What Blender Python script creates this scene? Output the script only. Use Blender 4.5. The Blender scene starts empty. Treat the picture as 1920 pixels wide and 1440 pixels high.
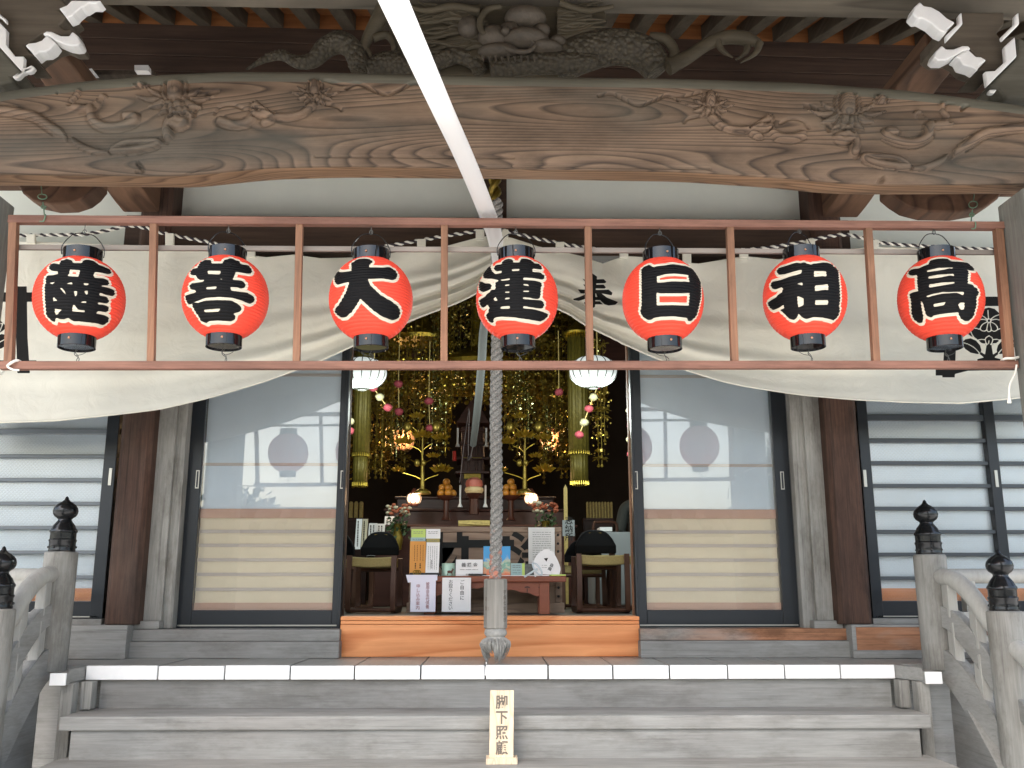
import bpy, bmesh, math, random
import numpy as np
from mathutils import Vector, Matrix, Euler
R = math.radians
SC = bpy.context.scene
COL = SC.collection
random.seed(7)

# ---------------------------------------------------------------- camera
F = 1750.0
EYE = Vector((0, 0, 1.6))
PITCH, YAW = 12.25, 1.06
cam = bpy.data.cameras.new('camera')
cam.sensor_width = 36
cam.lens = 36 * F / 1920
cam.clip_start = 0.05
cam.clip_end = 2000
camo = bpy.data.objects.new('camera', cam)
camo.location = EYE
camo.rotation_euler = (R(90 + PITCH), 0, R(-YAW))
COL.objects.link(camo)
SC.camera = camo
CM = camo.rotation_euler.to_matrix()

# ---------------------------------------------------------------- sky, sun, exposure
w = bpy.data.worlds.new('World')
SC.world = w
w.use_nodes = True
wn = w.node_tree
sky = wn.nodes.new('ShaderNodeTexSky')
sky.sky_type = 'NISHITA'
sky.sun_disc = False
SUN_EL, SUN_AZ = 55, 200
sky.sun_elevation = R(SUN_EL)
sky.sun_rotation = R(SUN_AZ)
sky.air_density = 1.3
sky.dust_density = 4
sky.ozone_density = 0.6
wn.links.new(sky.outputs[0], wn.nodes['Background'].inputs[0])
wn.nodes['Background'].inputs[1].default_value = 0.13
sl = bpy.data.lights.new('sun', 'SUN')
sl.energy = 1.3
sl.angle = R(24)
sl.color = (1, 0.98, 0.95)
so = bpy.data.objects.new('sun', sl)
# sun direction (towards the sun): azimuth measured from +Y clockwise
sdir = Vector((math.sin(R(SUN_AZ)) * math.cos(R(SUN_EL)), math.cos(R(SUN_AZ)) * math.cos(R(SUN_EL)), math.sin(R(SUN_EL))))
so.rotation_euler = sdir.to_track_quat('Z', 'Y').to_euler()
so.location = sdir * 30
COL.objects.link(so)
SC.view_settings.view_transform = 'Standard'
SC.view_settings.look = 'None'
SC.view_settings.exposure = 2.05
SC.view_settings.gamma = 1
SC.cycles.max_bounces = 10
SC.cycles.diffuse_bounces = 6
SC.cycles.transparent_max_bounces = 12
SC.cycles.use_denoising = True


def ray(px, py):
    return CM @ Vector(((px - 960) / F, -(py - 720) / F, -1))


def P(px, py, d):
    """photo pixel -> the world point on the vertical plane y = d"""
    v = ray(px, py)
    return EYE + v * (d / v.y)


def PZ(px, py, z):
    v = ray(px, py)
    return EYE + v * ((z - EYE.z) / v.z)


def scale_at(px, py, d):
    """metres per photo pixel near that point"""
    return (P(px + 1, py, d) - P(px, py, d)).length


# ---------------------------------------------------------------- materials
def new_mat(name):
    m = bpy.data.materials.new(name)
    m.use_nodes = True
    nt = m.node_tree
    return m, nt, nt.nodes['Principled BSDF']


def plain(name, col, rough=0.6, metal=0, bump=0, bscale=80, var=0.0, vscale=6, spec=0.5, coat=0):
    m, nt, b = new_mat(name)
    b.inputs['Base Color'].default_value = (*col, 1)
    b.inputs['Roughness'].default_value = rough
    b.inputs['Metallic'].default_value = metal
    b.inputs['Specular IOR Level'].default_value = spec
    b.inputs['Coat Weight'].default_value = coat
    tc = nt.nodes.new('ShaderNodeTexCoord')
    if var:
        n = nt.nodes.new('ShaderNodeTexNoise')
        n.inputs['Scale'].default_value = vscale
        n.inputs['Detail'].default_value = 8
        n.inputs['Roughness'].default_value = 0.65
        nt.links.new(tc.outputs['Object'], n.inputs['Vector'])
        r = nt.nodes.new('ShaderNodeValToRGB')
        r.color_ramp.elements[0].position = 0.3
        r.color_ramp.elements[1].position = 0.72
        r.color_ramp.elements[0].color = (*[c * (1 - var) for c in col], 1)
        r.color_ramp.elements[1].color = (*[min(1, c * (1 + var * 0.6)) for c in col], 1)
        nt.links.new(n.outputs[0], r.inputs[0])
        nt.links.new(r.outputs[0], b.inputs['Base Color'])
    if bump:
        n2 = nt.nodes.new('ShaderNodeTexNoise')
        n2.inputs['Scale'].default_value = bscale
        n2.inputs['Detail'].default_value = 5
        nt.links.new(tc.outputs['Object'], n2.inputs['Vector'])
        bp = nt.nodes.new('ShaderNodeBump')
        bp.inputs['Strength'].default_value = bump
        bp.inputs['Distance'].default_value = 0.004
        nt.links.new(n2.outputs[0], bp.inputs['Height'])
        nt.links.new(bp.outputs[0], b.inputs['Normal'])
    return m


def ramp(nt, pos_cols):
    r = nt.nodes.new('ShaderNodeValToRGB')
    el = r.color_ramp.elements
    el[0].position, el[0].color = pos_cols[0][0], (*pos_cols[0][1], 1)
    el[1].position, el[1].color = pos_cols[-1][0], (*pos_cols[-1][1], 1)
    for p, c in pos_cols[1:-1]:
        e = el.new(p)
        e.color = (*c, 1)
    return r


def wood(name, dark, light, axis='X', fine=45, rings=0, ring_scale=1.0, patch=None, patch_amt=0.45, rough=0.7, bump=0.3, blotch=0.25, cracks=0.0, stain=0.0):
    """sawn or weathered timber: fine streaks along the axis, optional cathedral rings, optional patches of another tone"""
    m, nt, b = new_mat(name)
    L = nt.links
    tc = nt.nodes.new('ShaderNodeTexCoord')
    mp = nt.nodes.new('ShaderNodeMapping')
    s = [fine, fine, fine]
    s['XYZ'.index(axis)] = fine * 0.045
    mp.inputs['Scale'].default_value = s
    L.new(tc.outputs['Object'], mp.inputs[0])
    n = nt.nodes.new('ShaderNodeTexNoise')
    n.inputs['Scale'].default_value = 1
    n.inputs['Detail'].default_value = 9
    n.inputs['Roughness'].default_value = 0.7
    L.new(mp.outputs[0], n.inputs['Vector'])
    fac = n.outputs[0]
    if rings:
        mp2 = nt.nodes.new('ShaderNodeMapping')
        s2 = [4.2 * ring_scale] * 3
        s2['XYZ'.index(axis)] = 0.6 * ring_scale
        mp2.inputs['Scale'].default_value = s2
        L.new(tc.outputs['Object'], mp2.inputs[0])
        n3 = nt.nodes.new('ShaderNodeTexNoise')
        n3.inputs['Scale'].default_value = 1
        n3.inputs['Detail'].default_value = 1.0
        n3.inputs['Roughness'].default_value = 0.35
        L.new(mp2.outputs[0], n3.inputs['Vector'])
        mm = nt.nodes.new('ShaderNodeMath')
        mm.operation = 'MULTIPLY'
        mm.inputs[1].default_value = rings
        L.new(n3.outputs[0], mm.inputs[0])
        fr = nt.nodes.new('ShaderNodeMath')
        fr.operation = 'FRACT'
        L.new(mm.outputs[0], fr.inputs[0])
        cr = ramp(nt, [(0.0, (0.75,) * 3), (0.6, (0.5,) * 3), (0.86, (0.02,) * 3), (1.0, (0.7,) * 3)])
        L.new(fr.outputs[0], cr.inputs[0])
        mx = nt.nodes.new('ShaderNodeMix')
        mx.data_type = 'FLOAT'
        mx.inputs[0].default_value = 0.5
        L.new(fac, mx.inputs[2])
        L.new(cr.outputs[0], mx.inputs[3])
        fac = mx.outputs[0]
    c = ramp(nt, [(0.22, dark), (0.5, tuple((a + e) / 2 for a, e in zip(dark, light))), (0.75, light)])
    L.new(fac, c.inputs[0])
    out = c.outputs[0]
    # broad uneven tone
    nb = nt.nodes.new('ShaderNodeTexNoise')
    nb.inputs['Scale'].default_value = 2.6
    nb.inputs['Detail'].default_value = 6
    mpb = nt.nodes.new('ShaderNodeMapping')
    sb = [1.6] * 3
    sb['XYZ'.index(axis)] = 0.5
    mpb.inputs['Scale'].default_value = sb
    L.new(tc.outputs['Object'], mpb.inputs[0])
    L.new(mpb.outputs[0], nb.inputs['Vector'])
    if patch:
        pr = ramp(nt, [(0.46, (0,) * 3), (0.66, (patch_amt,) * 3)])
        L.new(nb.outputs[0], pr.inputs[0])
        mx2 = nt.nodes.new('ShaderNodeMix')
        mx2.data_type = 'RGBA'
        L.new(pr.outputs[0], mx2.inputs[0])
        L.new(out, mx2.inputs[6])
        mx2.inputs[7].default_value = (*patch, 1)
        out = mx2.outputs[2]
    nb2 = nt.nodes.new('ShaderNodeTexNoise')
    nb2.inputs['Scale'].default_value = 5
    nb2.inputs['Detail'].default_value = 7
    L.new(mpb.outputs[0], nb2.inputs['Vector'])
    br = ramp(nt, [(0.3, (1 - blotch,) * 3), (0.7, (1 + blotch * 0.5,) * 3)])
    L.new(nb2.outputs[0], br.inputs[0])
    mul = nt.nodes.new('ShaderNodeMix')
    mul.data_type = 'RGBA'
    mul.blend_type = 'MULTIPLY'
    mul.inputs[0].default_value = 1
    L.new(out, mul.inputs[6])
    L.new(br.outputs[0], mul.inputs[7])
    out = mul.outputs[2]
    if cracks:
        # fine checks along the grain
        mpc = nt.nodes.new('ShaderNodeMapping')
        scx = [95.0] * 3
        scx['XYZ'.index(axis)] = 1.6
        mpc.inputs['Scale'].default_value = scx
        L.new(tc.outputs['Object'], mpc.inputs[0])
        nc = nt.nodes.new('ShaderNodeTexNoise')
        nc.inputs['Scale'].default_value = 1
        nc.inputs['Detail'].default_value = 3
        nc.inputs['Distortion'].default_value = 0.4
        L.new(mpc.outputs[0], nc.inputs['Vector'])
        cr2 = ramp(nt, [(0.30, (1 - cracks,) * 3), (0.40, (1,) * 3)])
        L.new(nc.outputs[0], cr2.inputs[0])
        mc = nt.nodes.new('ShaderNodeMix')
        mc.data_type = 'RGBA'
        mc.blend_type = 'MULTIPLY'
        mc.inputs[0].default_value = 1
        L.new(out, mc.inputs[6])
        L.new(cr2.outputs[0], mc.inputs[7])
        out = mc.outputs[2]
    if stain:
        # weather stains and old water marks
        ns = nt.nodes.new('ShaderNodeTexNoise')
        ns.inputs['Scale'].default_value = 3.4
        ns.inputs['Detail'].default_value = 10
        ns.inputs['Roughness'].default_value = 0.72
        mps = nt.nodes.new('ShaderNodeMapping')
        ss = [2.2] * 3
        ss['XYZ'.index(axis)] = 0.8
        mps.inputs['Scale'].default_value = ss
        mps.inputs['Location'].default_value = (3.1, 1.7, 5.3)
        L.new(tc.outputs['Object'], mps.inputs[0])
        L.new(mps.outputs[0], ns.inputs['Vector'])
        sr = ramp(nt, [(0.36, (1 - stain, 1 - stain * 1.05, 1 - stain * 1.12)), (0.52, (1,) * 3), (0.70, (1 + stain * .25,) * 3)])
        L.new(ns.outputs[0], sr.inputs[0])
        m5 = nt.nodes.new('ShaderNodeMix')
        m5.data_type = 'RGBA'
        m5.blend_type = 'MULTIPLY'
        m5.inputs[0].default_value = 1
        L.new(out, m5.inputs[6])
        L.new(sr.outputs[0], m5.inputs[7])
        out = m5.outputs[2]
    L.new(out, b.inputs['Base Color'])
    b.inputs['Roughness'].default_value = rough
    b.inputs['Specular IOR Level'].default_value = 0.3
    bp = nt.nodes.new('ShaderNodeBump')
    bp.inputs['Strength'].default_value = bump
    bp.inputs['Distance'].default_value = 0.003
    L.new(fac, bp.inputs['Height'])
    L.new(bp.outputs[0], b.inputs['Normal'])
    return m


M = {}
M['beam'] = wood('aged_beam_wood', (0.055, 0.038, 0.028), (0.265, 0.178, 0.12), 'X', 40, rings=34, ring_scale=0.95, patch=(0.085, 0.08, 0.066), patch_amt=0.7, blotch=0.3, cracks=0.2, stain=0.25)
M['beam_under'] = wood('beam_underside_wood', (0.11, 0.058, 0.03), (0.36, 0.22, 0.125), 'X', 40, rings=22, ring_scale=1.2)
M['beam_dark'] = wood('weathered_top_wood', (0.085, 0.08, 0.062), (0.155, 0.145, 0.115), 'X', 40, blotch=0.2)
M['grey_x'] = wood('weathered_grey_wood_x', (0.225, 0.222, 0.206), (0.35, 0.347, 0.325), 'X', 110, patch=(0.185, 0.17, 0.155), patch_amt=0.4, rough=0.75, blotch=0.16, cracks=0.2, stain=0.24, bump=0.2)
M['grey_y'] = wood('weathered_grey_wood_y', (0.235, 0.232, 0.215), (0.34, 0.335, 0.315), 'Y', 100, rough=0.55, blotch=0.15, cracks=0.15, stain=0.18)
M['deck'] = wood('veranda_plank_wood', (0.235, 0.232, 0.215), (0.35, 0.345, 0.32), 'Y', 90, rough=0.34, blotch=0.15, stain=0.15)
M['grey_z'] = wood('weathered_grey_wood_z', (0.22, 0.216, 0.196), (0.385, 0.377, 0.345), 'Z', 110, patch=(0.14, 0.125, 0.105), patch_amt=0.4, blotch=0.2, cracks=0.3, stain=0.34)
M['post'] = wood('grey_post_wood', (0.13, 0.13, 0.115), (0.245, 0.243, 0.215), 'Z', 80, rough=0.7, blotch=0.25, stain=0.25)
M['rail'] = wood('pale_rail_wood', (0.35, 0.345, 0.315), (0.45, 0.44, 0.405), 'Z', 70, rough=0.7, blotch=0.15, stain=0.14)
M['brown_z'] = wood('brown_pillar_wood', (0.030, 0.017, 0.012), (0.115, 0.060, 0.040), 'Z', 100, patch=(0.085, 0.062, 0.048), patch_amt=0.5, blotch=0.35, cracks=0.4, stain=0.35)
M['dark_x'] = wood('dark_old_wood_x', (0.028, 0.017, 0.012), (0.085, 0.052, 0.036), 'X', 34)
M['dark_y'] = wood('dark_old_wood_y', (0.035, 0.026, 0.02), (0.12, 0.095, 0.07), 'Y', 34)
M['brown_y'] = wood('brown_rail_wood', (0.058, 0.031, 0.019), (0.17, 0.094, 0.056), 'Y', 34, rings=7)
M['carve'] = wood('carved_dragon_wood', (0.045, 0.036, 0.022), (0.115, 0.094, 0.06), 'X', 30, rough=0.7)
M['soffit'] = wood('orange_soffit_board', (0.19, 0.068, 0.023), (0.37, 0.16, 0.055), 'X', 30, rough=0.9)
M['orange'] = wood('new_orange_wood', (0.62, 0.20, 0.062), (0.90, 0.40, 0.165), 'X', 60, rings=5, ring_scale=1.3, rough=0.4, bump=0.1, blotch=0.12)
M['patch'] = wood('worn_orange_wood', (0.24, 0.11, 0.06), (0.54, 0.26, 0.135), 'X', 80, patch=(0.32, 0.30, 0.27), patch_amt=1.0, blotch=0.3, cracks=0.5, stain=0.5)
M['frame_x'] = wood('stained_frame_wood_x', (0.150, 0.068, 0.047), (0.31, 0.155, 0.108), 'X', 90, rough=0.6, bump=0.15, blotch=0.25, cracks=0.25, stain=0.25)
M['frame_z'] = wood('stained_frame_wood_z', (0.17, 0.082, 0.048), (0.36, 0.185, 0.105), 'Z', 90, rough=0.6, bump=0.15, blotch=0.25, cracks=0.25, stain=0.25)
M['batten'] = wood('grey_batten_wood', (0.22, 0.19, 0.16), (0.34, 0.30, 0.26), 'X', 34)
M['sign'] = wood('pale_cedar', (0.56, 0.43, 0.29), (0.76, 0.64, 0.47), 'Z', 20, rings=9, ring_scale=5, rough=0.6, bump=0.1, blotch=0.08)
M['box'] = wood('old_box_wood', (0.22, 0.15, 0.11), (0.40, 0.29, 0.215), 'X', 26, rings=9, ring_scale=2)
M['redwood'] = wood('red_lacquer_wood', (0.17, 0.05, 0.028), (0.30, 0.095, 0.05), 'X', 20, rough=0.35, bump=0.08)
M['darkred'] = wood('dark_red_wood', (0.035, 0.012, 0.009), (0.085, 0.03, 0.02), 'X', 20, rough=0.4)
M['chairwood'] = wood('brown_chair_wood', (0.055, 0.024, 0.016), (0.12, 0.055, 0.034), 'Z', 30, rough=0.45, bump=0.1)
M['plaster'] = plain('plaster', (0.70, 0.735, 0.665), 0.85, bump=0.12, bscale=120, var=0.05, vscale=3)
M['white'] = plain('white_paint', (0.88, 0.88, 0.86), 0.55, var=0.05, vscale=14, bump=0.1, bscale=60)
M['whitecloth'] = plain('white_band_cloth', (0.88, 0.88, 0.87), 0.8, bump=0.15, bscale=200)
_nt = M['whitecloth'].node_tree
_tr = _nt.nodes.new('ShaderNodeBsdfTranslucent')
_tr.inputs[0].default_value = (0.85, 0.85, 0.84, 1)
_ms = _nt.nodes.new('ShaderNodeMixShader')
_ms.inputs[0].default_value = 0.45
_nt.links.new(_nt.nodes['Principled BSDF'].outputs[0], _ms.inputs[1])
_nt.links.new(_tr.outputs[0], _ms.inputs[2])
_nt.links.new(_ms.outputs[0], _nt.nodes['Material Output'].inputs[0])
M['alu'] = plain('charcoal_aluminium', (0.018, 0.022, 0.027), 0.35, metal=0.3, var=0.12, vscale=3)
M['steel'] = plain('handle_steel', (0.45, 0.44, 0.40), 0.35, metal=0.8)
M['lacquer'] = plain('black_lacquer', (0.006, 0.006, 0.007), 0.05, coat=0.12, spec=0.42)
M['blackiron'] = plain('black_iron', (0.012, 0.013, 0.014), 0.22, metal=0.2, bump=0.1, bscale=40)
M['wire'] = plain('steel_wire', (0.10, 0.10, 0.09), 0.4, metal=0.8)
M['greenwire'] = plain('green_wire', (0.10, 0.19, 0.12), 0.5)
M['brass'] = plain('brass_rivet', (0.6, 0.32, 0.2), 0.3, metal=0.9)
M['cordwhite'] = plain('white_cord', (0.72, 0.70, 0.62), 0.8, bump=0.3, bscale=300)
M['cordblack'] = plain('black_cord', (0.03, 0.022, 0.028), 0.8, bump=0.3, bscale=300)
M['gold'] = plain('gilt_brass', (0.44, 0.31, 0.045), 0.28, metal=0.9, var=0.45, vscale=30)
M['oldgold'] = plain('old_gold', (0.235, 0.165, 0.026), 0.36, metal=0.65, var=0.45, vscale=25)
M['petalgold'] = plain('petal_gold', (0.62, 0.43, 0.05), 0.32, metal=0.55, var=0.35, vscale=40)
M['silvergreen'] = plain('pale_gilt_metal', (0.48, 0.48, 0.22), 0.25, metal=1.0)
M['brocade'] = plain('olive_brocade', (0.15, 0.12, 0.018), 0.5, metal=0.25, bump=0.5, bscale=140, var=0.35, vscale=40)
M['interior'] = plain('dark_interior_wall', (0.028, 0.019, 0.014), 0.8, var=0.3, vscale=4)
M['tatami'] = plain('hall_floor', (0.13, 0.115, 0.095), 0.5, var=0.15, vscale=8)
M['paper'] = plain('white_paper', (0.78, 0.78, 0.78), 0.8, var=0.03, vscale=20)
M['paperblue'] = plain('bluish_paper', (0.72, 0.72, 0.82), 0.8)
M['orangepaper'] = plain('orange_paper', (0.62, 0.28, 0.06), 0.7, var=0.06, vscale=10)
M['greenpaper'] = plain('green_paper', (0.48, 0.62, 0.16), 0.7)
M['tealpaper'] = plain('teal_paper', (0.32, 0.46, 0.46), 0.7)
M['olivepaper'] = plain('olive_paper', (0.36, 0.30, 0.10), 0.7)
M['ink'] = plain('black_ink', (0.012, 0.012, 0.012), 0.8)
M['greyink'] = plain('grey_ink', (0.20, 0.20, 0.20), 0.8)
M['redink'] = plain('red_grey_ink', (0.30, 0.10, 0.11), 0.8)
M['carvedink'] = plain('carved_letter_grey', (0.15, 0.125, 0.10), 0.8)
M['tin'] = plain('pale_green_tin', (0.42, 0.60, 0.50), 0.35, metal=0.15)
M['blackplastic'] = plain('black_plastic', (0.012, 0.012, 0.013), 0.45)
M['blackcloth'] = plain('black_chair_cloth', (0.005, 0.005, 0.006), 0.85, bump=0.3, bscale=250, spec=0.15)
M['khaki'] = plain('khaki_seat_cloth', (0.34, 0.27, 0.11), 0.85, bump=0.5, bscale=250, var=0.2, vscale=120)
M['greycloth'] = plain('grey_tablecloth', (0.26, 0.28, 0.29), 0.85, bump=0.3, bscale=200)
M['jacket'] = plain('dark_grey_jacket', (0.055, 0.062, 0.058), 0.85, bump=0.3, bscale=200)
M['skin'] = plain('skin', (0.45, 0.28, 0.20), 0.6)
M['hair'] = plain('grey_hair', (0.06, 0.055, 0.05), 0.7, bump=0.4, bscale=150)
M['pink'] = plain('pink_paper_flower', (0.33, 0.05, 0.065), 0.7, bump=0.6, bscale=90, var=0.25, vscale=40)
M['cream'] = plain('cream_paper_flower', (0.42, 0.39, 0.22), 0.7, bump=0.6, bscale=90, var=0.15, vscale=40)
M['mochipink'] = plain('pink_rice_cake', (0.55, 0.17, 0.13), 0.6)
M['mochicream'] = plain('cream_rice_cake', (0.68, 0.55, 0.30), 0.6)
M['orangefruit'] = plain('orange_fruit', (0.42, 0.18, 0.022), 0.45, bump=0.2, bscale=150)
M['leaf'] = plain('leaf_green', (0.045, 0.085, 0.03), 0.6, var=0.4, vscale=9)
M['bark'] = plain('bark', (0.09, 0.07, 0.05), 0.9, bump=0.6, bscale=20)
M['red'] = plain('red_tassel', (0.55, 0.03, 0.02), 0.6)
M['gravel'] = plain('pale_gravel', (0.58, 0.565, 0.53), 0.9, bump=0.5, bscale=60, var=0.25, vscale=40)
M['tile'] = plain('grey_roof_tile', (0.085, 0.07, 0.06), 0.9, var=0.25, vscale=8, spec=0.1)
M['mudwall'] = plain('beige_wall', (0.50, 0.42, 0.30), 0.9, var=0.12, vscale=2)
M['straw'] = plain('straw_gold', (0.50, 0.37, 0.12), 0.6, bump=0.5, bscale=120, var=0.3, vscale=60)
M['screenblue'] = plain('frosted_upper_screen', (0.66, 0.76, 0.82), 0.8, var=0.05, vscale=3)
M['screenbeige'] = plain('beige_lower_screen', (0.76, 0.69, 0.52), 0.8, var=0.07, vscale=3)
M['screenbatten'] = plain('screen_batten', (0.55, 0.50, 0.45), 0.8)
M['bar'] = plain('grey_glazing_bar', (0.05, 0.06, 0.068), 0.4, metal=0.2)
M['mauve'] = plain('dull_mauve_cloth', (0.16, 0.13, 0.13), 0.8)
M['shadecloth'] = plain('shaded_band_cloth', (0.15, 0.16, 0.155), 0.8)  # darker copy of the white band cloth; hall shade put into the colour
M['bar_sheen'] = plain('sheen_glazing_bar', (0.13, 0.15, 0.165), 0.4, metal=0.2)  # paler copy of the glazing bar; reflected light put into the colour
M['tassel'] = plain('tassel_fibre', (0.37, 0.36, 0.33), 0.85, bump=0.4, bscale=200, var=0.25, vscale=60)
M['screenred'] = plain('screen_red_batten', (0.58, 0.40, 0.31), 0.8)
M['flowerdark'] = plain('orange_flower', (0.42, 0.12, 0.06), 0.7, var=0.3, vscale=50)
M['flowerwhite'] = plain('pale_flower', (0.55, 0.50, 0.36), 0.7)


def rope_mat():
    m, nt, b = new_mat('weathered_rope_fibre')
    L = nt.links
    tc = nt.nodes.new('ShaderNodeTexCoord')
    n = nt.nodes.new('ShaderNodeTexNoise')
    n.inputs['Scale'].default_value = 130
    n.inputs['Detail'].default_value = 6
    L.new(tc.outputs['Object'], n.inputs['Vector'])
    r = ramp(nt, [(0.35, (0.15, 0.146, 0.136)), (0.65, (0.36, 0.35, 0.325))])
    L.new(n.outputs[0], r.inputs[0])
    # faded red dye left in the lower coils
    sep = nt.nodes.new('ShaderNodeSeparateXYZ')
    L.new(tc.outputs['Object'], sep.inputs[0])
    mr = nt.nodes.new('ShaderNodeMapRange')
    mr.inputs[1].default_value = 0.55
    mr.inputs[2].default_value = 0.28
    L.new(sep.outputs[2], mr.inputs[0])
    n2 = nt.nodes.new('ShaderNodeTexNoise')
    n2.inputs['Scale'].default_value = 22
    n2.inputs['Detail'].default_value = 2
    L.new(tc.outputs['Object'], n2.inputs['Vector'])
    r2 = ramp(nt, [(0.5, (0,) * 3), (0.6, (0.85,) * 3)])
    L.new(n2.outputs[0], r2.inputs[0])
    mu = nt.nodes.new('ShaderNodeMath')
    mu.operation = 'MULTIPLY'
    L.new(mr.outputs[0], mu.inputs[0])
    L.new(r2.outputs[0], mu.inputs[1])
    mx = nt.nodes.new('ShaderNodeMix')
    mx.data_type = 'RGBA'
    L.new(mu.outputs[0], mx.inputs[0])
    L.new(r.outputs[0], mx.inputs[6])
    mx.inputs[7].default_value = (0.58, 0.20, 0.12, 1)
    L.new(mx.outputs[2], b.inputs['Base Color'])
    b.inputs['Roughness'].default_value = 0.85
    bp = nt.nodes.new('ShaderNodeBump')
    bp.inputs['Strength'].default_value = 0.6
    bp.inputs['Distance'].default_value = 0.003
    L.new(n.outputs[0], bp.inputs['Height'])
    L.new(bp.outputs[0], b.inputs['Normal'])
    return m


def ink_mat(name, ground, line, ink, line_w, cloth=False, trans=0.0):
    """marks printed on a surface: attribute 'ink' holds the distance (m) to the edge of the mark"""
    m, nt, b = new_mat(name)
    L = nt.links
    at = nt.nodes.new('ShaderNodeAttribute')
    at.attribute_name = 'ink'

    def thr(v, soft=0.0006):
        mr = nt.nodes.new('ShaderNodeMapRange')
        mr.inputs[1].default_value = v - soft
        mr.inputs[2].default_value = v + soft
        mr.inputs[3].default_value = 0
        mr.inputs[4].default_value = 1
        L.new(at.outputs['Fac'], mr.inputs[0])
        return mr.outputs[0]
    tc = nt.nodes.new('ShaderNodeTexCoord')
    n = nt.nodes.new('ShaderNodeTexNoise')
    n.inputs['Scale'].default_value = 7 if not cloth else 2.5
    n.inputs['Detail'].default_value = 6
    L.new(tc.outputs['Object'], n.inputs['Vector'])
    gr = ramp(nt, [(0.3, tuple(c * 0.9 for c in ground)), (0.7, tuple(min(1, c * 1.05) for c in ground))])
    L.new(n.outputs[0], gr.inputs[0])
    col = gr.outputs[0]
    if line:
        mx = nt.nodes.new('ShaderNodeMix')
        mx.data_type = 'RGBA'
        L.new(thr(line_w), mx.inputs[0])
        mx.inputs[6].default_value = (*line, 1)
        L.new(col, mx.inputs[7])
        col = mx.outputs[2]
    mx = nt.nodes.new('ShaderNodeMix')
    mx.data_type = 'RGBA'
    L.new(thr(0.0004 if cloth else 0.0013), mx.inputs[0])
    mx.inputs[6].default_value = (*ink, 1)
    L.new(col, mx.inputs[7])
    L.new(mx.outputs[2], b.inputs['Base Color'])
    b.inputs['Roughness'].default_value = 0.8 if cloth else 0.55
    b.inputs['Specular IOR Level'].default_value = 0.2 if cloth else 0.16
    n2 = nt.nodes.new('ShaderNodeTexNoise')
    n2.inputs['Scale'].default_value = 420 if cloth else 160
    n2.inputs['Detail'].default_value = 3
    L.new(tc.outputs['Object'], n2.inputs['Vector'])
    bp = nt.nodes.new('ShaderNodeBump')
    bp.inputs['Strength'].default_value = 0.25
    bp.inputs['Distance'].default_value = 0.002
    L.new(n2.outputs[0], bp.inputs['Height'])
    if cloth:
        # small crumples in the canvas
        n4 = nt.nodes.new('ShaderNodeTexNoise')
        n4.inputs['Scale'].default_value = 9
        n4.inputs['Detail'].default_value = 4
        n4.inputs['Distortion'].default_value = 1.2
        L.new(tc.outputs['Object'], n4.inputs['Vector'])
        bp2 = nt.nodes.new('ShaderNodeBump')
        bp2.inputs['Strength'].default_value = 0.22
        bp2.inputs['Distance'].default_value = 0.03
        L.new(n4.outputs[0], bp2.inputs['Height'])
        L.new(bp.outputs[0], bp2.inputs['Normal'])
        L.new(bp2.outputs[0], b.inputs['Normal'])
        if trans:
            tr = nt.nodes.new('ShaderNodeBsdfTranslucent')
            L.new(mx.outputs[2], tr.inputs[0])
            ms = nt.nodes.new('ShaderNodeMixShader')
            ms.inputs[0].default_value = trans
            L.new(b.outputs[0], ms.inputs[1])
            L.new(tr.outputs[0], ms.inputs[2])
            L.new(ms.outputs[0], nt.nodes['Material Output'].inputs[0])
    else:
        L.new(bp.outputs[0], b.inputs['Normal'])
    return m


M['rope'] = rope_mat()
M['lantern'] = ink_mat('printed_lantern_paper', (0.82, 0.078, 0.045), (0.64, 0.58, 0.46), (0.004, 0.004, 0.0045), 0.0112)
M['curtain'] = ink_mat('canvas_with_crest', (0.78, 0.76, 0.655), None, (0.014, 0.014, 0.013), 0, cloth=True, trans=0.12)


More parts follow.
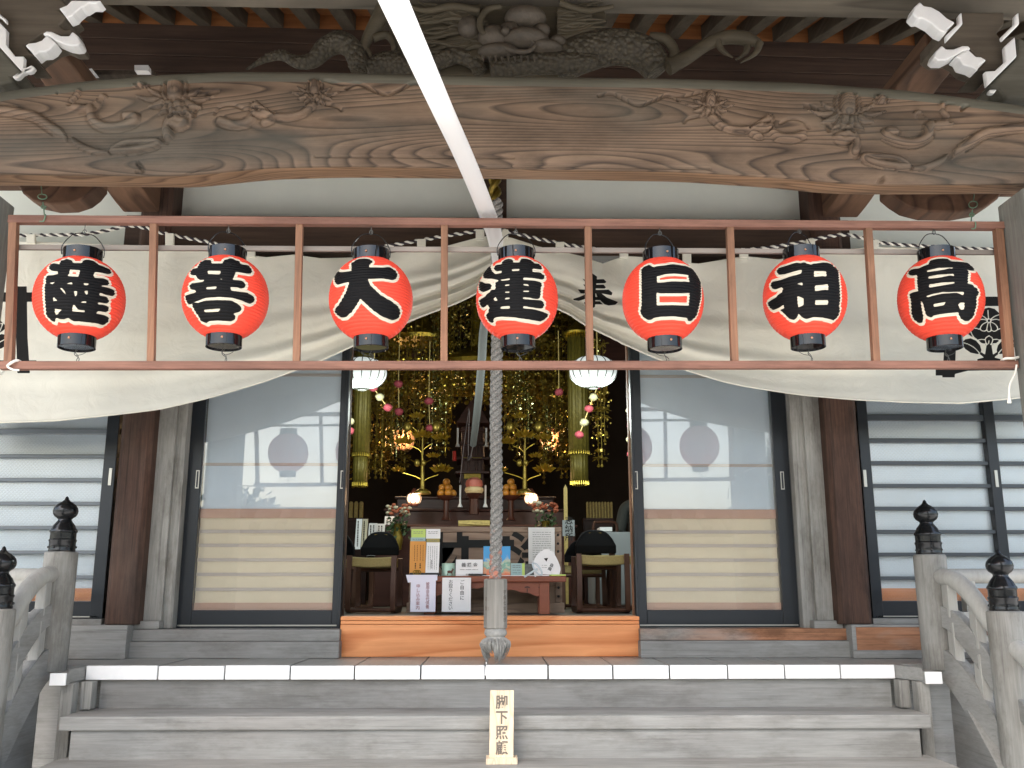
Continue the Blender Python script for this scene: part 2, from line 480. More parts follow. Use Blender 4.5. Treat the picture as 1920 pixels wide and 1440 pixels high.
def glass_mat(name, fac, rough=0.0, bump=False, tint=(1, 1, 1)):
    m, nt, b = new_mat(name)
    L = nt.links
    nt.nodes.remove(b)
    tr = nt.nodes.new('ShaderNodeBsdfTransparent')
    tr.inputs[0].default_value = (*tint, 1)
    gl = nt.nodes.new('ShaderNodeBsdfGlossy')
    gl.inputs['Roughness'].default_value = rough
    fr = nt.nodes.new('ShaderNodeFresnel')
    fr.inputs[0].default_value = 1.5
    ad = nt.nodes.new('ShaderNodeMath')
    ad.operation = 'ADD'
    # dust and wiping marks: the mirror image is a little uneven
    tcd = nt.nodes.new('ShaderNodeTexCoord')
    nd = nt.nodes.new('ShaderNodeTexNoise')
    nd.inputs['Scale'].default_value = 2.4
    nd.inputs['Detail'].default_value = 7
    L.new(tcd.outputs['Object'], nd.inputs['Vector'])
    md = nt.nodes.new('ShaderNodeMapRange')
    md.inputs[1].default_value = .3
    md.inputs[2].default_value = .7
    md.inputs[3].default_value = fac * .45
    md.inputs[4].default_value = fac * 1.5
    L.new(nd.outputs[0], md.inputs[0])
    L.new(md.outputs[0], ad.inputs[1])
    L.new(fr.outputs[0], ad.inputs[0])
    ms = nt.nodes.new('ShaderNodeMixShader')
    L.new(ad.outputs[0], ms.inputs[0])
    L.new(tr.outputs[0], ms.inputs[1])
    L.new(gl.outputs[0], ms.inputs[2])
    L.new(ms.outputs[0], nt.nodes['Material Output'].inputs[0])
    if bump:
        tc = nt.nodes.new('ShaderNodeTexCoord')
        mp = nt.nodes.new('ShaderNodeMapping')
        mp.inputs['Rotation'].default_value = (0, R(45), 0)
        L.new(tc.outputs['Object'], mp.inputs[0])
        vo = nt.nodes.new('ShaderNodeTexVoronoi')
        vo.inputs['Scale'].default_value = 70
        vo.inputs['Randomness'].default_value = 0
        L.new(mp.outputs[0], vo.inputs['Vector'])
        bp = nt.nodes.new('ShaderNodeBump')
        bp.inputs['Strength'].default_value = 0.5
        bp.inputs['Distance'].default_value = 0.003
        L.new(vo.outputs[0], bp.inputs['Height'])
        L.new(bp.outputs[0], gl.inputs['Normal'])
    return m


M['glass'] = glass_mat('door_glass', 0.032)
M['patglass'] = glass_mat('patterned_glass', 0.05, 0.12, True)


def glow(name, col, strength, base=(0.9, 0.9, 0.9)):
    m, nt, b = new_mat(name)
    b.inputs['Base Color'].default_value = (*base, 1)
    b.inputs['Emission Color'].default_value = (*col, 1)
    b.inputs['Emission Strength'].default_value = strength
    return m


M['lampwhite'] = glow('lit_white_paper', (0.93, 1.0, 0.97), 0.13, (0.7, 0.75, 0.72))
M['lampwarm'] = glow('lit_warm_paper', (1.0, 0.60, 0.33), 0.32)
M['lampamber'] = glow('lit_amber_paper', (1.0, 0.40, 0.13), 0.18, (0.6, 0.3, 0.15))


# ---------------------------------------------------------------- mesh helpers
class MB:
    def __init__(self):
        self.v, self.f, self.mi, self.slots = [], [], [], []
        self.cur = 0

    def add(self, vs, fs):
        o = len(self.v)
        self.v += [Vector(p) for p in vs]
        self.f += [tuple(i + o for i in f) for f in fs]
        self.mi += [self.cur] * len(fs)
        return o

    def box(self, x0, x1, y0, y1, z0, z1):
        x0, x1 = min(x0, x1), max(x0, x1)
        y0, y1 = min(y0, y1), max(y0, y1)
        z0, z1 = min(z0, z1), max(z0, z1)
        vs = [(x, y, z) for z in (z0, z1) for y in (y0, y1) for x in (x0, x1)]
        self.add(vs, [(0, 2, 3, 1), (4, 5, 7, 6), (0, 1, 5, 4), (2, 6, 7, 3), (0, 4, 6, 2), (1, 3, 7, 5)])
        return self

    def bar(self, p0, p1, w, t, up=(0, 0, 1)):
        """square bar from p0 to p1; w across (in the plane of up), t along the other side"""
        p0, p1 = Vector(p0), Vector(p1)
        a = (p1 - p0).normalized()
        u = Vector(up)
        u = (u - a * u.dot(a)).normalized()
        s = a.cross(u)
        vs = []
        for p in (p0, p1):
            for i, j in ((-1, -1), (1, -1), (1, 1), (-1, 1)):
                vs.append(p + u * (w / 2 * i) + s * (t / 2 * j))
        self.add(vs, [(3, 2, 1, 0), (4, 5, 6, 7), (0, 1, 5, 4), (1, 2, 6, 5), (2, 3, 7, 6), (3, 0, 4, 7)])
        return self

    def tube(self, pts, rad, n=8, caps=True):
        pts = [Vector(p) for p in pts]
        if not hasattr(rad, '__len__'):
            rad = [rad] * len(pts)
        up = Vector((0, 0, 1))
        d0 = (pts[1] - pts[0]).normalized()
        if abs(d0.dot(up)) > 0.9:
            up = Vector((0, 1, 0))
        u = (up - d0 * up.dot(d0)).normalized()
        vs = []
        for i, p in enumerate(pts):
            d = (pts[min(i + 1, len(pts) - 1)] - pts[max(i - 1, 0)])
            d = d.normalized() if d.length > 1e-9 else d0
            u = (u - d * u.dot(d))
            u = u.normalized() if u.length > 1e-6 else Vector((1, 0, 0))
            s = d.cross(u)
            for k in range(n):
                a = 2 * math.pi * k / n
                vs.append(p + (u * math.cos(a) + s * math.sin(a)) * rad[i])
        fs = []
        for i in range(len(pts) - 1):
            for k in range(n):
                k2 = (k + 1) % n
                fs.append((i * n + k, i * n + k2, (i + 1) * n + k2, (i + 1) * n + k))
        if caps:
            fs.append(tuple(range(n))[::-1])
            fs.append(tuple((len(pts) - 1) * n + k for k in range(n)))
        self.add(vs, fs)
        return self

    def flat(self, pts, w, t, up=(0, 0, 1)):
        """rectangular section swept along a path: w in the up direction, t sideways"""
        pts = [Vector(p) for p in pts]
        vs = []
        for i, p in enumerate(pts):
            d = (pts[min(i + 1, len(pts) - 1)] - pts[max(i - 1, 0)]).normalized()
            u = Vector(up)
            u = (u - d * u.dot(d)).normalized()
            s = d.cross(u)
            for a, b in ((-1, -1), (1, -1), (1, 1), (-1, 1)):
                vs.append(p + u * (w / 2 * a) + s * (t / 2 * b))
        fs = [(3, 2, 1, 0)]
        for i in range(len(pts) - 1):
            for k in range(4):
                k2 = (k + 1) % 4
                fs.append((i * 4 + k, i * 4 + k2, i * 4 + 4 + k2, i * 4 + 4 + k))
        e = (len(pts) - 1) * 4
        fs.append((e, e + 1, e + 2, e + 3))
        self.add(vs, fs)
        return self

    def lathe(self, prof, c, n=24, axis=None):
        """prof: (radius, height) pairs; axis: unit vector (default up)"""
        c = Vector(c)
        q = Vector((0, 0, 1)).rotation_difference(Vector(axis)).to_matrix() if axis is not None else Matrix.Identity(3)
        vs = []
        for r, h in prof:
            for k in range(n):
                a = 2 * math.pi * k / n
                vs.append(c + q @ Vector((r * math.cos(a), r * math.sin(a), h)))
        fs = []
        for i in range(len(prof) - 1):
            for k in range(n):
                k2 = (k + 1) % n
                fs.append((i * n + k, i * n + k2, (i + 1) * n + k2, (i + 1) * n + k))
        if prof[0][0] > 1e-4:
            fs.append(tuple(range(n))[::-1])
        if prof[-1][0] > 1e-4:
            fs.append(tuple((len(prof) - 1) * n + k for k in range(n)))
        self.add(vs, fs)
        return self

    def ball(self, c, r, n=12, m=8, sq=(1, 1, 1)):
        c = Vector(c)
        vs, fs = [], []
        for i in range(m + 1):
            t = math.pi * i / m
            for k in range(n):
                a = 2 * math.pi * k / n
                vs.append(c + Vector((r * sq[0] * math.sin(t) * math.cos(a), r * sq[1] * math.sin(t) * math.sin(a), r * sq[2] * math.cos(t))))
        for i in range(m):
            for k in range(n):
                k2 = (k + 1) % n
                fs.append((i * n + k, (i + 1) * n + k, (i + 1) * n + k2, i * n + k2))
        self.add(vs, fs)
        return self

    def prism(self, poly, y0, y1, depth=None):
        """poly: list of (x, z) pairs, extruded from y0 (front) to y1"""
        n = len(poly)
        area = sum(poly[i][0] * poly[(i + 1) % n][1] - poly[(i + 1) % n][0] * poly[i][1] for i in range(n))
        if area < 0:
            poly = poly[::-1]
        vs = [(x, y0, z) for x, z in poly] + [(x, y1, z) for x, z in poly]
        fs = [tuple(range(n)), tuple(range(2 * n - 1, n - 1, -1))]
        for i in range(n):
            j = (i + 1) % n
            fs.append((i, i + n, j + n, j))
        self.add(vs, fs)
        return self

    def prism_x(self, poly, x0, x1):
        """poly: list of (y, z) pairs, extruded along x"""
        n = len(poly)
        area = sum(poly[i][0] * poly[(i + 1) % n][1] - poly[(i + 1) % n][0] * poly[i][1] for i in range(n))
        if area < 0:
            poly = poly[::-1]
        vs = [(x0, y, z) for y, z in poly] + [(x1, y, z) for y, z in poly]
        fs = [tuple(range(n))[::-1], tuple(range(n, 2 * n))]
        for i in range(n):
            j = (i + 1) % n
            fs.append((i, j, j + n, i + n))
        self.add(vs, fs)
        return self

    def grid(self, pts, nu, nv):
        """pts[j*nu+i]"""
        fs = []
        for j in range(nv - 1):
            for i in range(nu - 1):
                a = j * nu + i
                fs.append((a, a + 1, a + nu + 1, a + nu))
        self.add(pts, fs)
        return self

    def build(self, name, mat, parent=None, bevel=0, smooth=False, seg=2):
        off = wloc(parent)
        me = bpy.data.meshes.new(name)
        me.from_pydata([tuple(p - off) for p in self.v], [], self.f)
        mats = mat if isinstance(mat, (list, tuple)) else [mat]
        for mm in mats:
            me.materials.append(mm)
        if len(mats) > 1:
            me.polygons.foreach_set('material_index', self.mi)
        me.update()
        if smooth:
            me.polygons.foreach_set('use_smooth', [True] * len(me.polygons))
            if smooth != 'all':
                try:
                    me.set_sharp_from_angle(angle=R(38))
                except Exception:
                    pass
        o = bpy.data.objects.new(name, me)
        COL.objects.link(o)
        if parent is not None:
            o.parent = parent
        if bevel:
            b = o.modifiers.new('bevel', 'BEVEL')
            b.width = bevel
            b.segments = seg
            b.limit_method = 'ANGLE'
            b.angle_limit = R(40)
        return o


def wloc(o):
    v = Vector((0, 0, 0))
    while o is not None:
        v += o.location
        o = o.parent
    return v


def tag(o, label, cat, group=None, kind=None):
    o['label'] = label
    o['category'] = cat
    if group:
        o['group'] = group
    if kind:
        o['kind'] = kind
    return o


def thing(name, loc, label, cat, group=None):
    o = bpy.data.objects.new(name, None)
    o.empty_display_size = 0.1
    o.location = loc
    COL.objects.link(o)
    return tag(o, label, cat, group)


def copy_tree(o, parent=None):
    c = o.copy()
    COL.objects.link(c)
    if parent is not None:
        c.parent = parent
    for ch in list(o.children):
        copy_tree(ch, c)
    return c


def text(name, body, size, mat, center, parent=None, bold=0.0, spacing=1.0, rot=(90, 0, 0), depth=0.0006, sx=1.0):
    cu = bpy.data.curves.new('lettering', 'FONT')
    cu.body = body
    cu.size = size
    cu.align_x = 'CENTER'
    cu.align_y = 'CENTER'
    cu.offset = bold
    cu.extrude = depth
    cu.resolution_u = 3
    cu.space_line = spacing
    o = bpy.data.objects.new('lettering', cu)
    COL.objects.link(o)
    bpy.context.view_layer.update()
    me = bpy.data.meshes.new_from_object(o.evaluated_get(bpy.context.evaluated_depsgraph_get()))
    COL.objects.unlink(o)
    bpy.data.objects.remove(o)
    xs = [v.co.x for v in me.vertices]
    ys = [v.co.y for v in me.vertices]
    cx, cy = (min(xs) + max(xs)) / 2, (min(ys) + max(ys)) / 2
    mt = Euler([R(a) for a in rot]).to_matrix()
    off = wloc(parent)
    c = Vector(center)
    for v in me.vertices:
        v.co = mt @ Vector(((v.co.x - cx) * sx, v.co.y - cy, v.co.z)) + c - off
    me.materials.clear()
    me.materials.append(mat)
    me.name = name
    o = bpy.data.objects.new(name, me)
    COL.objects.link(o)
    o.parent = parent
    return o


def spline(pts, n=8):
    """Catmull-Rom through points of any dimension"""
    pts = [tuple(p) for p in pts]
    out = []
    for i in range(len(pts) - 1):
        p0, p1, p2, p3 = pts[max(i - 1, 0)], pts[i], pts[i + 1], pts[min(i + 2, len(pts) - 1)]
        for k in range(n):
            t = k / n
            out.append(tuple(0.5 * ((2 * b) + (c - a) * t + (2 * a - 5 * b + 4 * c - d) * t * t + (-a + 3 * b - 3 * c + d) * t ** 3)
                             for a, b, c, d in zip(p0, p1, p2, p3)))
    out.append(pts[-1])
    return out


def interp(x, xs, ys):
    return float(np.interp(x, xs, ys))


def seg_dist(px, py, segs):
    d = np.full(px.shape, 1e9)
    for x0, y0, x1, y1 in segs:
        dx, dy = x1 - x0, y1 - y0
        l2 = dx * dx + dy * dy + 1e-18
        t = np.clip(((px - x0) * dx + (py - y0) * dy) / l2, 0, 1)
        d = np.minimum(d, np.hypot(px - x0 - t * dx, py - y0 - t * dy))
    return d


def poly_segs(p):
    return [(*p[i], *p[(i + 1) % len(p)]) for i in range(len(p))]


def line_segs(p):
    return [(*p[i], *p[i + 1]) for i in range(len(p) - 1)]


def inside(px, py, p):
    c = np.zeros(px.shape, bool)
    n = len(p)
    for i in range(n):
        x0, y0 = p[i]
        x1, y1 = p[(i + 1) % n]
        if y0 == y1:
            continue
        cond = (y0 > py) != (y1 > py)
        c ^= cond & (px < (x1 - x0) * (py - y0) / (y1 - y0) + x0)
    return c


def sdf(px, py, outers, holes=()):
    ins = np.zeros(px.shape, bool)
    segs = []
    for p in outers:
        ins |= inside(px, py, p)
        segs += poly_segs(p)
    for p in holes:
        ins &= ~inside(px, py, p)
        segs += poly_segs(p)
    d = seg_dist(px, py, segs)
    return np.where(ins, -d, d)


def set_ink(o, vals):
    a = o.data.attributes.new('ink', 'FLOAT', 'POINT')
    a.data.foreach_set('value', np.asarray(vals, dtype=np.float32))


def copy_mirror(poly, cx):
    return [(2 * cx - x, y) for x, y in poly][::-1]

DECK = 1.2435
FLOOR = 1.448


def X(px, d, py=1100):
    return P(px, py, d).x


def Z(py, d, px=960):
    return P(px, py, d).z


# ================================================================ ground and surroundings (reflected in the glass)
g = MB()
g.add([(-400, -400, 0), (400, -400, 0), (400, 400, 0), (-400, 400, 0)], [(0, 1, 2, 3)])
o = g.build('ground', M['gravel'])
o['kind'] = 'structure'
o['label'] = 'pale gravel temple yard'

t = thing('garden_wall', (0, -9, 0), 'beige garden wall with a tiled coping facing the hall', 'wall')
MB().box(-30, 30, -9.2, -8.9, 0, 2.62).build('wall_body', M['mudwall'], t)
b = MB()
b.prism_x([(-9.7, 2.6), (-8.4, 2.6), (-8.4, 2.68), (-9.05, 3.0), (-9.7, 2.68)], -30, 30)
for i in range(120):
    x = -30 + i * 0.5
    b.tube([(x, -8.38, 2.74), (x, -9.05, 3.08)], 0.10, 8)
b.tube([(-30, -9.05, 3.08), (30, -9.05, 3.08)], 0.11, 8)
b.build('tiled_coping', M['tile'], t, smooth=True)


def tree(x, y, h, r, label, seed):
    rnd = random.Random(seed)
    t = thing('garden_tree', (x, y, 0), label, 'tree', 'trees beyond the garden wall')
    b = MB()
    b.tube([(x, y, 0), (x + .1, y, h * .3), (x - .05, y + .1, h * .6), (x, y, h * .9)], [.22, .17, .11, .04], 8)
    for k in range(9):
        a = rnd.uniform(0, 6.28)
        z0 = h * rnd.uniform(.35, .8)
        b.tube([(x, y, z0), (x + math.cos(a) * r * .5, y + math.sin(a) * r * .5, z0 + .4), (x + math.cos(a) * r * .85, y + math.sin(a) * r * .85, z0 + .7)], [.07, .045, .015], 5)
    b.build('trunk', M['bark'], t, smooth=True)
    c = MB()
    for k in range(90):
        a, e = rnd.uniform(0, 6.28), rnd.uniform(-1, 1)
        q = rnd.random() ** .4
        cx = x + math.cos(a) * r * q * math.sqrt(1 - e * e)
        cy = y + math.sin(a) * r * q * math.sqrt(1 - e * e)
        cz = h * .68 + e * q * h * .34
        for j in range(26):
            p = Vector((cx + rnd.gauss(0, .28), cy + rnd.gauss(0, .28), cz + rnd.gauss(0, .22)))
            n = Vector((rnd.gauss(0, 1), rnd.gauss(0, 1), rnd.gauss(0, 1))).normalized()
            u = n.orthogonal().normalized() * .14
            v = n.cross(u)
            c.add([p - u, p + v * .5, p + u, p - v * .5], [(0, 1, 2, 3)])
    c.build('crown', M['leaf'], t)


tree(-5.0, -12.5, 3.75, 1.0, 'rounded low broadleaf tree left of the tall one', 1)
tree(8.6, -13, 5.2, 1.0, 'tallest broadleaf tree beyond the garden wall', 2)
tree(-10.5, -14, 4.9, 1.8, 'broad spreading tree at the far end of the wall', 3)

# ================================================================ the hall
H = thing('temple_hall', (0, 5.2, 0), 'timber temple hall with white plaster walls and dark sliding glass doors', 'temple')

# pillars of the facade and the weathered jamb boards beside them
for (p0, p1) in ((200, 263), (1569, 1632)):
    b = MB()
    z0 = Z(1171, 4.93)
    x0, x1 = X(p0, 4.95), X(p1, 4.95)
    c = .022
    b2 = [(x0 + c, 4.94), (x1 - c, 4.94), (x1, 4.94 + c), (x1, 5.12), (x0, 5.12), (x0, 4.94 + c)]
    vs = [(x, y, z) for z in (z0, 4.45) for x, y in b2]
    n = 6
    fs = [tuple(range(n))[::-1], tuple(range(n, 2 * n))] + [(i, (i + 1) % n, (i + 1) % n + n, i + n) for i in range(n)]
    b.add(vs, fs)
    b.build('pillar', M['brown_z'], H, bevel=.004)
for (p0, p1, q0, q1) in ((269, 307, 307, 328), (1528, 1567, 1502, 1528)):
    b = MB()
    b.box(X(p0, 5.03), X(p1, 5.03), 5.03, 5.2, Z(1164, 5.03), 3.6)
    b.box(X(q0, 5.06), X(q1, 5.06), 5.06, 5.21, Z(1178, 5.06), 3.6)
    b.build('jamb_board', M['grey_z'], H, bevel=.004)
    b = MB()
    a0, a1 = (X(256, 4.99), X(304, 4.99)) if p0 < 900 else (X(1522, 4.99), X(1576, 4.99))
    b.box(a0, a1, 4.99, 5.2, Z(1179, 4.99), Z(1164, 4.99))
    b.build('pillar_foot', M['grey_x'], H, bevel=.004)
# sills on the veranda
b = MB()
b.box(X(252, 4.98), X(640, 4.98), 4.98, 5.3, Z(1203, 4.98) + .002, Z(1180, 4.98))
b.box(X(245, 4.95), X(640, 4.95), 4.95, 5.3, DECK, Z(1203, 4.95))
b.build('door_sill', M['grey_x'], H, bevel=.004)
b = MB()
b.box(X(1198, 4.98), X(1583, 4.98), 4.98, 5.3, Z(1202, 4.98) + .002, Z(1179, 4.98))
b.build('door_sill', M['patch'], H, bevel=.004)
b = MB()
b.box(X(1198, 4.95), X(1590, 4.95), 4.95, 5.3, DECK, Z(1202, 4.95))
b.build('sill_board', M['grey_x'], H, bevel=.004)
b = MB()
b.box(-4.6, X(245, 4.90), 4.90, 5.2, DECK, Z(1172, 4.90))
b.box(-4.6, X(196, 4.99), 4.99, 5.2, Z(1172, 4.99), Z(1160, 4.99))
b.build('window_sill', M['grey_x'], H, bevel=.004)
b = MB()
xs0 = X(1591, 4.90)
zt, zb = Z(1172, 4.90), Z(1220, 4.90)
b.box(xs0, 4.6, 4.90, 5.2, DECK, zb)
b.box(xs0, X(1599, 4.9), 4.90, 5.2, zb, zt)
b.box(X(1599, 4.9), 4.6, 4.90, 5.2, zt - .012, zt)
b.box(X(1632, 4.99), 4.6, 4.99, 5.2, zt, Z(1160, 4.99))
b.build('window_sill', M['grey_x'], H, bevel=.003)
MB().box(X(1599, 4.9), 4.55, 4.906, 5.2, zb, zt - .012).build('sill_panel', M['patch'], H)

# lintel, posts over it, plaster
MB().box(X(237, 5.0, 440), X(1590, 5.0, 440), 4.97, 5.2, 3.42, 3.645).build('lintel', M['dark_x'], H, bevel=.006)
MB().box(-4.6, 4.6, 5.0, 5.2, 4.36, 4.46).build('upper_tie_beam', M['dark_x'], H, bevel=.006)
for p0, p1 in ((289, 305), (1522, 1545), (907, 950)):
    MB().box(X(p0, 5.05, 370), X(p1, 5.05, 370), 5.05, 5.2, 3.645, 4.36).build('wall_post', M['dark_x'], H, bevel=.004)
MB().box(X(305, 5.1, 370), X(907, 5.1, 370), 5.12, 5.22, 3.645, 4.36).build('plaster_panel', M['plaster'], H)
MB().box(X(950, 5.1, 370), X(1522, 5.1, 370), 5.12, 5.22, 3.645, 4.36).build('plaster_panel', M['plaster'], H)
b = MB()
b.box(-4.6, X(237, 5.0, 440), 5.09, 5.22, 3.34, 4.36)
b.box(X(237, 5.0, 440), X(289, 5.05, 370), 5.09, 5.22, 3.645, 4.36)
b.build('side_plaster_wall', M['plaster'], H)
b = MB()
b.box(X(1590, 5.0, 440), 4.6, 5.09, 5.22, 3.34, 4.36)
b.box(X(1545, 5.05, 370), X(1590, 5.0, 440), 5.09, 5.22, 3.645, 4.36)
b.build('side_plaster_wall', M['plaster'], H)
MB().box(-4.6, X(196, 5.0), 5.0, 5.2, 3.26, 3.34).build('window_head', M['dark_x'], H)
MB().box(X(1632, 5.0), 4.6, 5.0, 5.2, 3.26, 3.34).build('window_head', M['dark_x'], H)
# gilded twisted cord in front of the centre post
b = MB()
xc = X(928, 5.0, 370)
for k in range(2):
    b.tube([(xc + .02 * math.cos(a * .5 + k * math.pi), 5.0 + .02 * math.sin(a * .5 + k * math.pi), 3.5 + a * .0125) for a in range(72)], .019, 7)
b.build('twisted_cord', M['oldgold'], H, smooth=True)


# ---- sliding glass doors
def door(lx0, lx1, gx0, gx1, hpx):
    d0, d1 = 5.13, 5.18
    fx0, fx1 = X(lx0, d0), X(lx1, d0)
    a0, a1 = X(gx0, d0), X(gx1, d0)
    zb, zg, zt = Z(1178, d0), Z(1144, d0), 3.42
    b = MB()
    b.box(fx0, a0, d0, d1, zb, zt)
    b.box(a1, fx1, d0, d1, zb, zt)
    b.box(a0, a1, d0 + .002, d1 - .002, zb, zg)
    b.box(a0, a1, d0 + .002, d1 - .002, zt - .1, zt)
    # raised edges of the stiles
    b.box(fx0, fx0 + .014, d0 - .014, d0, zb, zt)
    b.box(fx1 - .014, fx1, d0 - .014, d0, zb, zt)
    dr = b.build('glass_door', M['alu'], H, bevel=.003)
    th_ = R(1.5)
    hw_ = (a1 - a0) / 2
    pn = MB()
    pn.bar(((a0 + a1) / 2 - hw_ * math.cos(th_), 5.155 - hw_ * math.sin(th_), (zg + zt - .1) / 2), ((a0 + a1) / 2 + hw_ * math.cos(th_), 5.155 + hw_ * math.sin(th_), (zg + zt - .1) / 2), zt - .1 - zg, .004)
    pn.build('pane', M['glass'], dr)
    MB().box(fx0 + .02, fx1 - .02, d0 - .006, d0, zb + .012, zb + .019).build('track', M['steel'], dr)
    for hp in hpx:
        zc = Z(900, d0)
        b = MB()
        b.box(X(hp - 3.5, d0), X(hp + 3.5, d0), d0 - .004, d0, zc - .05, zc + .05)
        hd = b.build('handle', M['steel'], dr, bevel=.001)
        MB().box(X(hp - 1.6, d0), X(hp + 1.6, d0), d0 - .0055, d0 - .004, zc - .044, zc + .044).build('grip_recess', M['alu'], hd)
    # inner sliding screen behind the glass
    s = MB()
    y0 = 5.178
    s.cur = 0
    zm = Z(958, y0)
    s.box(a0 - .02, a1 + .02, y0, y0 + .01, zm, zt)
    s.cur = 1
    s.box(a0 - .02, a1 + .02, y0, y0 + .01, zb, zm)
    s.cur = 2
    for py, h in ((705, 5), (872, 5), (997, 6), (1023, 6), (1050, 6), (1077, 6), (1105, 6)):
        s.box(a0 - .02, a1 + .02, y0 - .008, y0, Z(py + h / 2, y0), Z(py - h / 2, y0))
    s.cur = 3
    for q0, q1 in ((955, 972), (1130, 1150)):
        s.box(a0 - .02, a1 + .02, y0 - .012, y0, Z(q1, y0), Z(q0, y0))
    s.build('inner_screen', [M['screenblue'], M['screenbeige'], M['screenbatten'], M['screenred']], dr)
    return dr


door(331, 641, 362, 624, (356, 634))
door(1191, 1499, 1212, 1466, (1198, 1479))
# inner leaf edges beside the opening
MB().box(X(641, 5.2), X(645, 5.2), 5.19, 5.24, FLOOR, 3.42).build('door_edge', M['brown_z'], H)
MB().box(X(1186, 5.2), X(1191, 5.2), 5.19, 5.24, FLOOR, 3.42).build('door_edge', M['frame_z'], H)


# ---- latticed side windows
def window(x0, x1, stiles, rows, thick, sw, bar='bar'):
    d0, d1 = 5.02, 5.06
    zb, zg, zt = Z(1160, d0), Z(1127, d0), 3.26
    b = MB()
    b.box(x0, x1, d0, d1, zb, zg)
    b.box(x0, x1, d0, d1, zt - .06, zt)
    for s0, s1 in stiles:
        b.box(s0, s1, d0 - .006, d1, zb, zt)
    wn_ = b.build('lattice_window', M['alu'], H, bevel=.003)
    b = MB()
    for py in rows:
        h = thick if py in rows[:1] else sw
        b.box(x0, x1, d0 + .004, d1 - .004, Z(py + h / 2, d0), Z(py - h / 2, d0))
    b.build('glazing_bar', M[bar], wn_, bevel=.002)
    MB().box(x0, x1, 5.050, 5.054, zg, zt - .06).build('pane', M['patglass'], wn_)
    b = MB()
    y0 = 5.066
    zm = Z(1103, y0)
    b.cur = 0
    b.box(x0, x1, y0, y0 + .01, zm, zt)
    b.cur = 1
    b.box(x0, x1, y0, y0 + .01, zb, zm)
    b.build('inner_screen', [M['screenblue'], M['orange']], wn_)
    MB().box(x0 + .02, x1 - .02, d0 - .006, d0, zb + .008, zb + .014).build('track', M['steel'], wn_)
    return wn_


rl = [811, 857, 901, 945, 990, 1036, 1082, 765, 720]
wl = window(-4.6, X(197, 5.02), [(X(173, 5.02), X(197, 5.02)), (-1.05 - X(197, 5.02) * 0 - 2.1, -3.05), (-4.3, -4.2)], rl, 9, 6.5, 'bar_sheen')
rr = [780, 823, 866, 909, 952, 996, 1039, 1084, 735]
wr = window(X(1632, 5.02), 4.6, [(X(1632, 5.02), X(1652, 5.02)), (X(1879, 5.02), X(1899, 5.02)), (3.6, 3.68)], rr, 11, 7)
for wv, hp in ((wl, 186), (wr, 1640), (wr, 1893)):
    zc = Z(895, 5.0)
    MB().box(X(hp - 3, 5.0), X(hp + 3, 5.0), 5.009, 5.014, zc - .046, zc + .046).build('handle', M['steel'], wv, bevel=.001)

# ---- inside of the hall
MB().box(-4.6, 4.6, 5.19, 11.2, 1.30, FLOOR - .001).build('floor', M['tatami'], H)
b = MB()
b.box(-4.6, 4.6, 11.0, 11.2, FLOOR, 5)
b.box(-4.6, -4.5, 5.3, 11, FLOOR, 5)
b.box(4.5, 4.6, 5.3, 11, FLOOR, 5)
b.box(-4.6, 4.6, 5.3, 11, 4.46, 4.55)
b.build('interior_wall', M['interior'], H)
for x in (-1.55, 1.62):
    MB().box(x - .11, x + .11, 8.2, 8.42, FLOOR, 4.46).build('inner_pillar', M['darkred'], H, bevel=.01)
b = MB()
b.box(-4.5, 4.5, 8.24, 8.40, 3.6, 3.9)
b.build('inner_beam', M['darkred'], H, bevel=.01)

# ---- roof of the hall
zr1b = P(927, 64, 4.95).z + .10
b = MB()
b.prism_x([(3.95, 4.72), (4.02, 4.6), (5.2, 5.05), (9.0, 6.9), (9.0, 7.1), (5.2, 5.3)], -8.5, -3.45)
b.prism_x([(3.95, 4.72), (4.02, 4.6), (5.2, 5.05), (9.0, 6.9), (9.0, 7.1), (5.2, 5.3)], 3.45, 8.5)
b.prism_x([(4.95, 5.12), (9.0, 6.9), (9.0, 7.1), (4.95, 5.32)], -3.45, 3.45)
b.prism_x([(9.0, 6.9), (13.0, 5.0), (13.0, 5.2), (9.0, 7.1)], -8.5, 8.5)
b.build('roof', M['tile'], H)
b = MB()
b.box(-3.42, 3.42, 4.951, 4.957, P(927, 64, 4.95).z, zr1b)
bl_ = b.build('blocking_board', M['soffit'], H)
bl_.rotation_euler.y = .019
bl_.location.x -= .09
b = MB()
zfr = P(927, 64, 4.95).z + .006
for k in range(4):
    z = zfr - .4 + k * .1
    b.box(-4.6, 4.6, 4.96 - .004 * k, 5.1, z, z + .097)
fz_ = b.build('frieze_board', M['dark_x'], H, bevel=.003)
fz_.rotation_euler.y = .019
fz_.location.x -= .09

# ================================================================ veranda, stairs
V = thing('veranda', (0, 4.5, 0), 'grey plank veranda with white painted plank ends along the hall front', 'veranda')
edge = [165, 299, 423, 545, 665, 789, 910, 1028, 1150, 1257, 1367, 1475, 1581, 1686]
dd = 4.5
zt, zb = DECK, DECK - .0615
b = MB()
e = MB()
for i in range(len(edge) - 1):
    x0, x1 = PZ(edge[i], 1248, DECK).x + .0035, PZ(edge[i + 1], 1248, DECK).x - .0035
    r = random.Random(i)
    dz = r.uniform(-.0015, .0015)
    dy = r.uniform(-.003, .003)
    b.box(x0, x1, dd + .02 + dy, 5.3, zb, zt + dz)
    e.box(x0, x1, dd + dy, dd + .02 + dy, zb, zt + dz)
xl, xr = PZ(165, 1248, DECK).x, PZ(1686, 1248, DECK).x
for s, x in ((-1, xl), (1, xr)):
    for k in range(12):
        b.box(x + s * (.003 + k * .24), x + s * (.237 + k * .24), dd + .08, 5.3, zb, zt - .0015)
b.build('plank', M['deck'], V, bevel=.003)
e.build('white_plank_end', M['white'], V, bevel=.003)
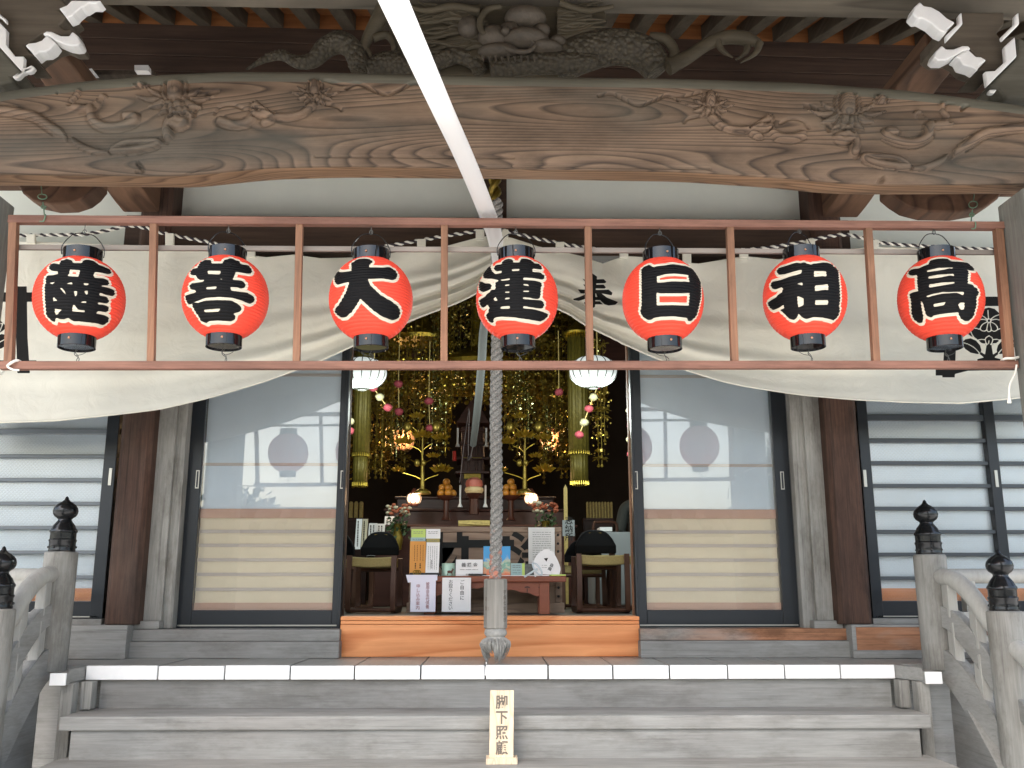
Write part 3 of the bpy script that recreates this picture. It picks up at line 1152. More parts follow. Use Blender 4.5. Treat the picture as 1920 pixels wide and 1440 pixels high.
# corner pieces: diagonal edge board and white end of the side beam
for s, (pa, pb, pc) in ((-1, (93, 123, 165)), (1, (1767, 1736, 1686))):
    d2 = 4.33
    a, c, q = X(pa, d2, 1270), X(pb, d2, 1270), PZ(pc, 1248, DECK).x
    b = MB()
    z1, z0 = Z(1261, d2), Z(1284, d2)
    b.box(a, c, d2 + .012, 5.0, z0, z1)
    if s < 0:
        poly = [(c, d2 + .03), (q, dd + .015), (q, dd + .2), (c, dd + .2)]
    else:
        poly = [(q, dd + .015), (c, d2 + .03), (c, dd + .2), (q, dd + .2)]
    vs = [(x, y, z) for z in (zb, zt - .002) for x, y in poly]
    b.add(vs, [(3, 2, 1, 0), (4, 5, 6, 7), (0, 1, 5, 4), (1, 2, 6, 5), (2, 3, 7, 6), (3, 0, 4, 7)])
    b.build('corner_beam', M['grey_y'], V, bevel=.003)
    MB().box(a, c, d2, d2 + .012, z0, z1).build('white_beam_end', M['white'], V, bevel=.002)
MB().box(-4.6, 4.6, 4.62, 4.7, 0, zb).build('veranda_base', M['grey_x'], V)

S = thing('wooden_staircase', (0, 4.2, 0), 'wide grey weathered wooden stairs leading up to the veranda', 'stairs')
zs = [1.054, .879, .70, .525, .35, .175]
xa, xb = X(111, 4.25, 1345), X(1746, 4.25, 1345)
for i, z in enumerate(zs):
    df = 4.25 - .27 * i
    b = MB()
    b.box(xa - .0 * i, xb, df, df + .34, z - .058, z)
    b.build('tread', M['grey_x'], S, bevel=.006)
    b = MB()
    top = (zb if i == 0 else zs[i - 1] - .058)
    b.box(xa + .05, xb - .05, df + .285, df + .31, z, top)
    b.build('riser', M['grey_x'], S)
for s, xe in ((-1, xa), (1, xb)):
    b = MB()
    b.prism_x([(4.55, 1.02), (4.3, .86), (2.62, -.23), (2.62, 0.0), (4.62, 0.0), (4.62, 1.02)], xe - s * .05, xe - s * .10)
    b.build('stringer', M['grey_y'], S, bevel=.004)
    MB().box(xe + s * .004, xe + s * .060, 4.37, 4.43, .5, 1.18).build('corner_post', M['grey_z'], S, bevel=.004)
    MB().box(xe - s * .05, xe - s * .0, 4.44, 4.50, 1.06, 1.18).build('cleat', M['grey_z'], S, bevel=.003)


# ---- railings
def giboshi(c, r, parent):
    c = Vector(c)
    k = r / .062
    prof = [(.058, 0), (.060, .006), (.058, .012), (.058, .045), (.061, .05), (.061, .056), (.057, .061), (.057, .088), (.061, .093), (.061, .1),
            (.055, .108), (.047, .125), (.036, .139), (.031, .146), (.030, .152), (.036, .158), (.047, .166), (.054, .178), (.056, .192), (.052, .207),
            (.042, .221), (.029, .231), (.017, .238), (.010, .246), (.007, .256), (.0, .262)]
    b = MB()
    b.lathe([(a * k, h * k) for a, h in prof], c, 28)
    f = b.build('finial', M['blackiron'], parent, smooth=True)
    b = MB()
    for j in range(6):
        a = j * math.pi / 3 + .3
        b.ball(c + Vector((math.cos(a) * .059 * k, math.sin(a) * .059 * k, .022 * k)), .006, 8, 6)
    b.build('rivet', M['blackiron'], f)
    return f


def railing(side):
    if side > 0:
        n1, n2, lab = (1748, 4.5, 1039, 1000), (1889, 4.1, 1146, 1200), 'right stair railing of pale wood with black onion finials'
        sgn = 1
    else:
        n1, n2, lab = (109, 4.5, 1034, 1000), (-12, 4.1, 1142, 1200), 'left stair railing of pale wood with black onion finials'
        sgn = -1
    p1 = P(n1[0], 1100, n1[1])
    p2 = P(n2[0], 1200, n2[1])
    t = thing('stair_railing', (p1.x, p1.y, 1.2), lab, 'railing', 'stair railings')
    r1, r2 = .0735, .0735
    z1, z2 = Z(n1[2], n1[1] - .06, n1[0]), Z(n2[2], n2[1] - .06, n2[0])
    b = MB()
    b.lathe([(r1 * .98, DECK - .02), (r1, DECK + .3), (r1, z1 - .006), (r1 - .006, z1)], (p1.x, p1.y, 0), 28)
    po = b.build('newel_post', M['grey_z'], t, smooth=True)
    giboshi((p1.x, p1.y, z1), .062, po)
    b = MB()
    b.lathe([(r2, .2), (r2, z2 - .006), (r2 - .006, z2)], (p2.x, p2.y, 0), 28)
    po = b.build('newel_post', M['grey_z'], t, smooth=True)
    giboshi((p2.x, p2.y, z2), .062, po)
    z3 = z2 - .62
    p3 = Vector((p2.x + sgn * .06, 3.05, 0))
    b = MB()
    b.lathe([(r2, 0), (r2, z3 - .006), (r2 - .006, z3)], (p3.x, p3.y, 0), 28)
    po = b.build('newel_post', M['grey_z'], t, smooth=True)
    giboshi((p3.x, p3.y, z3), .062, po)

    def path(q, kind):
        # (fraction from newel one to newel two, height offset from the top of newel one)
        pts = []
        for f, h in spline(q, 8):
            pts.append(Vector((p1.x + (p2.x - p1.x) * f, p1.y + (p2.y - p1.y) * f, z1 + h)))
        return pts
    top = path([(-.02, -.105), (.18, -.105), (.38, -.125), (.58, -.19), (.78, -.29), (1.0, -.37)], 0)
    MB().tube(top, .040, 16).build('handrail', M['rail'], t, smooth=True)
    lo = [Vector((p2.x + (p3.x - p2.x) * f, p2.y + (p3.y - p2.y) * f, z2 + h)) for f, h in spline([(0, -.12), (.3, -.3), (.7, -.55), (1, -.72)], 6)]
    MB().tube(lo, .038, 14).build('handrail', M['rail'], t, smooth=True)
    side_n = (0, 0, 1)
    mid = path([(-.02, -.29), (.15, -.285), (.35, -.32), (.6, -.42), (.85, -.55), (1.05, -.66)], 0)
    MB().flat(mid, .095, .05).build('middle_rail', M['grey_y'], t, bevel=.006)
    low = path([(-.02, -.52), (.12, -.50), (.35, -.57), (.6, -.70), (.85, -.85), (1.05, -.97)], 0)
    MB().flat(low, .135, .06).build('lower_rail', M['grey_y'], t, bevel=.006)
    for h0 in (-.36, -.62, -.8):
        mid2 = [Vector((p2.x + (p3.x - p2.x) * f, p2.y + (p3.y - p2.y) * f, z2 + h0 + h)) for f, h in ((0, 0), (.5, -.3), (1, -.62))]
        MB().flat(mid2, .08, .05).build('lower_rail', M['grey_y'], t, bevel=.006)
    for f, ha, hb in ((.25, -.11, -.29), (.28, -.31, -.52), (.62, -.44, -.70), (.62, -.21, -.42)):
        c = p1 + (p2 - p1) * f
        MB().box(c.x - .022, c.x + .022, c.y - .03, c.y + .03, z1 + hb, z1 + ha).build('strut', M['rail'], t, bevel=.004)
    # solid sloping side board under the rails
    b = MB()
    q = [(4.47, z1 - .54), (4.02, z1 - .96), (3.0, z1 - 1.62), (3.0, 0), (4.47, 0)]
    bo = MB()
    for k in range(1):
        xx = p1.x + sgn * .02
        bo.prism_x(q, xx, xx + sgn * .05)
    bo.build('side_board', M['grey_y'], t, bevel=.004)

    # the veranda rail running outwards from the first newel
    t2 = thing('veranda_railing', (p1.x + sgn * .6, 4.5, DECK), ('right' if sgn > 0 else 'left') + ' veranda railing running outward from the stair newel post', 'railing', 'veranda railings')
    x0, x1 = p1.x + sgn * .07, p1.x + sgn * 2.6
    zr = Z(1080, 4.5, 1780)
    b = MB()
    b.tube([(x0, 4.5, zr), ((x0 + x1) / 2, 4.5, zr), (x1, 4.5, zr)], .034, 14)
    b.build('top_rail', M['rail'], t2, smooth=True)
    b = MB()
    b.box(x0, x1, 4.47, 4.53, zr - .215, zr - .165)
    b.box(x0, x1, 4.45, 4.55, DECK + .06, DECK + .13)
    b.build('middle_rail', M['rail'], t2, bevel=.004)
    for k in range(3):
        xx = x0 + sgn * (.10 + k * 1.05)
        b = MB()
        b.box(xx - .035, xx + .035, 4.465, 4.535, DECK + .13, zr - .215)
        b.box(xx - .026, xx + .026, 4.474, 4.526, zr - .165, zr - .02)
        b.build('rail_post', M['rail'], t2, bevel=.004)


railing(1)
railing(-1)

# ---- orange step board in the doorway
T = thing('doorway_step', (0, 5.1, DECK), 'bright orange new wooden step board under the open doorway', 'step')
d0 = 5.03
xa_, xb_ = X(637, d0, 1200), X(1200, d0, 1200)
b = MB()
b.box(xa_, xb_, d0 + .006, 5.185, DECK + .001, Z(1171, d0))
b.build('front_board', M['orange'], T, bevel=.002)
b = MB()
b.box(xa_ + .001, xb_ - .001, d0 + .002, 5.186, Z(1171, d0) + .002, Z(1164, d0))
b.box(xa_, xb_, d0, 5.187, Z(1164, d0) + .002, FLOOR)
b.build('top_board', M['orange'], T, bevel=.003)

# ================================================================ porch
K = thing('temple_porch', (0, 3.5, 0), 'carved timber porch with a great curved beam and rows of rafters', 'porch')


def yc(px, tab):
    return interp(px, [a for a, c in tab], [c for a, c in tab])


TOP = [(-160, 196), (0, 162), (150, 143), (300, 131), (420, 126), (600, 127), (960, 135), (1280, 139), (1500, 146), (1700, 160), (1800, 172), (1920, 188), (2080, 215)]
FB = [(-160, 328), (0, 325), (330, 328), (400, 323), (500, 313), (640, 310), (960, 314), (1280, 320), (1450, 331), (1575, 342), (1640, 345), (2080, 343)]
BB = [(-160, 349), (0, 348), (355, 352), (420, 345), (500, 337), (640, 333), (960, 336), (1280, 341), (1450, 352), (1560, 363), (1640, 365), (2080, 363)]
DB = 3.25


def bx(px, py=240):
    return P(px, py, DB).x


def pw(px, py):
    v = P(px, py, DB)
    return (v.x, v.z)


# carved ornament, traced on the left half, in photo pixels/3
LINE = []   # (points, width px, height m)   height > 0 raised, < 0 cut
z3 = lambda pts: [(a / 3, c / 3) for a, c in pts]
LINE += [(z3([(-250, 560), (0, 585), (110, 600), (210, 630), (290, 685), (375, 735)]), 3.5, -.008),
         (z3([(-250, 600), (0, 618), (110, 635), (200, 655), (280, 710), (370, 765), (430, 815), (520, 850), (600, 868), (700, 862)]), 5, .010),
         (z3([(375, 735), (440, 770), (500, 805), (570, 832), (660, 838), (700, 815), (790, 795), (880, 800), (920, 770), (950, 725)]), 4.5, -.010),
         (z3([(640, 850), (700, 850), (790, 840), (870, 820), (890, 800), (820, 800), (720, 805), (660, 830), (640, 850)]), 4, .012),
         (z3([(390, 760), (400, 810), (450, 860), (540, 895), (640, 890), (740, 905), (790, 930), (800, 965)]), 4, -.008),
         (z3([(650, 900), (680, 950), (760, 965), (800, 968)]), 3, -.006),
         # stalk and seed pod
         (z3([(985, 540), (985, 640), (960, 690), (945, 730), (950, 770)]), 6, .016),
         (z3([(1005, 680), (1040, 690), (1010, 710), (980, 700)]), 5, .012),
         # cup at the left
         (z3([(380, 500), (395, 545), (440, 577), (500, 580), (550, 565), (568, 540)]), 4, -.010),
         (z3([(395, 600), (470, 610), (540, 590), (580, 550)]), 4.5, .010),
         (z3([(280, 485), (330, 520), (370, 565), (400, 595)]), 3.5, -.008),
         (z3([(350, 470), (420, 475), (440, 520), (410, 560)]), 3, .006),
         # wave scrolls
         (z3([(570, 560), (540, 620), (560, 670), (620, 690), (690, 685), (715, 660), (760, 662)]), 4.5, -.010),
         (z3([(510, 620), (530, 680), (600, 715), (690, 710), (760, 680), (755, 655), (715, 655)]), 5, .012),
         # right oval
         (z3([(1090, 650), (1110, 590), (1190, 525), (1310, 512), (1395, 545), (1430, 605), (1405, 655), (1330, 680), (1250, 662)]), 4, -.009),
         (z3([(1440, 590), (1435, 640), (1390, 690), (1310, 700), (1245, 680)]), 5, .011),
         (z3([(1210, 640), (1240, 600), (1310, 590), (1370, 615)]), 3, -.004),
         (z3([(1460, 555), (1500, 600), (1590, 632), (1690, 620), (1745, 575)]), 4, -.010),
         (z3([(1450, 600), (1520, 645), (1610, 660), (1700, 640), (1760, 590)]), 4, .010),
         (z3([(1440, 640), (1500, 650), (1530, 670), (1490, 690)]), 4, .008),
         (z3([(1830, 585), (1900, 600), (1920, 620)]), 3, -.005),
         ]
LINE += [([(650, 166), (672, 157), (700, 169), (727, 177), (752, 167), (775, 156), (800, 160)], 3, -.008),
         ([(610, 150), (640, 158), (668, 156)], 3, -.005)]
# groove along the arched underside
GRO = [([(350, 326), (375, 316), (410, 308), (460, 300), (540, 294), (640, 293), (800, 294), (962, 295)], 3.5, -.009)]
BUD = []    # (segments with widths, height), every petal one raised form


def petal(p0, p1, wpx, h, bend=0.0, n=7):
    dx, dy = p1[0] - p0[0], p1[1] - p0[1]
    q = []
    for k in range(n + 1):
        f = k / n
        o = bend * math.sin(math.pi * f)
        q.append((p0[0] + dx * f - dy * o, p0[1] + dy * f + dx * o))
    return ([(q[k], q[k + 1], max(.25, math.sin(math.pi * ((k + .5) / n) ** .8)) * wpx) for k in range(n)], h)


def flower(cx, cy, s, full=True):
    side = ((-1, 88, 14), (1, 90, 16), (-1, 62, -4), (1, 62, -4)) if full else ((-1, 46, 8), (1, 46, 8))
    for sg, dx, dy in side:
        BUD.append(petal((cx + sg * 12 * s, cy + 12 * s), (cx + sg * dx * s, cy + dy * s), 6.5 * s, .011, .12 * sg))
    if full:
        for dx, dy, bd in ((-58, 40, -.1), (60, 42, .1), (-36, 58, -.1), (36, 58, .1), (-8, 62, 0), (14, 60, 0)):
            BUD.append(petal((cx + dx * .12 * s, cy + 12 * s), (cx + dx * s, cy + dy * s), 9.5 * s, .014, bd))
    for dx, h in ((-24, .014), (24, .014), (-13, .018), (13, .018), (0, .023)):
        BUD.append(petal((cx + dx * .8 * s, cy + 20 * s), (cx + dx * .9 * s, cy - (30 - abs(dx) * .25) * s), (17 if dx == 0 else 13) * s, h, .10 * (1 if dx < 0 else -1) if dx else 0))


flower(328, 168, .82)
flower(590, 165, .52)
flower(264, 156, .38, False)

nx, nv = 1000, 150
pxs = np.linspace(-130, 2060, nx)
cols = [bx(p) for p in pxs]
zt_, zf_, zb_ = [], [], []
for p in pxs:
    zt_.append(P(p, yc(p, TOP) + 24, DB).z)
    zf_.append(P(p, yc(p, FB), DB).z)
    zb_.append(P(p, yc(p, BB), DB + .14).z)
zt_, zf_, zb_, cols = map(np.array, (zt_, zf_, zb_, cols))
# smooth the sampled curves
ker = np.ones(31) / 31
sm = lambda a: np.convolve(np.pad(a, 15, 'edge'), ker, 'valid')
zt_, zf_, zb_ = sm(zt_), sm(zf_), sm(zb_)
nf = nv - 26
tt = np.linspace(0, 1, nf)
FX = np.repeat(cols[None], nf, 0)
FZ = zt_[None] * (1 - tt[:, None]) + zf_[None] * tt[:, None]
disp = np.zeros(FX.shape)
pxm = scale_at(600, 240, DB)
xm = bx(962)


def stamp(poly, wpx, h, mirror, dome=True):
    pts = [pw(*q) for q in poly]
    if mirror:
        pts = [(2 * xm - a, c - .036) for a, c in pts]
    wd = wpx * pxm
    x0, x1 = min(a for a, c in pts) - wd, max(a for a, c in pts) + wd
    i0, i1 = np.searchsorted(cols, x0), np.searchsorted(cols, x1)
    if i1 <= i0:
        return
    sx, sz = FX[:, i0:i1], FZ[:, i0:i1]
    d = seg_dist(sx, sz, line_segs(pts)) / wd
    v = h * np.sqrt(np.clip(1 - d * d, 0, 1)) if h > 0 else h * np.clip(1 - d, 0, 1) ** .7
    if h > 0:
        disp[:, i0:i1] = np.maximum(disp[:, i0:i1], v)
        ring = (d > 1) & (d < 1.5)
        disp[:, i0:i1] = np.where(ring, np.minimum(disp[:, i0:i1], -.004), disp[:, i0:i1])
    else:
        disp[:, i0:i1] = np.where(d < 1, np.minimum(disp[:, i0:i1], v), disp[:, i0:i1])


for mir in (False, True):
    for pts, wpx, h in GRO:
        stamp(spline(pts, 6), wpx, h, mir)
    for pts, wpx, h in LINE:
        stamp(spline(pts, 5), wpx * (1.7 if h > 0 else 1.35), h * (1.9 if h > 0 else 2.1), mir)
    for segs, h in BUD:
        ps = []
        for p0, p1, w_ in segs:
            a_, c_ = pw(*p0), pw(*p1)
            if mir:
                a_, c_ = (2 * xm - a_[0], a_[1] - .036), (2 * xm - c_[0], c_[1] - .036)
            ps.append((a_, c_, w_ * pxm))
        x0 = min(min(a_[0], c_[0]) - w_ * 2 for a_, c_, w_ in ps)
        x1 = max(max(a_[0], c_[0]) + w_ * 2 for a_, c_, w_ in ps)
        i0, i1 = np.searchsorted(cols, x0), np.searchsorted(cols, x1)
        if i1 <= i0:
            continue
        d = np.full(FX[:, i0:i1].shape, 9.)
        for a_, c_, w_ in ps:
            d = np.minimum(d, seg_dist(FX[:, i0:i1], FZ[:, i0:i1], [(*a_, *c_)]) / w_)
        v = h * np.sqrt(np.clip(1 - d * d, 0, 1)) - .004 * np.exp(-(d / .12) ** 2)
        cur = disp[:, i0:i1]
        # each petal cuts a shadow line round itself and lies over the earlier ones
        cur = np.where((d >= 1) & (d < 1.35), np.minimum(cur, np.maximum(cur - .008, -.006)), cur)
        disp[:, i0:i1] = np.where(d < 1, v + np.where(cur > 0, cur * .25, 0), cur)
# field above the ornament slightly sunk and grey
verts = []
rows = []
# top round-over
for k in range(12):
    a = k / 12 * math.pi / 2
    rows.append((DB + .034 * (1 - math.sin(a)) if k else DB + .24, zt_ + .050 * math.cos(a)))
for j in range(nf):
    rows.append((DB - disp[j], FZ[j]))
for k in range(1, 8):
    a = k / 8
    rows.append((DB + .14 * a, zf_ + (zb_ - zf_) * (a ** 1.25)))
rows.append((DB + .14, zb_))
rows.append((DB + .24, zb_ + .065))
rows.append((DB + .24, zt_ + .05))
for yy, zz in rows:
    yy = np.broadcast_to(yy, cols.shape)
    for i in range(nx):
        verts.append((cols[i], yy[i], zz[i]))
b = MB()
b.grid(verts, nx, len(rows))
b.f = [f[::-1] for f in b.f]
bo = b.build('carved_beam', [M['beam'], M['beam_dark'], M['beam_under']], K, smooth='all')
mi = np.zeros(len(bo.data.polygons), dtype=np.int32)
mi[:(nx - 1) * 14] = 1
mi[(nx - 1) * (12 + nf):] = 2
bo.data.polygons.foreach_set('material_index', mi)

# posts of the porch
for pxe in (1890, 8):
    xe = P(pxe, 450, 3.28).x
    xc = xe + (.121 if pxe > 900 else -.121)
    c = .035
    w2 = .12
    oc = [(-w2 + c, -w2), (w2 - c, -w2), (w2, -w2 + c), (w2, w2 - c), (w2 - c, w2), (-w2 + c, w2), (-w2, w2 - c), (-w2, -w2 + c)]
    vs = [(xc + a, 3.24 + q, z) for z in (.12, P(pxe, 362, 3.2).z) for a, q in oc]
    n = 8
    b = MB()
    b.add(vs, [tuple(range(n))[::-1], tuple(range(n, 2 * n))] + [(i, (i + 1) % n, (i + 1) % n + n, i + n) for i in range(n)])
    po = b.build('porch_post', M['post'], K, bevel=.006)
    MB().box(xc - .24, xc + .24, 3.0, 3.48, 0, .12).build('post_base', M['grey_x'], po, bevel=.01)

# arms under the beam ends, and the tie beams back to the hall
for poly in ([(-40, 340), (30, 340), (42, 362), (62, 376), (95, 383), (128, 382), (155, 373), (172, 360), (184, 345), (184, 330), (-40, 330)],
             [(1960, 352), (1885, 352), (1872, 372), (1845, 390), (1800, 398), (1740, 397), (1705, 388), (1683, 374), (1666, 360), (1666, 340), (1960, 340)]):
    b = MB()
    b.prism([(P(a, c, 3.56).x, P(a, c, 3.56).z) for a, c in poly], 3.56, 3.66)
    b.build('bracket_arm', M['brown_y'], K, bevel=.008)
for px in (272, 1568):
    xc = X(px, 5.0, 400)
    b = MB()
    zl = Z(404, 4.95)
    pr = []
    for f, dz in spline([(0, .20), (.2, .22), (.5, .15), (.8, .03), (1, 0)], 5):
        pr.append((3.6 + 1.35 * f, zl + dz))
    pr += [(4.95, zl + .30), (3.6, zl + .30)]
    b.prism_x(pr, xc - .10, xc + .10)
    b.build('tie_beam', M['brown_y'], K, bevel=.01)

# purlin, rafters, soffit, roof
b = MB()
pz0, pz1 = P(180, 5, 3.60).z, P(1760, 31, 3.60).z
xx0, xx1 = bx(190, 20), bx(1760, 20)
b.add([(-3.4, 3.44, pz0 + .012), (3.4, 3.44, pz1 - .012), (3.4, 3.62, pz1 - .012), (-3.4, 3.62, pz0 + .012),
       (-3.4, 3.44, pz0 + .28), (3.4, 3.44, pz1 + .26), (3.4, 3.62, pz1 + .26), (-3.4, 3.62, pz0 + .28)],
      [(3, 2, 1, 0), (4, 5, 6, 7), (0, 1, 5, 4), (1, 2, 6, 5), (2, 3, 7, 6), (3, 0, 4, 7)])
b.build('purlin', wood('purlin_wood', (0.085, 0.072, 0.054), (0.175, 0.15, 0.115), 'X', 34, rings=6), K, bevel=.006)
zr0, zr1 = 4.22, P(927, 64, 4.95).z
slope = (zr1 - zr0) / (4.95 - 3.45)
proto = None
PX0 = -3.2
x = -3.2
while x < 3.25:
    if proto is None:
        b = MB()
        yy0, yy1 = 2.05, 4.95
        za, zb2 = zr0 + slope * (yy0 - 3.45), zr1
        b.prism_x([(yy0, za), (yy1, zb2), (yy1, zb2 + .095), (yy0, za + .095)], -.038, .038)
        proto = b.build('rafter', wood('rafter_wood', (0.035, 0.027, 0.019), (0.115, 0.095, 0.068), 'Y', 30), K, bevel=.004)
        proto.location.x += x
        proto.location.z -= x * .019
        bb = MB()
        bb.prism_x([(yy0 - .012, za + .002), (yy0 - .001, za + .002), (yy0 - .001, za + .093), (yy0 - .012, za + .093)], x - .036, x + .036)
        tip = bb.build('white_tip', M['white'], proto)
    else:
        c = copy_tree(proto, K)
        c.location.x = x
        c.location.z = proto.location.z - (x - PX0) * .019
    x += .212
b = MB()
b.prism_x([(2.0, zr0 + slope * (2.0 - 3.45) + .096), (4.95, zr1 + .096), (4.95, zr1 + .116), (2.0, zr0 + slope * (2.0 - 3.45) + .116)], -3.4, 3.4)
so_ = b.build('soffit_board', M['soffit'], K)
so_.rotation_euler.y = .019
so_.location.x -= .082
b = MB()
b.prism_x([(1.9, zr0 + slope * (1.9 - 3.45) + .118), (5.4, zr1 + .118 + slope * .45), (5.4, zr1 + .3 + slope * .45), (1.9, zr0 + slope * (1.9 - 3.45) + .26)], -3.5, 3.5)
po_ = b.build('porch_roof', M['tile'], K)
po_.rotation_euler.y = .019
po_.location.x -= .082

# white-tipped bracket clusters at both ends of the beam
q7 = lambda pts, ox: [(ox + a / 7.2, c / 7.2) for a, c in pts]
A_R = q7([(325, 20), (380, 75), (480, 90), (590, 150), (690, 240), (800, 300), (700, 390), (680, 450), (590, 410), (480, 310), (350, 240), (290, 250), (220, 180), (250, 90)], 1680)
B_R = q7([(620, 610), (680, 660), (780, 660), (900, 615), (980, 615), (1015, 660), (900, 690), (800, 750), (680, 810), (560, 810), (510, 770), (540, 690)], 1680)
C_R = q7([(985, 670), (1080, 760), (1150, 765), (1225, 810), (1130, 870), (1105, 950), (1030, 905), (900, 870), (860, 790), (800, 765), (880, 705)], 1680)
D_R = q7([(1610, 490), (1635, 760), (1230, 1165), (1200, 960), (1340, 950), (1480, 820), (1465, 625)], 1680)
E_R = q7([(890, 160), (905, 320), (685, 560), (680, 470), (850, 310), (845, 200)], 1680)
F_R = q7([(1660, 160), (1670, 320), (1450, 540), (1425, 490), (1600, 320), (1610, 200)], 1680)
G_R = q7([(1260, 1205), (1370, 1200), (1330, 1260), (1255, 1250)], 1680)
DK_R = q7([(690, 455), (705, 395), (800, 310), (845, 190), (900, 165), (1460, 165), (1460, 330), (1360, 450), (1420, 530), (1600, 480), (1480, 640), (1480, 820), (1340, 950), (1100, 955), (1225, 810), (1090, 760), (990, 660), (900, 615), (700, 640), (640, 600), (580, 560), (580, 400)], 1680)
BOSS_R = q7([(1640, 770), (1240, 1170), (1380, 1200), (1500, 1320), (1900, 1320), (1900, 600), (1640, 480)], 1680)
A_L = q7([(790, 110), (900, 65), (960, 0), (1360, 0), (1300, 45), (1210, 38), (1130, 90), (1090, 100), (1010, 170), (980, 210), (890, 245), (875, 180)], 0)
B_L = q7([(570, 455), (620, 415), (690, 420), (820, 480), (930, 480), (975, 420), (1050, 480), (1085, 570), (1060, 610), (980, 618), (880, 600), (750, 545), (650, 475)], 0)
C_L = q7([(335, 610), (380, 580), (480, 570), (560, 540), (620, 478), (660, 490), (750, 570), (690, 650), (620, 695), (530, 700), (460, 755), (430, 690)], 0)
D_L = q7([(-200, 100), (0, 310), (85, 400), (80, 600), (200, 760), (320, 760), (310, 960), (290, 960), (0, 640), (-300, 300)], 0)
E_L = q7([(-60, 130), (0, 190), (80, 250), (75, 310), (0, 230), (-60, 200)], 0)
G_L = q7([(155, 1030), (230, 985), (310, 960), (300, 910), (350, 910), (420, 870), (470, 910), (430, 960), (380, 980), (330, 965), (250, 1050), (200, 1060)], 0)
DK_L = q7([(-300, -60), (760, -60), (900, 60), (780, 130), (870, 200), (880, 260), (790, 340), (860, 400), (960, 400), (960, 480), (820, 480), (690, 420), (560, 455), (330, 615), (440, 750), (200, 750), (95, 600), (95, 400), (0, 300), (-300, 200)], 0)
BOSS_L = q7([(-300, 330), (0, 650), (280, 965), (150, 1030), (180, 1100), (0, 1140), (-300, 1150)], 0)


def ext(b, poly, d0, d1):
    b.prism([(P(a, c, d0).x, P(a, c, d0).z) for a, c in poly], d0, d1)


for whites, dk, boss in (((A_R, B_R, C_R, D_R, E_R, F_R, G_R), DK_R, BOSS_R), ((A_L, B_L, C_L, D_L, E_L, G_L), DK_L, BOSS_L)):
    b = MB()
    ext(b, dk, 3.42, 3.60)
    br = b.build('bracket_cluster', wood('bracket_wood', (0.085, 0.07, 0.052), (0.17, 0.14, 0.105), 'X', 30), K, bevel=.006)
    for i, wp in enumerate(whites):
        b = MB()
        ext(b, wp, 3.375 - (.01 if i < 3 else 0), 3.43 if i < 3 else 3.40)
        b.build('white_tip', M['white'], br, bevel=.006, seg=3)
    b = MB()
    ext(b, boss, 3.395, 3.62)
    b.build('bracket_block', M['beam_dark'], br, bevel=.015, seg=3)
# small white painted noses on the rear bracket row
for poly in ([(158, 123), (163, 130), (172, 128), (180, 138), (166, 139)], [(252, 122), (278, 122), (278, 132), (252, 132)]):
    b = MB()
    b.prism([(P(a, c, 4.2).x, P(a, c, 4.2).z) for a, c in poly], 4.2, 4.24)
    b.build('rear_nose', M['white'], K)
MB().box(P(140, 131, 4.24).x, P(290, 131, 4.24).x, 4.24, 4.95, P(200, 140, 4.24).z, P(200, 131, 4.24).z).build('rear_arm', M['dark_y'], K, bevel=.004)

# ---------------------------------------------------------------- the carved dragon above the beam
D = thing('dragon_carving', P(950, 120, 3.56), 'dark weathered dragon carving sprawling along the top of the beam', 'carving')


def dpt(x, y, d=3.56):
    return P(x, y, d)


def dtube(b, pts, d=3.56, n=12, sub=6):
    s = spline(pts, sub)
    sc = scale_at(950, 70, d)
    b.tube([dpt(p[0], p[1], d + (p[3] if len(p) > 3 else 0)) for p in s], [max(p[2], .6) * sc for p in s], n)


scale_mat, nt_, bs_ = new_mat('dragon_scales')
tc_ = nt_.nodes.new('ShaderNodeTexCoord')
vo_ = nt_.nodes.new('ShaderNodeTexVoronoi')
vo_.inputs['Scale'].default_value = 52
nt_.links.new(tc_.outputs['Object'], vo_.inputs['Vector'])
rr_ = ramp(nt_, [(0.1, (0.092, 0.076, 0.048)), (0.75, (0.05, 0.041, 0.026))])
nt_.links.new(vo_.outputs['Distance'], rr_.inputs[0])
nt_.links.new(rr_.outputs[0], bs_.inputs['Base Color'])
bs_.inputs['Roughness'].default_value = .65
bp_ = nt_.nodes.new('ShaderNodeBump')
bp_.invert = True
bp_.inputs['Distance'].default_value = .012
nt_.links.new(vo_.outputs['Distance'], bp_.inputs['Height'])
nt_.links.new(bp_.outputs[0], bs_.inputs['Normal'])
b = MB()
dtube(b, [(462, 130, 2), (500, 110, 7), (530, 105, 9), (560, 117, 12), (588, 112, 15), (610, 90, 19), (638, 80, 21), (662, 94, 20), (676, 130, 19)])
dtube(b, [(790, 132, 12), (830, 112, 16), (860, 105, 15), (890, 118, 14), (900, 135, 14)], 3.54)
dtube(b, [(920, 132, 18), (990, 120, 21), (1070, 118, 20), (1120, 116, 14)], 3.53)
dtube(b, [(1040, 135, 30), (1080, 105, 36), (1150, 88, 34), (1205, 100, 33), (1235, 132, 28)], 3.58, 16)
dtube(b, [(690, 135, 20), (730, 120, 24), (780, 128, 20)], 3.58)
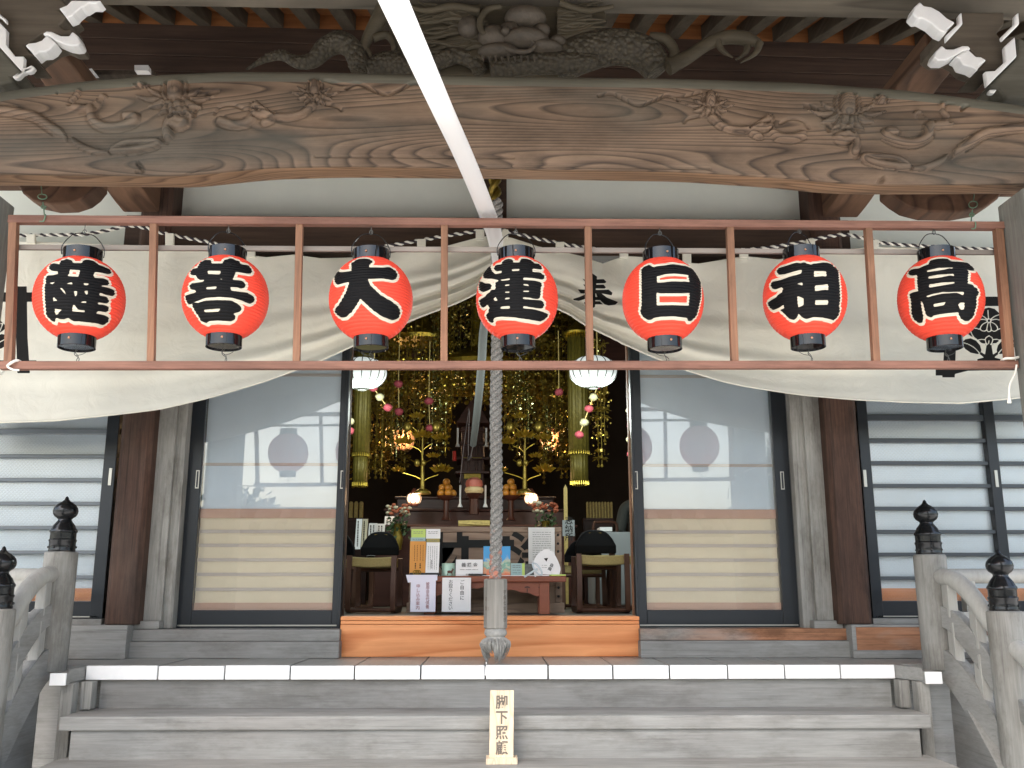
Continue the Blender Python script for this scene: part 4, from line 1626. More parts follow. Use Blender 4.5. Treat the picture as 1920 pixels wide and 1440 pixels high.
# back ridge scales
for pts in ([(500, 103), (530, 96), (556, 108), (588, 98), (604, 76), (630, 60), (655, 68), (674, 92)],):
    for (x, y) in spline(pts, 5):
        b.ball(dpt(x, y, 3.56), .009, 6, 4)
b.build('body', scale_mat, D, smooth=True)
b = MB()
dtube(b, [(725, 5, 16), (708, 40, 15), (690, 70, 11), (676, 100, 8), (655, 126, 4)])
dtube(b, [(700, 72, 8), (725, 66, 7), (738, 86, 5), (733, 108, 2)])
dtube(b, [(684, 88, 6), (696, 110, 5), (690, 128, 2)])
b.build('foreleg', M['carve'], D, smooth=True)
b = MB()
dtube(b, [(1218, 68, 8), (1248, 74, 10), (1264, 98, 10), (1258, 128, 12)], 3.55)
dtube(b, [(1252, 126, 16), (1288, 108, 13), (1328, 82, 12), (1362, 70, 13), (1398, 72, 13), (1424, 82, 8)], 3.54)
dtube(b, [(1424, 80, 8), (1416, 100, 5), (1388, 118, 1.5)], 3.53)
dtube(b, [(1345, 76, 8), (1354, 94, 5), (1374, 108, 1.5)], 3.53)
dtube(b, [(1402, 80, 8), (1398, 98, 5), (1380, 112, 2)], 3.55)
b.build('foreleg', M['carve'], D, smooth=True)
b = MB()
sc = scale_at(950, 60, 3.5)
for (x, y, r, sq) in ((985, 35, 40, (1.0, .8, .55)), (925, 72, 30, (1, .9, .8)), (985, 78, 42, (1.1, .9, .5)), (1020, 92, 30, (1.2, .9, .5)), (935, 100, 34, (1.2, .8, .45)), (955, 62, 22, (1, 1, .9)),
                      (1015, 58, 17, (1, 1, .8)), (1045, 78, 16, (1, 1, .7)), (880, 52, 22, (1, .9, 1))):
    b.ball(dpt(x, y, 3.52), r * sc, 18, 12, sq)
for (x, y) in ((948, 58), (1003, 62)):
    b.ball(dpt(x, y, 3.46), 8 * sc, 10, 8)
dtube(b, [(945, 88, 5), (965, 96, 5), (990, 96, 4.5), (1003, 84, 4), (992, 74, 3)], 3.47)
for k in range(9):
    x = 905 + k * 12
    dtube(b, [(x, 104 + (k % 2) * 2, 3), (x + 2, 116, 1)], 3.47, 6, 3)
b.build('head', plain('dragon_head_wood', (0.085, 0.068, 0.048), .65, bump=.9, bscale=55, var=.3, vscale=20), D, smooth=True)
b = MB()
rnd = random.Random(5)
for k in range(38):
    y0 = 24 + k * 2.3
    x0 = 925 - abs(k - 19) * 1.2
    ln = rnd.uniform(70, 150)
    ph = rnd.uniform(0, 6)
    pts = [(x0 - ln * f, y0 + (y0 - 66) * .35 * f + 7 * math.sin(ph + f * 6), (7.5 * (1 - f) + 1.6), rnd.uniform(0, .03)) for f in (0, .25, .5, .75, 1)]
    dtube(b, pts, 3.52, 7, 4)
b.build('mane', M['carve'], D, smooth=True)
b = MB()
for k in range(22):
    y0 = 22 + k * 3.6
    ln = rnd.uniform(50, 100)
    pts = [(1045 + ln * f, y0 - 18 * f + 5 * math.sin(k + f * 6), (6 * (1 - f) + 1.3), .02) for f in (0, .33, .66, 1)]
    dtube(b, pts, 3.52, 7, 4)
b.build('mane', M['carve'], D, smooth=True)
b = MB()
dtube(b, [(940, 12, 5), (915, 18, 6), (900, 38, 6), (905, 60, 6), (925, 68, 5)], 3.48)
b.build('horn', M['carve'], D, smooth=True)
b = MB()
dtube(b, [(900, 20, 6), (850, 12, 7), (800, 20, 6), (770, 12, 3)], 3.5)
b.build('horn', M['carve'], D, smooth=True)
b = MB()
dtube(b, [(1050, 5, 6), (1100, 20, 6), (1150, 12, 4)], 3.5)
b.build('horn', M['carve'], D, smooth=True)
b = MB()
ext(b, [(720, -30), (1120, -30), (1140, 40), (1080, 60), (1060, 140), (760, 140), (730, 60)], 3.575, 3.61)
b.build('back_board', M['carve'], D, bevel=.01)
# ================================================================ lantern rack
def fd(px):
    return 3.19 + .12 * px / 1920


def fp(px, py, dd=0.0):
    return P(px, py, fd(px) + dd)


FR = thing('lantern_rack', fp(950, 412), 'long reddish brown wooden rack holding the row of seven red lanterns', 'lantern rack')
fx_dir = (fp(1905, 684) - fp(2, 685)).normalized()
fz_dir = (fp(27, 405) - fp(15, 690)).normalized()
fn = fx_dir.cross(Vector((0, 0, 1))).normalized()


def rail(p0, p1, wpx, t, mat, name='rail', dd=0.0):
    a, c = fp(*p0, dd), fp(*p1, dd)
    w_ = wpx * scale_at((p0[0] + p1[0]) / 2, (p0[1] + p1[1]) / 2, fd((p0[0] + p1[0]) / 2))
    ax = (c - a).normalized()
    up = fn.cross(ax)
    b = MB()
    b.bar(a, c, w_, t, up)
    return b.build(name, mat, FR, bevel=.0015)


rail((18, 412.5), (1880, 424.5), 14.5, .030, M['frame_x'], 'top_rail')
rail((2, 686), (1906, 684.5), 14.5, .030, M['frame_x'], 'bottom_rail')
rail((26.5, 419), (17.5, 679.5), 15, .028, M['frame_z'], 'end_post')
rail((1871, 431), (1892, 678), 15, .028, M['frame_z'], 'end_post')
for a, c in (((289, 421), (283.5, 679)), ((562, 423), (556, 679)), ((833.5, 424), (832.5, 679)), ((1102, 426), (1106, 678)), ((1368, 428), (1377, 678)), ((1627, 429), (1642, 678))):
    rail(a, c, 13, .026, M['frame_z'], 'divider')
rail((34, 464), (1864, 473.5), 9.5, .014, M['batten'], 'back_batten', .035)

# hooks of green wire that hang the rack from the beam
for px0, py0, px1, py1 in ((76, 338, 84, 410), (1828, 352, 1820, 424)):
    t = thing('wire_hook', fp(px1, py1), ('left' if px0 < 900 else 'right') + ' green wire hook tying the lantern rack to the beam', 'hook', 'rack hooks')
    a, c = P(px0, py0, 3.50), fp(px1, py1)
    b = MB()
    m1 = a.lerp(c, .36)
    loop = []
    L_ = (c - a).length
    side = Vector((1, 0, 0))
    loop.append(a)
    loop.append(a.lerp(c, .25))
    for k in range(9):
        an = math.pi * 2 * k / 8
        loop.append(a.lerp(c, .45) + side * (.017 * math.sin(an)) + (a - c).normalized() * (.032 * math.cos(an)))
    b.tube(spline(loop, 3), .0022, 6)
    loop2 = [a.lerp(c, .60)]
    for k in range(7):
        an = math.pi * 2 * k / 6
        loop2.append(a.lerp(c, .72) + side * (.009 * math.sin(an)) + (a - c).normalized() * (.016 * math.cos(an)))
    loop2 += [a.lerp(c, .9), c + Vector((.01, -.018, .008)), c + Vector((.006, -.018, -.016)), c + Vector((-.008, -.018, -.018))]
    b.tube(spline(loop2, 3), .0024, 6)
    b.build('wire_loop', M['greenwire'], t, smooth=True)
# cords that tie the lower corners to the posts
for sgn, pts in ((-1, [(-30, 712, .16), (2, 700, .06), (16, 684, -.02), (30, 676, -.02), (38, 678, .0)]), (1, [(1968, 655, .2), (1930, 662, .1), (1905, 671, -.02), (1886, 672, -.02), (1878, 676, 0)])):
    t = thing('tie_cord', fp(pts[2][0], pts[2][1]), ('left' if sgn < 0 else 'right') + ' white cord tying a lower rack corner to the porch post', 'cord', 'rack tie cords')
    b = MB()
    b.tube(spline([fp(x, y, q) for x, y, q in pts], 6), .0048, 8)
    if sgn > 0:
        b.tube(spline([fp(1906, 684, -.02), fp(1903, 700, -.02), fp(1893, 722, -.02), fp(1892, 742, -.02)], 6), .0036, 8)
        for k in range(7):
            b.tube([fp(1892, 742, -.02), fp(1889 + k * 1.2, 756, -.02)], [.004, .0015], 6)
    else:
        b.tube(spline([fp(14, 688, -.02), fp(24, 693, -.022), fp(36, 694, -.02)], 6), .0036, 8)
    b.build('cord', M['cordwhite'], t, smooth=True)

# ---- red paper lanterns, the characters traced as outlines with holes
GL = {}
GL[0] = ((60, 460), [[(250, 320), (290, 270), (415, 285), (430, 230), (520, 203), (600, 230), (605, 268), (755, 270), (770, 225), (840, 215), (960, 250), (990, 290), (1080, 315), (1180, 370), (1195, 410), (1165, 430), (1040, 405), (940, 395), (915, 440), (930, 490), (1080, 500), (1140, 530), (1160, 570), (1130, 600), (1045, 595), (1030, 620), (1160, 640), (1235, 680), (1245, 730), (1210, 762), (1100, 735), (1010, 705), (1005, 760), (1100, 770), (1150, 810), (1150, 855), (1120, 870), (985, 850), (985, 890), (1100, 900), (1150, 930), (1150, 975), (1120, 1000), (980, 980), (960, 1030), (1090, 1050), (1150, 1090), (1140, 1150), (1070, 1195), (980, 1165), (700, 1130), (640, 1135), (580, 1110), (545, 1080), (480, 1105), (420, 1105), (355, 1075), (350, 1130), (320, 1145), (260, 1100), (215, 1045), (195, 800), (190, 600), (210, 590), (205, 480), (240, 455), (330, 450), (390, 430), (395, 380), (300, 380), (260, 350)]],
         [[(560, 360), (730, 370), (700, 475), (520, 460), (555, 430)], [(245, 560), (350, 540), (310, 595)], [(490, 580), (600, 545), (620, 590)], [(765, 560), (860, 565), (845, 605), (775, 600)], [(410, 640), (440, 625), (500, 690), (520, 760), (470, 710)], [(620, 680), (685, 680), (680, 745), (645, 785)], [(775, 680), (845, 675), (840, 750), (805, 745)], [(320, 760), (390, 835), (310, 845)], [(335, 945), (455, 960), (375, 1050), (345, 1045)], [(610, 885), (640, 885), (690, 960), (800, 970), (795, 1010), (595, 995)], [(715, 865), (755, 835), (825, 830), (820, 870)]])
GL[1] = ((334, 460), [[(180, 390), (210, 355), (290, 335), (330, 250), (400, 215), (490, 225), (495, 275), (670, 275), (690, 220), (790, 195), (920, 240), (935, 285), (1060, 305), (1115, 380), (1085, 425), (1030, 415), (860, 390), (850, 430), (810, 520), (950, 530), (1010, 580), (1000, 630), (950, 645), (880, 625), (775, 620), (790, 680), (1050, 715), (1140, 780), (1140, 840), (1080, 875), (1000, 840), (820, 785), (620, 770), (420, 785), (270, 830), (200, 880), (150, 885), (105, 790), (110, 755), (260, 715), (270, 670), (190, 655), (165, 610), (190, 575), (380, 545), (405, 510), (330, 520), (280, 480), (270, 440), (200, 445), (180, 420)],
                      [(205, 890), (240, 860), (300, 870), (400, 835), (560, 825), (790, 830), (900, 885), (955, 945), (930, 990), (820, 1020), (860, 1070), (850, 1110), (790, 1135), (600, 1120), (460, 1130), (430, 1165), (340, 1130), (310, 1060), (260, 1000)]],
         [[(440, 375), (645, 380), (635, 440), (440, 435)], [(610, 512), (650, 490), (680, 522)], [(415, 620), (585, 610), (575, 660), (420, 665)], [(375, 960), (640, 940), (615, 1000), (400, 1010)]])
GL[2] = ((606, 460), [[(415, 270), (520, 205), (620, 195), (720, 220), (745, 250), (690, 285), (680, 335), (850, 335), (1000, 330), (1080, 375), (1115, 440), (1090, 500), (1040, 520), (900, 495), (660, 500), (700, 600), (860, 750), (1050, 860), (1130, 930), (1160, 1010), (1130, 1090), (1050, 1120), (900, 1070), (750, 970), (640, 870), (555, 790), (500, 890), (420, 1000), (340, 1070), (270, 1080), (210, 1040), (165, 985), (270, 840), (350, 690), (395, 545), (300, 565), (210, 590), (170, 540), (165, 460), (215, 385), (250, 410), (425, 385), (430, 310)]], [])
GL[3] = ((878, 460), [[(380, 330), (420, 295), (505, 290), (510, 240), (590, 200), (665, 215), (670, 260), (775, 260), (790, 205), (860, 195), (970, 235), (980, 270), (1070, 280), (1110, 330), (1100, 360), (960, 345), (955, 400), (1080, 410), (1140, 450), (1145, 495), (1110, 510), (960, 485), (820, 480), (820, 520), (1000, 530), (1080, 555), (1110, 590), (1085, 630), (1080, 770), (1050, 800), (990, 795), (940, 780), (815, 770), (815, 810), (1090, 830), (1135, 860), (1130, 930), (1090, 945), (820, 905), (820, 950), (980, 965), (1110, 1000), (1205, 1040), (1170, 1090), (1090, 1140), (980, 1120), (700, 1075), (480, 1065), (390, 1080), (360, 1165), (310, 1140), (260, 1060), (300, 1020), (320, 920), (280, 880), (220, 935), (180, 900), (160, 820), (250, 770), (350, 670), (410, 670), (410, 560), (470, 525), (390, 500), (230, 490), (220, 440), (240, 350), (320, 295), (350, 390), (400, 435), (510, 410), (510, 375), (430, 385), (390, 365)],
                      [(165, 545), (210, 550), (240, 575), (330, 575), (350, 620), (310, 670), (220, 700), (165, 670), (155, 610)]],
         [[(650, 350), (775, 345), (770, 385), (650, 390)], [(470, 515), (635, 490), (630, 520), (490, 535)], [(540, 590), (630, 580), (625, 605), (540, 615)], [(815, 575), (900, 580), (925, 615), (820, 600)], [(540, 690), (630, 685), (625, 720), (540, 715)], [(815, 675), (925, 675), (920, 705), (815, 700)], [(540, 785), (630, 775), (630, 810), (540, 820)], [(470, 955), (490, 915), (630, 905), (625, 955)], [(370, 810), (410, 760), (430, 810), (455, 835), (385, 840)]])
GL[4] = ((1152, 460), [[(405, 350), (510, 290), (590, 335), (640, 315), (880, 285), (1080, 315), (1200, 370), (1290, 470), (1300, 600), (1300, 780), (1260, 960), (1230, 1060), (1150, 1135), (1100, 1125), (1095, 1085), (900, 1060), (700, 1065), (590, 1085), (550, 1115), (500, 1115), (430, 1070), (390, 1000), (410, 900), (410, 500)]],
         [[(630, 460), (760, 430), (900, 420), (1110, 440), (1135, 560), (1080, 545), (860, 545), (740, 560), (635, 565)], [(625, 700), (700, 715), (900, 715), (1135, 710), (1120, 910), (880, 900), (630, 905)]])
GL[5] = ((1418, 460), [[(300, 380), (330, 345), (450, 310), (600, 262), (660, 275), (710, 257), (780, 280), (820, 300), (860, 275), (1000, 262), (1080, 262), (1140, 290), (1230, 370), (1235, 430), (1250, 600), (1260, 800), (1240, 930), (1260, 960), (1230, 1060), (1160, 1130), (1130, 1110), (1000, 1075), (850, 1070), (750, 1105), (680, 1070), (630, 1010), (610, 1080), (560, 1115), (490, 1095), (430, 1030), (360, 970), (420, 950), (415, 880), (340, 935), (250, 970), (200, 930), (165, 870), (280, 790), (390, 700), (410, 650), (390, 620), (290, 660), (240, 645), (210, 590), (240, 550), (380, 520), (540, 460), (680, 425), (690, 395), (690, 360), (560, 390), (420, 430), (340, 440)]],
         [[(860, 380), (1050, 380), (1060, 475), (1010, 460), (865, 480)], [(600, 575), (695, 545), (705, 610), (610, 585)], [(875, 600), (1085, 575), (1085, 680), (1040, 670), (875, 690)], [(610, 755), (715, 790), (715, 900), (630, 940), (615, 860)], [(880, 815), (1085, 815), (1080, 895), (880, 900)]])
GL[6] = ((1672, 460), [[(245, 410), (270, 365), (400, 350), (560, 280), (570, 235), (700, 195), (850, 205), (880, 240), (1000, 245), (1150, 265), (1220, 310), (1245, 380), (1190, 370), (1120, 355), (1155, 400), (1140, 480), (1140, 580), (1200, 590), (1290, 660), (1310, 720), (1270, 770), (1270, 900), (1230, 1060), (1160, 1130), (1090, 1130), (1030, 1080), (1000, 1000), (880, 1010), (720, 1030), (620, 1050), (590, 1080), (520, 1050), (500, 980), (470, 860), (430, 825), (440, 920), (470, 1060), (460, 1150), (410, 1165), (330, 1110), (300, 1030), (290, 820), (265, 740), (300, 710), (400, 690), (385, 560), (385, 440), (300, 450), (255, 440)]],
         [[(515, 380), (700, 335), (930, 330), (920, 355), (870, 345), (700, 385), (520, 405)], [(540, 465), (700, 435), (940, 420), (940, 470), (880, 455), (700, 490), (545, 505)], [(550, 585), (750, 555), (955, 545), (950, 575), (700, 615), (555, 640)], [(500, 770), (600, 725), (760, 695), (1085, 690), (1085, 755), (970, 715), (750, 730), (600, 765), (545, 785)], [(620, 880), (820, 840), (790, 900), (625, 930)], [(985, 900), (1020, 855), (1100, 855), (1090, 965), (1030, 975), (1010, 930)]])
# centre of the top cap and of the bottom cap (pixels)
CAP = [((156, 473), (145, 634)), ((427, 471), (420.5, 633)), ((696, 474), (696, 635)), ((968, 474), (971, 634)), ((1239, 478), (1246, 634)), ((1502, 474), (1514, 631)), ((1755, 476), (1770, 632))]
RAD = [.1515, .150, .150, .149, .148, .150, .150]
LAB = ['red paper lantern bearing the dense black character 薩', 'red paper lantern bearing the black character 菩', 'red paper lantern bearing the simple black character 大',
       'red paper lantern bearing the black character 蓮, in the middle of the row', 'red paper lantern bearing the boxy black character 日', 'red paper lantern bearing the black character 祖',
       'red paper lantern bearing the black character 高']
RIBS = 27


def lantern(i):
    (ox, oy), outers, holes = GL[i]
    (tx, ty), (bx_, by) = CAP[i]
    T_, B_ = fp(tx, ty), fp(bx_, by)
    C = (T_ + B_) / 2 - Vector((0, 0, .017))
    ax = (T_ - B_).normalized()
    sc = scale_at(bx_, 550, fd(bx_))
    R0 = RAD[i]
    hh = 75.5 * sc       # half height of the paper between the caps
    rc_t, rc_b = .0665, .0625
    t = thing('paper_lantern', C - ax * (hh + .05), LAB[i], 'lantern', 'red paper lanterns on the rack')
    q = Vector((0, 0, 1)).rotation_difference(ax).to_matrix()

    def rad(v):
        # v in -1..1, bottom to top; a full round belly
        end = rc_t if v > 0 else rc_b
        k2 = 1 - ((end - .004) / R0) ** 2
        return R0 * math.sqrt(max(0, 1 - k2 * abs(v) ** 2.1))
    nrow, ncol = RIBS * 6 + 1, 240
    th = np.concatenate([np.linspace(-1.72, 1.72, 190), np.linspace(1.72, 2 * math.pi - 1.72, 52)[1:-1]])
    ncol = len(th)
    vs = np.linspace(-1, 1, nrow)
    pts = np.zeros((nrow, ncol, 3))
    qm = np.array(q)
    cc = np.array(C)
    rr_ = np.zeros(nrow)
    for j, v in enumerate(vs):
        rb = abs(math.sin(math.pi * (j / 6)))
        r = rad(v) - .0036 * (1 - rb ** .7)
        rr_[j] = rad(v)
        x = r * np.sin(th)
        y = -r * np.cos(th)
        z = np.full(ncol, v * hh)
        pts[j] = (qm @ np.stack([x, y, z])).T + cc
    # project the traced outlines onto the lantern's own (angle, height) coordinates
    iq = q.transposed()

    def unwrap(px, py):
        vd = ray(px, py)
        o_ = iq @ (EYE - C)
        d_ = iq @ vd
        best = None
        for k in range(500):
            s = (2.9 + k * .0016) / vd.y
            p = o_ + d_ * s
            v = p.z / hh
            rho = math.hypot(p.x, p.y)
            e = rho - (rad(max(-1, min(1, v))) if abs(v) <= 1 else rc_b)
            if best is None or e < best[0]:
                best = (e, p)
            if e <= 0 and abs(v) <= 1:
                best = (e, p)
                break
        p = best[1]
        an = math.atan2(p.x, -p.y)
        return (an * .145, p.z)

    def dens(poly):
        out = []
        for k in range(len(poly)):
            a, c = poly[k], poly[(k + 1) % len(poly)]
            n = max(1, int(math.hypot(a[0] - c[0], a[1] - c[1]) / 20))
            for m_ in range(n):
                out.append((a[0] + (c[0] - a[0]) * m_ / n, a[1] + (c[1] - a[1]) * m_ / n))
        return out

    def soft(poly):
        # round the traced corners a little
        p = dens(poly)
        n = len(p)
        return [((p[k - 1][0] + 3 * p[k][0] + p[(k + 1) % n][0]) / 5, (p[k - 1][1] + 3 * p[k][1] + p[(k + 1) % n][1]) / 5) for k in range(n)]
    O_ = [[unwrap(ox + a / 8, oy + c / 8) for a, c in soft(p)] for p in outers]
    Hh = [[unwrap(ox + a / 8, oy + c / 8) for a, c in soft(p)] for p in holes]
    S_, Zz = np.meshgrid(np.where(th > math.pi, th - 2 * math.pi, th) * .145, vs * hh)
    ink = sdf(S_, Zz, O_, Hh)
    ink = np.where(np.abs(S_) > 1.75 * .145, .05, ink)
    b = MB()
    flatp = [tuple(p) for p in pts.reshape(-1, 3)]
    fs = []
    for j in range(nrow - 1):
        for k in range(ncol):
            k2 = (k + 1) % ncol
            fs.append((j * ncol + k, j * ncol + k2, (j + 1) * ncol + k2, (j + 1) * ncol + k))
    b.add(flatp, fs)
    pa = b.build('paper_body', M['lantern'], t, smooth='all')
    set_ink(pa, ink.reshape(-1))
    for nm, base, r, h, s in (('top_ring', hh - .004, rc_t, .044, 1), ('bottom_ring', -hh + .006, rc_b, .043, -1)):
        b = MB()
        b.lathe([(r - .006, base), (r, base + .001 * s), (r, base + s * h), (r - .003, base + s * (h + .001)), (r - .003, base + s * (h - .004 if s < 0 else h - .03)), (0.0001, base + s * (h - .004 if s < 0 else h - .03))], C, 40, axis=ax)
        rg = b.build(nm, M['lacquer'], t, smooth=True)
        rv = C + q @ Vector((.012 * math.sin(i * 2), -r - .0005, base + s * h * .5))
        b = MB()
        b.ball(rv, .0045, 8, 6)
        b.build('rivet', M['brass'], rg, smooth=True)
    b = MB()
    hz = hh + .03
    arc = [(-rc_t - .002, hz - .01), (-rc_t - .003, hz + .02), (-rc_t * .8, hz + .05), (-.03, hz + .072), (0, hz + .077), (.03, hz + .072), (rc_t * .8, hz + .05), (rc_t + .003, hz + .02), (rc_t + .002, hz - .01)]
    tw = .35 + .25 * math.sin(i * 1.7)
    b.tube([C + q @ Vector((a * math.cos(tw), a * math.sin(tw), c)) for a, c in spline(arc, 5)], .0017, 6)
    b.build('carrying_loop', M['blackiron'], t, smooth=True)
    b = MB()
    tp = C + q @ Vector((0, 0, hz + .077))
    hk = []
    for k in range(9):
        an = k / 8 * 2 * math.pi
        hk.append(tp + Vector((.006 * math.sin(an), 0, .006 - .008 * math.cos(an))))
    hk += [tp + Vector((0, 0, .02)), tp + Vector((0, 0, .04))]
    b.tube(spline(hk, 3), .0014, 6)
    b.build('top_hook', M['wire'], t, smooth=True)
    b = MB()
    bp = C + q @ Vector((0, 0, -hh - .04))
    r = random.Random(i)
    zz_ = P(bx_, 679, fd(bx_)).z
    ln = bp.z - zz_
    b.tube(spline([bp, bp + Vector((r.uniform(-.006, .0), -.004, -ln * .3)), bp + Vector((r.uniform(0, .012), 0, -ln * .55)), bp + Vector((r.uniform(0, .01), 0, -ln * .85)), Vector((bp.x + .008, bp.y, zz_))], 5), .0013, 6)
    b.tube(spline([bp + Vector((.004, 0, -ln * .1)), bp + Vector((-.004, -.004, -ln * .4)), bp + Vector((.012, 0, -ln * .7)), Vector((bp.x + .012, bp.y, zz_ + .004))], 5), .0013, 6)
    e = r.choice((-1, 1))
    b.tube(spline([bp + Vector((.002, 0, -ln * .5)), bp + Vector((.02 * e, 0, -ln * .42)), bp + Vector((.035 * e, 0, -ln * .25))], 5), .0011, 6)
    b.build('tie_wire', M['wire'], t, smooth=True)
    return t


for i in range(7):
    lantern(i)

# ================================================================ the parted curtain
CT = [(-170, 448), (0, 451), (130, 455), (230, 459), (310, 462), (345, 461), (400, 470), (500, 482), (550, 477), (600, 484), (690, 482), (760, 470), (830, 463), (890, 447), (926, 440), (960, 446), (1010, 462), (1090, 480), (1130, 494), (1170, 480), (1210, 482), (1290, 493), (1310, 494), (1395, 480), (1460, 486), (1540, 472), (1640, 462), (1700, 464), (1760, 468), (1870, 474), (2090, 474)]
CB = [(-170, 786), (0, 793), (100, 790), (200, 780), (300, 768), (400, 745), (500, 715), (600, 678), (700, 632), (790, 594), (860, 568), (900, 548), (926, 520), (955, 540), (1000, 562), (1060, 586), (1100, 612), (1200, 660), (1280, 693), (1350, 715), (1400, 726), (1500, 741), (1600, 750), (1700, 755), (1800, 757), (1920, 746), (2090, 738)]
us = np.unique(np.concatenate([np.arange(-170, 2091, 5), np.arange(-130, 75, 1.5), np.arange(1072, 1164, 1.5), np.arange(1755, 1960, 1.5)]))
NV = 170
vv = np.linspace(0, 1, NV)
UX, VV = np.meshgrid(us, vv)
ct = np.array([yc(u, CT) for u in us])
cb = np.array([yc(u, CB) for u in us])
k5 = np.ones(7) / 7
cb = np.convolve(np.pad(cb, 3, 'edge'), k5, 'valid')
PY = ct[None] * (1 - VV) + cb[None] * VV
dist = np.abs(UX - 926) / 960
gath = np.exp(-(dist / .42) ** 1.5)
rs = np.random.RandomState(3)
# gathered pleats running with the lower hem, fading towards the outer corners, and long soft waves
fold = np.zeros(UX.shape)
for k, (f, ph, am, w0) in enumerate(((3.6, .4, .024, .6), (6.4, 1.3, .009, .7))):
    fold += am * np.sin(2 * math.pi * f * VV ** 1.6 + ph + 3.2 * dist) * np.clip((VV - .25) / .5, 0, 1) * (.10 + 1.0 * gath)
side = np.where(UX < 926, -1, 1)
for k in range(7):
    a, f1, f2, ph = rs.uniform(.006, .015), rs.uniform(.8, 3.2), rs.uniform(-1.5, 1.5), rs.uniform(0, 6)
    fold += a * np.sin(2 * math.pi * (f1 * dist + f2 * VV) + ph + side) * (.35 + .65 * np.sin(math.pi * np.clip(VV, 0, 1)))
# vertical pleats below each hanging loop
loops = [58, 318, 470, 790, 900, 945, 1050, 1170, 1288, 1395, 1520, 1640]
for lx in loops:
    fold -= .016 * np.exp(-((UX - lx) / 26) ** 2) * np.exp(-VV * 5)
DD = 4.86 - .10 * VV - .20 * VV ** 2 * np.clip(dist, 0, 1) + fold
pts = []
vy = np.stack([(UX - 960) / F, -(PY - 720) / F, -np.ones(UX.shape)], -1) @ np.array(CM).T
CP = np.array(EYE) + vy * (DD / vy[..., 1])[..., None]
b = MB()
b.grid([tuple(p) for p in CP.reshape(-1, 3)], len(us), NV)
b.f = [f[::-1] for f in b.f]
cu_root = thing('shrine_curtain', (0, 4.85, 3.4), 'wide cream canvas curtain parted at the middle with black crests', 'curtain')
cl = b.build('cloth', M['curtain'], cu_root, smooth='all')
sol = cl.modifiers.new('thickness', 'SOLIDIFY')
sol.thickness = .002
# hem: a second fold of cloth along the lower edge
b = MB()
for sg in (-1, 1):
    sel = [u for u in us if (u - 926) * sg > 12]
    hp = []
    for u in sel[::3]:
        d_ = interp(u, us, DD[-1])
        hp.append(P(u, interp(u, us, cb) - 1.2, d_ - .004))
    b.tube(hp, .005, 6)
b.build('hem', M['curtain'], cu_root, smooth=True)


def set_const(o, v):
    set_ink(o, np.full(len(o.data.vertices), v))


set_const(bpy.data.objects[cu_root.children[1].name], 1.0)
# printed marks (coordinates in photo pixels of the flat cloth)
q16 = lambda pts: [(1060 + a / 16, 500 + c / 16) for a, c in pts]
HOU = [q16(p) for p in ([(770, 190), (825, 210), (950, 300), (930, 500), (900, 780), (890, 1200), (840, 1235), (815, 1200), (800, 780), (780, 500)],
                        [(510, 355), (600, 400), (940, 385), (1150, 375), (1235, 460), (1180, 495), (900, 500), (640, 500)],
                        [(535, 530), (640, 550), (1150, 540), (1215, 620), (1180, 655), (900, 650), (620, 640)],
                        [(380, 685), (1000, 700), (1300, 690), (1410, 780), (1390, 860), (1080, 800), (760, 800), (460, 800)],
                        [(700, 700), (800, 650), (850, 720), (760, 860), (560, 980), (400, 1025), (260, 1005), (230, 970), (420, 910), (600, 830)],
                        [(870, 690), (1080, 800), (1250, 930), (1580, 1060), (1500, 1140), (1300, 1165), (1180, 1130), (1080, 1040), (960, 900)],
                        [(740, 910), (1060, 910), (1060, 1000), (740, 1000)],
                        [(560, 1080), (620, 1040), (1030, 1040), (1130, 1130), (900, 1130), (600, 1140)])]
cm = lambda pts: [(1830 - a, c) for a, c in pts]       # mirror about the crest axis (zoom px 915)
BL = [[(100, 130), (1730, 130), (1730, 270), (100, 270)], [(262, 40), (432, 40), (425, 700), (400, 1340), (215, 1340), (250, 800)],
      [(115, 1150), (1715, 1150), (1715, 1235), (1300, 1235), (915, 1235), (600, 1240), (400, 1290), (400, 1312), (115, 1312)]]
BL.append(cm(BL[1]))
leaf = [(495, 830), (560, 770), (640, 755), (720, 790), (780, 860), (800, 930), (785, 985), (740, 990), (640, 970), (560, 915)]
BL += [leaf, cm(leaf)]
BL.append([(915, 848), (880, 850), (862, 960), (850, 1040), (740, 1068), (740, 1090), (1090, 1090), (1090, 1068), (980, 1040), (968, 960), (950, 850)])
sb_ = [(770, 985), (800, 965), (870, 1010), (850, 1050)]
BL += [sb_, cm(sb_)]
fr_l = [(915, 293), (830, 315), (760, 380), (690, 470), (640, 570), (555, 650), (640, 720), (740, 775), (800, 830), (850, 860), (915, 855)]
BL.append(fr_l + cm(fr_l)[::-1])
WL = [spline([(915 + 28 * math.cos(k * math.pi / 4), 490 + 28 * math.sin(k * math.pi / 4)) for k in range(9)], 2), [(898, 335), (908, 460)]]
for ln in ([(760, 400), (830, 425), (890, 470)], [(880, 480), (800, 470), (730, 495), (698, 550), (698, 600)], [(620, 598), (700, 600), (785, 622)], [(885, 510), (820, 545), (785, 600), (800, 635), (845, 648), (885, 625)],
           [(900, 525), (888, 580), (882, 630), (900, 652), (915, 654)], [(620, 598), (670, 715), (745, 785), (800, 830), (850, 858)], [(745, 785), (800, 770), (855, 772), (870, 745), (915, 716)], [(855, 772), (870, 820), (890, 848)],
           [(500, 815), (600, 842), (700, 900), (775, 980)], [(800, 835), (850, 838), (880, 850)]):
    s = spline(ln, 4)
    WL += [s, cm(s)]
WL.append([(915, 790), (908, 835)])
crest = np.full(UX.shape, 99.)
